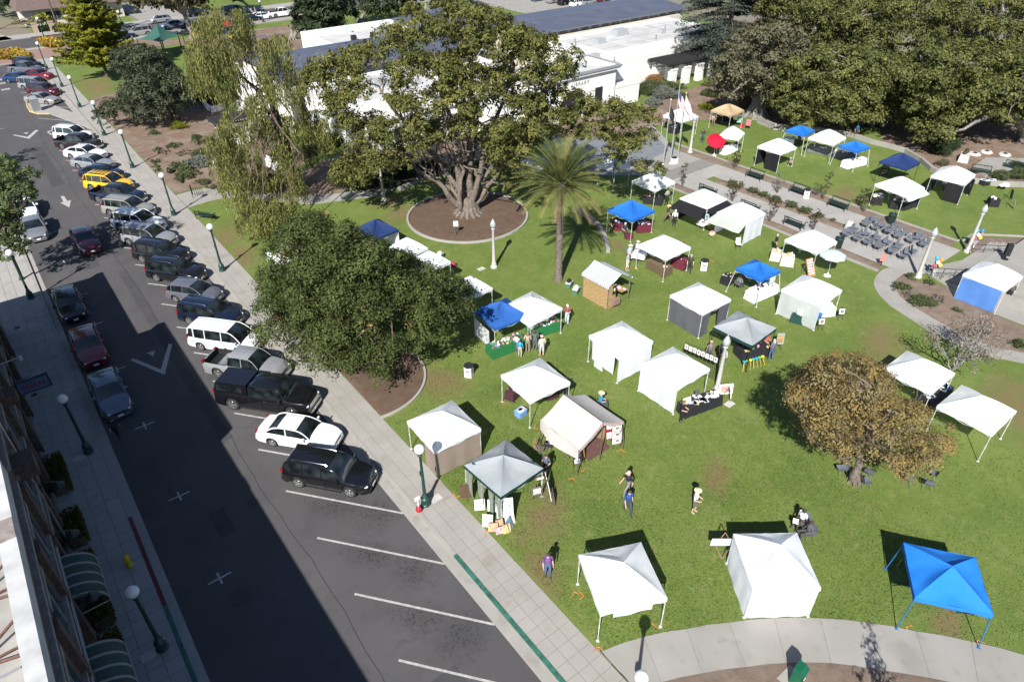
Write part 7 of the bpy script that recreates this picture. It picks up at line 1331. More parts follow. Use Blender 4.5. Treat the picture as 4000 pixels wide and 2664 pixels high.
tent('white canopy peeping out right of the oak','i',(1960,1140),(2245,1200),yaw=.05); tent('white canopy hidden under the left side of the oak','i',(300,905),(650,860),yaw=.05); tent('pale canopy under the low branches left of the palm','c',(270,1470),(500,1440),yaw=.04); tent('pale blue-white canopy under the branches right of the palm','c',(1040,1400),(1200,1490),yaw=.04)
# beige gable tent with picture easels
c = (G('j',1375,1010,2.0)+G('j',2090,1000,2.0))/2; t = thing('gable_tent','beige ridge tent with scalloped front and easels of prints','canopy',(c.x,c.y,ZP),R(2)); W2, L2 = 1.75, 1.55
for s in (-1,1):
    def f_(u,v,s=s): y = (u-.5)*2*L2; x = s*W2*v; return (x,y,2.95-.95*v-.10*math.sin(math.pi*v)-.04*math.sin(math.pi*u)-(.25*max(0,abs(u-.5)*2-.9)*v))
    fabric(f_,12,8).obj('roof_panel',FBE,t,True,angle=40)
def f_(u,v): x = -W2-.02-.25*(1-v)*math.sin(math.pi*u); return (x,(u-.5)*2*L2,1.25+.75*v+.05*math.sin(u*8))
fabric(f_,10,4).obj('side_flap',FBE,t,True,angle=60)
mb = MB(); mb.grid(lambda u,v: ((u-.5)*2*W2,-L2-.015,2.95-.95*abs(2*u-1)-.10*math.sin(math.pi*abs(2*u-1))-(1-v)*(.2+.06*abs(math.sin(u*16)))),24,2); mb.obj('scalloped_edge',mat('trim_pink',(.55,.42,.40),.8,var=.2,scale=20),t,True)
for x in (-W2,0,W2):
    for y in (-L2,L2): mb = MB(); mb.tube([(x,y,0),(x,y,2.92 if x == 0 else 1.98)],.03,5); mb.obj('pole',M_bark,t)
mb = MB(); mb.tube([(0,-L2,2.93),(0,L2,2.93)],.03,5); mb.obj('ridge_pole',M_bark,t)
# reed hut with striped gable awning
a, b, r_ = G('m',135,350), G('m',360,490), G('m',600,380); c = (a+r_)/2; t = thing('reed_hut','reed-walled market hut with striped grey and white roof','market hut',(c.x,c.y,ZP),R(2)); M_reed = mat('reed_wall',(.47,.31,.14),.9,var=.2,scale=14,bump=.6,bscale=30); w2, l2 = 1.15, 1.3
STR = [mat('stripe_white',(.66,.68,.70),.8,var=.04),mat('stripe_grey',(.24,.27,.30),.8,var=.06)]; mb = MB(); n = 34
for s in (-1,1):
    for k in range(n):
        mb.cm = k % 2; y0, y1 = -l2-.12+2*(l2+.12)*k/n, -l2-.12+2*(l2+.12)*(k+1)/n
        for q in range(5): v0, v1 = q/5, (q+1)/5; Z = lambda v: 2.72-.62*v-.08*math.sin(math.pi*v)-(.06 if v > .95 else 0); mb.add([(s*(w2+.15)*v0,y0,Z(v0)),(s*(w2+.15)*v1,y0,Z(v1)),(s*(w2+.15)*v1,y1,Z(v1)),(s*(w2+.15)*v0,y1,Z(v0))],[(0,1,2,3)])
        mb.add([(s*(w2+.15),y0,2.04),(s*(w2+.15),y1,2.04),(s*(w2+.17),y1,1.86),(s*(w2+.17),y0,1.86)],[(0,1,2,3)])
mb.obj('striped_roof',STR,t,True,angle=50)
for k in range(26): mb = MB(); y = -l2+2*l2*(k+.5)/26; mb.box((-w2,y,.98),(.05,2*l2/26*.9,1.9+random.uniform(-.04,.04))); mb.obj('reed_panel',M_reed,t)
for k in range(5): mb = MB(); mb.box((-w2+.1+.16*k,-l2,.98),(.145,.05,1.92)); mb.obj('reed_panel',M_reed,t)
for k in range(22): mb = MB(); mb.box((-w2+2*w2*(k+.5)/22,l2,.98),(2*w2/22*.9,.05,1.92)); mb.obj('reed_panel',M_reed,t)
for x, y in ((-w2,-l2),(w2,-l2),(w2,l2),(-w2,l2)): mb = MB(); mb.tube([(x,y,0),(x,y,2.05)],.045,6); mb.obj('corner_post',M_barkl,t)
mb = MB(); mb.box((w2-.25,0,.78),(.7,2.3,.05)); mb.obj('counter',mat('counter_wood',(.45,.25,.10),.6,var=.15),t); mb = MB(); mb.box((-.45,-l2-.2,.55),(.7,.25,.5)); mb.obj('shelf_box',M_brick,t); mb = MB(); mb.box((-.55,-l2-.04,1.5),(.3,.03,.75)); mb.obj('poster',M_black,t); mb = MB(); mb.ball((-.55,-l2-.06,1.55),(.09,.01,.14)); mb.obj('poster_figure',M_white,t)
for k in range(6): mb = MB(); mb.box((w2-.3+random.uniform(-.15,.15),-1.0+.38*k,.86),(.2,.26,.02+.12*(k%2))); mb.obj('print_on_counter',C(.6,.6,.56),t)
# ---------------------------------------------------------------- tables with cloths and goods
def table(label, p, rz, L_, W_, cloth, h=.74, drop=None, name='cloth_table', skirt=None):
    t = thing(name,label,'table',p,rz); mb = MB(); mb.box((0,0,h-.015),(L_,W_,.03)); mb.obj('table_top',M_white,t); m = cloth
    for sx in (-1,1):
        for sy in (-1,1): mb = MB(); mb.tube([(sx*(L_/2-.12),sy*(W_/2-.08),0),(sx*(L_/2-.12),sy*(W_/2-.08),h-.03)],.015,5); mb.obj('leg',M_steel,t)
    d = h-.03 if drop is None else drop; pr = [(1,h+.005),(1.0,h-.02),(1.02,h-d*.5),(1.05,h-d)]; n = 44; per = []
    for k in range(n):
        f = k/n*4; e = int(f); u = f-e; per.append([(-1+2*u,-1),(1,-1+2*u),(1-2*u,1),(-1,1-2*u)][e])
    vs = []
    for j, (sc_, z) in enumerate(pr):
        for k, (x, y) in enumerate(per): o = (.022*math.sin(k*2.3+j*.4)*j/3); vs.append((x*(L_/2+.012+(sc_-1)*.5+o),y*(W_/2+.012+(sc_-1)*.5+o),z+.004*math.sin(k)))
    fs = [tuple(range(n))]+[(j*n+k,(j+1)*n+k,(j+1)*n+(k+1)%n,j*n+(k+1)%n) for j in range(3) for k in range(n)]; mb = MB(); mb.add(vs,fs); mb.obj('tablecloth',m,t,True,angle=50); return t
def goods(t_p, rz, L_, W_, h, n, cols, label, group, kinds=('box','flat','jar'), sz=(.08,.2)):
    for i in range(n):
        u, v = random.uniform(-.46,.46)*L_, random.uniform(-.42,.42)*W_; s = random.uniform(*sz); k = random.choice(kinds); mb = MB()
        if k == 'box': mb.box((0,0,s*.35),(s,s*random.uniform(.6,1.2),s*.7),random.uniform(0,3)); nm = 'small_box'
        elif k == 'flat': mb.box((0,0,.012),(s*1.5,s*1.1,.02),random.uniform(0,3)); nm = 'flat_print'
        elif k == 'frame': mb.M = Matrix.Rotation(-.25,4,'X'); mb.box((0,0,s*.9),(s*1.4,.02,s*1.8)); nm = 'standing_print'
        else: mb.lathe([(s*.3,0),(s*.4,s*.4),(s*.3,s*.9),(s*.15,s)],8); nm = 'small_jar'
        x = t_p[0]+u*math.cos(rz)-v*math.sin(rz); y = t_p[1]+u*math.sin(rz)+v*math.cos(rz)
        o = mb.obj(nm,C(*random.choice(cols),.6),None,loc=(x,y,t_p[2]+h+.008),rz=rz); tag(o,label,{'small_box':'box','flat_print':'print','standing_print':'print','small_jar':'jar'}[nm],group)
M_gc = mat('green_cloth',(.012,.17,.045),.85,var=.1); M_mar = mat('maroon_cloth',(.14,.012,.03),.85,var=.15); M_mard = mat('plum_cloth',(.075,.018,.03),.85,var=.2,scale=14); M_brn = mat('brown_cloth',(.15,.10,.055),.9,var=.2,scale=16); M_wcl = mat('white_cloth',(.76,.76,.74),.85,var=.04); M_ccl = mat('cream_cloth',(.66,.64,.52),.85,var=.05); M_dgc = mat('dark_green_cloth',(.01,.06,.05),.85,var=.1); M_gcl = mat('grey_cloth',(.17,.175,.18),.85,var=.1)
MIX = [(.75,.75,.73),(.6,.12,.15),(.1,.35,.15),(.7,.25,.4),(.15,.3,.55),(.7,.55,.2),(.8,.8,.8),(.3,.2,.15)]
PAP = [(.78,.78,.76),(.7,.7,.68),(.35,.36,.38),(.6,.5,.35),(.1,.1,.12)]; EAR = [(.35,.22,.12),(.55,.45,.3),(.2,.15,.1),(.6,.6,.55),(.4,.1,.08)]
def stall(label, z, a, b, W_, cloth, h=.76, n=8, cols=PAP, glabel=None, kinds=('box','flat','jar'), sz=(.08,.2), drop=None):
    p, q = G(z,*a), G(z,*b); d = (q-p); L_ = d.length; rz = math.atan2(d.y,d.x); nrm = Vector((-d.y,d.x,0)).normalized()
    if nrm.dot(Vector((math.sin(YAW),math.cos(YAW),0))) < 0: nrm = -nrm
    c = (p+q)/2+nrm*W_/2; table(label,c,rz,L_,W_,cloth,h,drop)
    if n: goods(c,rz,L_,W_,h,n,cols,glabel or ('small item laid out on the '+label),'goods on the '+label[:40],kinds,sz)
stall('long green cloth table with crafts under the blue canopy','j',(955,460),(1240,350),.9,M_gc,n=42,cols=MIX,glabel='small craft on the left green table')
stall('long green cloth table with toys under the white canopy','j',(1300,285),(1550,200),.9,M_gc,n=44,cols=MIX,glabel='small craft on the right green table')
stall('plum cloth table at the left of the white canopy','j',(1060,820),(1130,845),1.2,M_mard,n=6,cols=EAR,drop=.6); stall('plum cloth table at the right of the white canopy','j',(1435,835),(1515,805),1.2,M_mard,n=6,cols=EAR,drop=.6)
stall('black cloth table of prints before the hung prints tent','m',(1065,1425),(1380,1310),.8,M_black,n=22,cols=PAP,glabel='print on the long black print table',kinds=('flat','flat','frame'),sz=(.15,.28))
stall('black cloth craft table under the silver canopy','m',(1560,925),(1800,880),1.0,M_black,n=14,cols=MIX,glabel='craft item on the black craft table')
stall('dark green cloth table with plastic tubs','n',(195,580),(400,635),.8,M_dgc,n=0); stall('cream cloth table of ornaments','n',(430,545),(575,530),1.0,M_ccl,n=10,cols=[(.75,.75,.72),(.2,.2,.2),(.5,.5,.5)],glabel='ornament on the cream cloth table')
for k, (cc, lab) in enumerate([((.70,.72,.74),'clear plastic tub at the left of the green table'),((.62,.66,.70),'clear plastic tub in the middle of the green table'),((.02,.16,.55),'blue plastic tub at the right of the green table')]):
    q = G('n',290+70*k,505+16*k,.8+ZP); t = thing('plastic_tub',lab,'tub',(q.x,q.y,.77+ZP),.0); mb = MB(); mb.box((0,0,.16),(.5,.36,.32),0,1.12); mb.obj('tub',C(*cc,.3),t); mb = MB(); mb.box((0,0,.335),(.58,.43,.03)); mb.obj('lid',C(*[min(1,x*1.1) for x in cc],.3),t)
stall('long white cloth doll table under the blue canopy','m',(1665,420),(1870,330),.9,M_wcl,n=26,cols=[(.75,.73,.68),(.7,.6,.5),(.05,.05,.06),(.75,.75,.74)],glabel='doll on the white doll table',kinds=('jar','box'),sz=(.15,.3)); stall('dark small table behind the seated long-haired woman','m',(1440,270),(1490,240),.7,M_black,n=6,cols=[(.6,.45,.1),(.5,.5,.5)],glabel='jar on the dark small table')
stall('brown cloth table of pottery under the white canopy','k',(725,1000),(880,1085),.9,M_brn,n=4,cols=EAR,glabel='clay pot on the brown cloth table',kinds=('jar',),sz=(.15,.25)); stall('maroon cloth table under the white canopy','k',(940,990),(1050,1030),.9,M_mar,n=3,cols=EAR,glabel='object on the maroon table under the white canopy'); stall('white cloth side table by the seated pair','k',(600,945),(700,965),.8,M_wcl,n=3,cols=PAP,drop=.4)
stall('maroon cloth table with silver ware under the blue canopy','k',(650,700),(770,690),.9,M_mar,n=12,cols=[(.7,.7,.72),(.75,.75,.75),(.3,.3,.32)],glabel='silver ware on the maroon table'); stall('maroon cloth table at the left under the blue canopy','k',(450,680),(520,680),.9,M_mar,n=5,cols=MIX,glabel='item on the left maroon table'); stall('maroon draped box at the front leg of the blue canopy','k',(550,755),(610,750),.4,M_mar,h=.45,n=0)
stall('black cloth table inside the back white canopy','k',(700,440),(860,460),.8,M_black,n=12,cols=EAR,glabel='ware on the black table in the back canopy'); stall('black and white table at the white awning tent corner','k',(1165,660),(1215,680),.7,M_wcl,n=4,cols=PAP,drop=.3)
stall('grey cloth long table under the far white canopy','d',(690,1165),(860,1200),.8,M_gcl,n=14,cols=[(.1,.1,.1),(.2,.2,.2),(.7,.7,.7)],glabel='dark ware on the far grey table'); stall('grey cloth long table beside the far blue canopy','d',(880,1210),(1060,1240),.8,M_gcl,n=12,cols=[(.1,.1,.1),(.2,.2,.2),(.7,.7,.7)],glabel='dark ware on the right grey table'); stall('white cloth table under the right far blue canopy','d',(1000,1300),(1140,1265),.9,M_wcl,n=10,cols=[(.2,.2,.22),(.5,.4,.3),(.1,.1,.1)],glabel='item on the far white table'); stall('white cloth table under the left far blue canopy','d',(505,1110),(580,1120),.9,M_wcl,n=5,cols=EAR); stall('white cloth table before the red parasol canopy','c',(2085,1365),(2190,1330),.8,M_wcl,n=9,cols=MIX,glabel='item on the white table by the red parasol')
stall('black cloth table left under the seat-side canopy','l',(900,895),(990,905),.8,M_black,n=4,cols=PAP,kinds=('box',),sz=(.2,.35)); stall('black cloth table in the middle of the seat-side canopy','l',(1060,930),(1180,950),.8,M_black,n=5,cols=PAP,glabel='print on the middle black table'); stall('black cloth table right under the seat-side canopy','l',(1190,950),(1310,910),.8,M_black,n=8,cols=PAP,glabel='print on the right black table',kinds=('flat',),sz=(.2,.3)); stall('black cloth table standing alone on the far lawn','l',(1930,915),(2010,920),.7,M_black,n=6,cols=[(.75,.75,.76),(.4,.25,.12),(.7,.7,.7)],glabel='tray on the lone black table'); stall('dark print table on the wall walk','l',(1885,735),(1990,720),.6,M_black,h=.5,n=6,cols=[(.7,.75,.8),(.2,.35,.55),(.78,.78,.78)],glabel='print on the wall walk table',kinds=('flat',),sz=(.25,.35)); stall('dark print table between the two right-hand white canopies','n',(1400,1350),(1590,1230),.9,M_black,n=24,cols=[(.7,.72,.76),(.15,.17,.22),(.78,.78,.78),(.1,.2,.4)],glabel='print on the table between right-hand canopies',kinds=('flat',),sz=(.18,.26)); stall('dark cloth table under the tan canopy','d',(0,925),(110,940),.8,M_black,n=6,cols=MIX,glabel='item under the tan canopy'); stall('dark clothed goods under the bright blue canopy','r',(1190,1145),(1380,1165),.7,M_black,n=4,cols=EAR,drop=.5); stall('black table beneath the flagpole canopy','c',(1590,1165),(1660,1180),.8,M_black,n=6,cols=PAP,glabel='item on the flagpole canopy table')
# pale pedestal cubes, orange banner stand, parasols
for x0, x1, y, lab in [(1805,1890,955,'left pale pedestal table with ornaments'),(1895,2005,1000,'right pale pedestal table with ornaments')]:
    p, q = G('k',x0,y-15), G('k',x1,y); stall(lab,'k',(x0,y-15),(x1,y),.75,C(.52,.50,.46,.8),h=.85,n=9,cols=[(.75,.75,.72),(.6,.35,.1),(.8,.8,.8)],glabel='ornament on the '+lab.split(' with')[0],kinds=('jar',),sz=(.12,.25))
q = G('l',385,1525); t = thing('jewellery_rack','orange wooden rack board hung with white cards','display rack',q,R(-12)); mb = MB(); mb.M = Matrix.Rotation(-.5,4,'X'); mb.box((0,0,.75),(.75,.04,1.5)); mb.obj('board',mat('orange_wood',(.50,.16,.05),.7,var=.1),t); mb = MB(); mb.M = Matrix.Rotation(-.5,4,'X')
for i in range(3):
    for j in range(6): mb.box((-.22+.22*i,-.03,.25+.22*j),(.15,.01,.13))
mb.obj('cards',M_white,t); mb = MB(); mb.tube([(-.3,.8,0),(-.3,.62,1.2)],.02,5); mb.tube([(.3,.8,0),(.3,.62,1.2)],.02,5); mb.obj('legs',M_barkl,t)
def parasol(label, p, r, h, m, tilt=0):
    t = thing('parasol',label,'parasol',p); mb = MB(); n = 8; mb.M = Matrix.Translation((0,0,h))@Matrix.Rotation(tilt,4,Vector((math.cos(YAW),-math.sin(YAW),0))); mb.add([(0,0,.38)]+[(r*.55*math.cos(2*math.pi*k/n),r*.55*math.sin(2*math.pi*k/n),.24) for k in range(n)]+[(r*math.cos(2*math.pi*k/n),r*math.sin(2*math.pi*k/n),0) for k in range(n)]+[(r*1.01*math.cos(2*math.pi*k/n),r*1.01*math.sin(2*math.pi*k/n),-.12) for k in range(n)],[(0,1+k,1+(k+1)%n) for k in range(n)]+[(1+k,9+k,9+(k+1)%n,1+(k+1)%n) for k in range(n)]+[(9+k,17+k,17+(k+1)%n,9+(k+1)%n) for k in range(n)]); mb.obj('canopy',m,t)
    mb = MB(); mb.tube([(0,0,0),(0,0,h+.3)],.025,6); mb.obj('pole',M_metal,t); mb = MB(); mb.lathe([(.28,0),(.26,.06),(.06,.1),(.05,.3)],12); mb.obj('base',M_white,t,True); mb = MB(); [mb.tube([(0,0,h-.1),(r*.6*math.cos(2*math.pi*k/n),r*.6*math.sin(2*math.pi*k/n),h+.2)],.008,4) for k in range(n)]; mb.obj('ribs',M_metal,t)
parasol('pale blue parasol beside the pedestal tables',G('l',517,1518),1.0,1.9,fab('parasol_blue',(.55,.63,.72),.3)); q = G('c',1990,1365); parasol('bright red parasol on the far lawn',(q.x,q.y,ZP),1.05,1.75,fab('parasol_red',(.55,.01,.04),.2),R(32))
# easels, framed prints, panels
def easel(label, p, rz, w, h, pic, frame=M_white, z0=.45, legs=M_barkl, n=1, back=None):
    t = thing('easel',label,'easel',p,rz); tl = Matrix.Rotation(-.16,4,'X')
    for sx in (-1,1): mb = MB(); mb.tube([(sx*w*.45,0,0),(sx*w*.12,.22,z0+h+.12)],.016,5); mb.obj('leg',legs,t)
    mb = MB(); mb.tube([(0,.6,0),(0,.22,z0+h)],.016,5); mb.obj('back_leg',legs,t)
    mb = MB(); mb.M = tl; mb.box((0,-.03,z0+h/2),(w,.03,h)); bo = mb.obj('board',frame,t)
    for k in range(n):
        zz = z0+h*(k+.5)/n; mb = MB(); mb.M = tl; mb.box((0,-.05,zz),(w*.8,.015,h/n*.84)); m1 = mb.obj('mount',M_black if n > 1 else frame,bo); mb = MB(); mb.M = tl; mb.box((0,-.062,zz),(w*.66,.012,h/n*.66)); m2 = mb.obj('print',M_white if n > 1 else pic,bo)
        if n > 1: mb = MB(); mb.M = tl; mb.box((0,-.071,zz),(w*.42,.01,h/n*.40)); mb.obj('picture',pic,bo)
    return t
def art(name, c1, c2, s=3.): return mat('art_'+name,c1,.6,col2=c2,scale=s,detail=2)
A1_ = art('warm',(.55,.30,.08),(.20,.10,.05)); A2_ = art('sea',(.10,.25,.45),(.35,.5,.6)); A3_ = art('flora',(.65,.45,.55),(.25,.45,.30),6); A4_ = art('purple',(.35,.12,.45),(.7,.5,.1),5); A5_ = art('red',(.6,.1,.08),(.7,.6,.15),5); A6_ = art('dark',(.12,.10,.09),(.35,.28,.2)); A7_ = art('pale',(.7,.68,.6),(.45,.4,.35))
E0 = R(-18)
easel('tall maroon easel panel of three framed prints at the beige tent','' or G('o',1680,740),E0+.1,.5,1.35,A2_,M_mar,.25,n=3) if False else easel('maroon easel panel of three framed prints at the left of the beige tent',G('o',1690,735),R(-25),.5,1.3,A2_,M_mar,.3,M_trimb,3)
easel('white easel panel of three framed prints at the right of the beige tent',G('o',2035,555),R(-20),.55,1.3,A6_,M_white,.3,M_trimb,3); easel('small easel with a yellow print beside the maroon panel',G('o',1755,680),R(40),.4,1.0,A5_,M_trimb,.3,M_trimb); easel('small easel with a dark print behind the white panel',G('o',2095,545),R(50),.4,1.0,A6_,M_barkl,.3,M_trimb); easel('red panel of prints inside the beige tent mouth',G('o',1965,510),R(-20),.45,1.3,A7_,M_red,.2,M_trimb,2)
easel('large brown and gold painting on an easel by the silver canopy',G('o',1450,985),R(60),1.1,1.1,A1_,M_white,.25); easel('smaller tan painting leaning beside the large gold painting',G('o',1490,1035),R(55),.6,.75,A1_,M_barkl,.05); easel('table easel with paint palette beside the painter',G('o',1370,930),R(-20),.6,.2,A7_,M_barkl,.75); easel('small drawing table with a pale picture by the silver canopy',G('o',1340,1010),R(-20),.6,.5,A7_,M_barkl,.35)
easel('brown back of a canvas leaning at the silver canopy corner',G('o',725,995),R(-35),.7,.8,art('canvas_back',(.13,.075,.045),(.09,.05,.03)),MATS['art_canvas_back'],.05); easel('reddish flower painting on the grass at the curtain',G('o',840,1105),R(-30),.55,.7,A3_,M_white,.05); easel('flower painting on a tilted board below the curtains',G('o',955,1135),R(-40),.55,.8,A3_,M_white,.15)
t = thing('sign_easel','large white lettered sign board before the silver canopy','sign',G('o',1065,1215),R(-28)); mb = MB(); mb.M = Matrix.Rotation(-.2,4,'X'); mb.box((0,0,.95),(.85,.03,1.15)); mb.obj('board',M_white,t); mb = MB(); mb.M = Matrix.Rotation(-.2,4,'X')
for z_, w_ in ((1.38,.5),(1.30,.34),(1.12,.6),(1.02,.62),(.94,.5),(.66,.2)): mb.box((0 if w_ > .3 else -.1,-.02,z_),(w_,.01,.035))
mb.obj('text_lines',C(.5,.45,.42),t)
for sx in (-1,1): mb = MB(); mb.tube([(sx*.35,0,0),(sx*.2,.25,1.4)],.018,5); mb.obj('leg',M_barkl,t)
for x, y, r_, m, w, h, lab in [(905,1250,-45,A3_,.55,.75,'floral painting at the left end of the row on the grass'),(955,1290,-35,A4_,.5,.5,'purple and green painting on the grass'),(1015,1260,-20,A4_,.4,.5,'small purple painting behind the row on the grass'),(1022,1308,-18,art('ring',(.7,.65,.45),(.3,.1,.2),7),.5,.4,'cream painting with dark circle on the grass'),(1080,1300,-15,A5_,.4,.5,'red and orange painting on the grass'),(1110,1230,-5,A7_,.55,.55,'pale painting behind the white sign board'),(1115,1270,30,A2_,.5,.7,'blue painting at the right end of the row on the grass')]:
    t = thing('leaning_canvas',lab,'painting',G('o',x,y),R(r_)); mb = MB(); mb.M = Matrix.Rotation(-.3,4,'X'); mb.box((0,0,h/2),(w,.035,h)); mb.obj('canvas',m,t); mb = MB(); mb.M = Matrix.Rotation(-.3,4,'X'); mb.box((0,.025,h/2),(w*.9,.02,h*.9)); mb.obj('stretcher',M_barkl,t); mb = MB(); mb.tube([(0,.02+h*.3,0),(0,.3*h*.6,h*.6)],.012,4); mb.obj('prop',M_barkl,t)
# chairs and table left of the beige tent
for x, y, lab in [(1362,610,'wooden slatted folding chair beside the beige tent'),(1610,640,'pale wooden easel chair at the beige tent mouth')]:
    t = thing('folding_chair',lab,'chair',G('o',x,y),R(-60)); 
    for k in range(5): mb = MB(); mb.box((-.2+.1*k,0,.45),(.08,.42,.02)); mb.obj('seat_slat',M_barkl,t)
    for k in range(5): mb = MB(); mb.box((-.26-.02*k,0,.55+.1*k),(.02,.42,.08)); mb.obj('back_slat',mat('pale_wood',(.52,.34,.18),.6,var=.12),t)
    for s in (-1,1): mb = MB(); mb.tube([(.22,s*.2,0),(-.36,s*.2,1.0)],.015,5); mb.tube([(-.25,s*.2,0),(.2,s*.2,.46)],.015,5); mb.obj('side_frame',M_barkl,t)
stall('small dark table of prints beside the slatted chair','o',(1400,610),(1470,620),.5,M_black,n=6,cols=PAP,glabel='print on the small dark table by the slatted chair',drop=.15,kinds=('flat',))
mb = MB(); mb.prism([tuple(G('o',*q)[:2]) for q in ((1720,600),(1870,455),(1980,555),(1790,672))],ZP+.002,ZP+.03); tag(mb.obj('brown_rug',mat('rug_brown',(.13,.055,.05),.95,var=.1),None),'brown rug on the grass before the beige tent','rug')
t = thing('round_tabletop','round brown wooden table top leaning in the beige tent mouth','table top',G('o',1900,465),R(-20)); mb = MB(); mb.M = Matrix.Translation((0,0,.45))@Matrix.Rotation(R(75),4,'X'); mb.lathe([(.42,0),(.44,.02),(.42,.04)],18); mb.obj('disc',mat('disc_wood',(.28,.18,.10),.7,var=.1),t)
t = thing('storage_tub','blue plastic tub of parcels at the white canopy corner','tub',G('j',1197,945),R(10)); mb = MB(); mb.box((0,0,.22),(.6,.45,.44),0,1.12); mb.obj('tub',C(.16,.30,.62,.4),t); mb = MB(); [mb.box((random.uniform(-.2,.2),random.uniform(-.15,.15),.5),(.2,.16,.12),random.uniform(0,3)) for _ in range(7)]; mb.obj('parcels',C(.62,.58,.56),t)
t = thing('easel_sign','white sign board on a brown easel beside the walled tent','sign',G('q',835,760),R(-38)); mb = MB(); mb.M = Matrix.Rotation(.12,4,'X'); mb.box((0,0,1.15),(1.3,.03,.55)); mb.obj('board',M_white,t)
for sx in (-1,1): mb = MB(); mb.tube([(0,-.25,0),(sx*.4,-.1,.9),(0,.05,1.6)],.022,5); mb.obj('leg',M_brick,t)
mb = MB(); mb.tube([(0,.7,0),(0,.1,1.55)],.02,5); mb.obj('back_leg',M_brick,t)
# hung prints on a grid panel behind the white tent, easels at the black table
a, b = G('m',1035,960), G('m',1320,1090); d = b-a; t = thing('grid_panel','wire grid panel hung with framed black and white prints','display panel',a,math.atan2(d.y,d.x)); Lg = d.length; mb = MB(); n = int(Lg/.14)
for k in range(n+1): mb.tube([(Lg*k/n,0,.1),(Lg*k/n,0,1.95)],.007,4)
for k in range(14): mb.tube([(0,0,.1+k*.142),(Lg,0,.1+k*.142)],.007,4)
mb.obj('grid',M_trimb,t)
for k in range(8): x = Lg*(k+.5)/8; mb = MB(); mb.box((x,-.03,1.65-.02*(k%2)),(Lg/8*.86,.02,.42)); f = mb.obj('frame',M_black,t); mb = MB(); mb.box((x,-.045,1.65-.02*(k%2)),(Lg/8*.76,.012,.36)); mb.obj('mount',M_white,f); mb = MB(); mb.box((x,-.055,1.65),(Lg/8*.4,.01,.2)); mb.obj('picture',[A6_,A5_,A2_,A6_][k%4],f)
easel('large framed print on a stand beside the concrete lamp post',G('m',1410,1240),R(-30),.95,.7,A4_,M_white,.3,M_trimb); easel('white framed print right of the large print stand',G('m',1460,1255),R(40),.6,.6,A7_,M_white,.25,M_trimb)
easel('orange-framed tall notice board right of the silver canopy',G('m',1880,840),R(-35),.5,.85,A1_,mat('pale_green_frame',(.35,.42,.36),.6),.6); 
for k, (x, y, lab) in enumerate([(455,650,'white print easel at the front leg of the dark green table canopy'),(630,560,'white print easel right of the cream cloth table')]): easel(lab,G('n',x,y),R(-30),.4,.4,A6_,M_white,.5,M_trimb)
t = thing('wind_toys','row of bright pinwheel toys on wooden sticks before the craft table','toys',G('m',1650,970),R(-15))
for k in range(7):
    x = -.75+.25*k; mb = MB(); mb.tube([(x*1.2,-.2,0),(x,0,.62)],.02,5); mb.obj('stick',M_yel if k % 3 == 0 else mat('stick_wood',(.55,.33,.1),.6,var=.1),t); mb = MB(); mb.lathe([(.11,0),(.12,.05),(.06,.09)],8,(x,0,.62)); mb.obj('bloom',C(*[(.02,.3,.6),(.1,.5,.05),(.7,.55,.05),(.02,.45,.35)][k%4],.4),t)
# framed picture panels on the far lawn
def panel(label, z, x, y, rz, w, h, z0, cells, name='picture_panel'):
    t = thing(name,label,'display panel',G(z,x,y),rz); mb = MB(); mb.box((0,0,z0+h/2),(w,.04,h)); mb.obj('board',M_black,t)
    for (u, v, cw, ch, m, fr) in cells: mb = MB(); mb.box(((u-.5)*w,-.035,z0+v*h),(cw,.03,ch)); f = mb.obj('frame',fr,t); mb = MB(); mb.box(((u-.5)*w,-.055,z0+v*h),(cw*.72,.015,ch*.72)); mb.obj('picture',m,f)
BR = mat('tan_frame',(.40,.24,.12),.6,var=.1); GD = mat('gold_frame',(.42,.36,.26),.5,var=.1)
panel('black panel of tan paper prints inside the far white canopy','d',400,1245,R(-2),1.9,1.3,.3,[(.18,.72,.55,.45,A1_,BR),(.18,.28,.55,.4,A1_,BR),(.5,.55,.5,.5,A2_,GD),(.82,.72,.55,.45,A1_,BR),(.82,.28,.55,.4,A1_,BR)])
panel('dark panel of paintings at the navy canopy','d',1270,1355,R(-20),.9,1.4,.2,[(.5,.74,.7,.55,A6_,M_brick),(.5,.28,.7,.5,A6_,BR)]); panel('front panel of large gold-framed paintings by the wall canopy','d',1820,1540,R(-10),1.1,1.6,.15,[(.5,.72,.9,.7,A2_,GD),(.5,.26,.9,.5,A1_,GD)]); panel('side panel of gold-framed paintings by the wall canopy','d',1905,1490,R(50),1.2,1.6,.15,[(.3,.6,.5,.7,A2_,GD),(.75,.6,.5,.7,A6_,GD)])
panel('column of hung pictures at the white awning tent','k',1240,660,R(-10),.55,1.9,.2,[(.5,.85,.45,.4,A1_,M_black),(.5,.55,.45,.45,A2_,M_white),(.5,.2,.45,.45,A7_,M_white)]); easel('small white easel beside the framed-picture canopy',G('d',560,1275),R(-40),.5,.5,A6_,M_trimb,.3,M_white); easel('wooden-framed screen board on the far right lawn',G('l',2145,930),R(20),.25,.9,A7_,M_barkl,.1); easel('dark mesh display screen on the far right lawn',G('l',2120,850),R(40),.5,.9,A6_,M_trimb,.1,M_trimb)
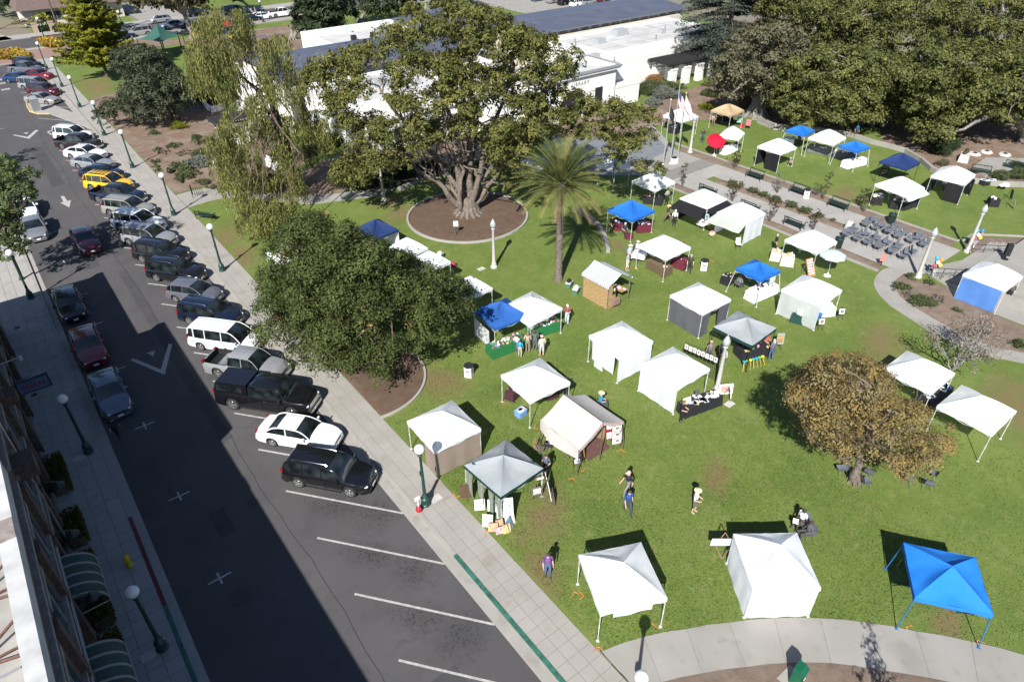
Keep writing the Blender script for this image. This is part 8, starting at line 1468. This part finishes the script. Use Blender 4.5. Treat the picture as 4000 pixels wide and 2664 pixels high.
# odds and ends
for z, x, y, cc, lab in [('i',1835,920,(.02,.33,.25),'teal cool box behind the joined white canopies'),('m',50,270,(.09,.2,.14),'left green cool box behind the reed hut'),('m',110,325,(.09,.2,.14),'right green cool box behind the reed hut')]:
    t = thing('cool_box',lab,'cool box',G(z,x,y),.5,'cool boxes'); mb = MB(); mb.box((0,0,.2),(.6,.4,.4)); mb.obj('box',C(*cc,.5),t); mb = MB(); mb.box((0,0,.43),(.62,.42,.06)); mb.obj('lid',C(.6,.6,.6,.5),t); mb = MB(); mb.ball((0,0,.55),(.28,.2,.14)); mb.obj('bag',M_black if 'left' in lab else M_white,t,True)
t = thing('backpack','red bag on the grass beside the joined white canopies','bag',G('i',1955,990),.4); mb = MB(); mb.ball((0,0,.2),(.26,.18,.22),10,8); mb.obj('bag',C(.5,.03,.05,.7),t,True); mb = MB(); mb.ball((.12,-.12,.12),(.1,.06,.1),8,6); mb.obj('pocket',C(.04,.15,.35,.7),t,True)
t = thing('striped_bag','patterned pink and yellow bundle at the awning tent','bag',G('k',1300,715),.4); mb = MB(); mb.ball((0,0,.18),(.45,.3,.2),12,8); mb.obj('bundle',art('bundle',(.55,.15,.2),(.6,.5,.3),9),t,True)
t = thing('folding_chair','dark folding chair with white cover by the white wall','chair',G('k',1525,830),1.0); mb = MB(); mb.tube([(-.2,-.2,0),(.2,-.2,.8)],.015,5); mb.tube([(-.2,.2,0),(.2,.2,.8)],.015,5); mb.tube([(.2,-.2,0),(-.2,-.2,.45)],.015,5); mb.tube([(.2,.2,0),(-.2,.2,.45)],.015,5); mb.obj('frame',M_trimb,t); mb = MB(); mb.box((0,0,.45),(.4,.42,.03)); mb.box((.2,0,.68),(.03,.42,.5)); mb.obj('cover',M_white,t)
for k, (x, y, cc, lab) in enumerate([(165,960,(.3,.55,.5),'green and white folding chair right of the tan canopy'),(235,985,(.5,.2,.24),'pink folding chair right of the tan canopy')]):
    t = thing('camp_chair',lab,'chair',G('d',x,y),R(-60)); mb = MB(); mb.box((0,0,.42),(.55,.5,.04)); mb.obj('seat',C(*cc,.8),t); mb = MB(); mb.M = Matrix.Rotation(.2,4,'X'); mb.box((0,.25,.75),(.6,.03,.65)); mb.obj('backrest',C(*cc,.8),t); mb = MB(); [mb.tube([(sx*.28,sy*.24,0),(-sx*.28,sy*.24,.42)],.014,5) for sx in (-1,1) for sy in (-1,1)]; mb.obj('legs',M_trimb,t)
t = thing('red_hamper','small red crate between the folding chairs','crate',G('d',190,975)); mb = MB(); mb.box((0,0,.2),(.45,.35,.4),0,.9); mb.obj('crate',C(.55,.02,.06,.6),t); mb = MB(); mb.box((0,0,.41),(.42,.32,.03)); mb.obj('lid',C(.5,.05,.08,.6),t)
mb = MB(); mb.grid(lambda u,v: ((u-.5)*1.1,(v-.5)*.7,.28*math.sin(math.pi*u)*math.sin(math.pi*v)+.06*math.sin(u*11+v*7)),10,8); tag(mb.obj('white_sheet',M_wcl,None,True,loc=G('l',2075,725,ZP+.5)),'crumpled white sheet on the retaining wall','cloth')
t = thing('clipboard','white clipboard on the knee of the writing man','clipboard',G('q',1315,545,.85)); mb = MB(); mb.box((0,0,0),(.34,.26,.015),.5); mb.obj('board',M_white,t); mb = MB(); mb.box((0,.1,.015),(.1,.03,.015),.5); mb.obj('clip',M_steel,t)
t = thing('red_banner','small red hanging banner under the white canopy','banner',G('k',1000,950)); mb = MB(); mb.grid(lambda u,v: ((u-.5)*1.3,.03*math.sin(u*8),1.35+.3*v+.25*(u-.5)),8,2); mb.obj('cloth',M_red,t,True); mb = MB(); mb.tube([(-.66,0,0),(-.66,0,1.6)],.012,5); mb.tube([(.66,0,0),(.66,0,1.8)],.012,5); mb.obj('poles',M_steel,t)
# orange spray marks at tent corners
M_or = mat('orange_spray',(.55,.20,.04),.9,var=.2)
for i, (z, x, y) in enumerate([('o',625,990),('o',1055,165),('o',1310,385),('o',1655,820),('o',2065,570),('o',1740,765),('q',440,1225),('q',55,1340),('s',2090,690),('s',2155,715),('r',1330,1300),('r',875,1218),('o',885,1290),('k',1310,940),('k',655,1012),('m',1335,805),('o',465,830)]):
    q = G(z,x,y,ZP); mb = MB(); a = random.uniform(0,6); mb.M = Matrix.Rotation(a,4,'Z'); mb.box((.15,0,.004),(.34,.05,.008)); mb.box((0,.15,.004),(.05,.34,.0081)); tag(mb.obj('spray_mark',M_or,None,loc=(q.x,q.y,ZP+.004)),'orange spray-painted corner mark on the grass','mark','orange corner marks on the lawn')
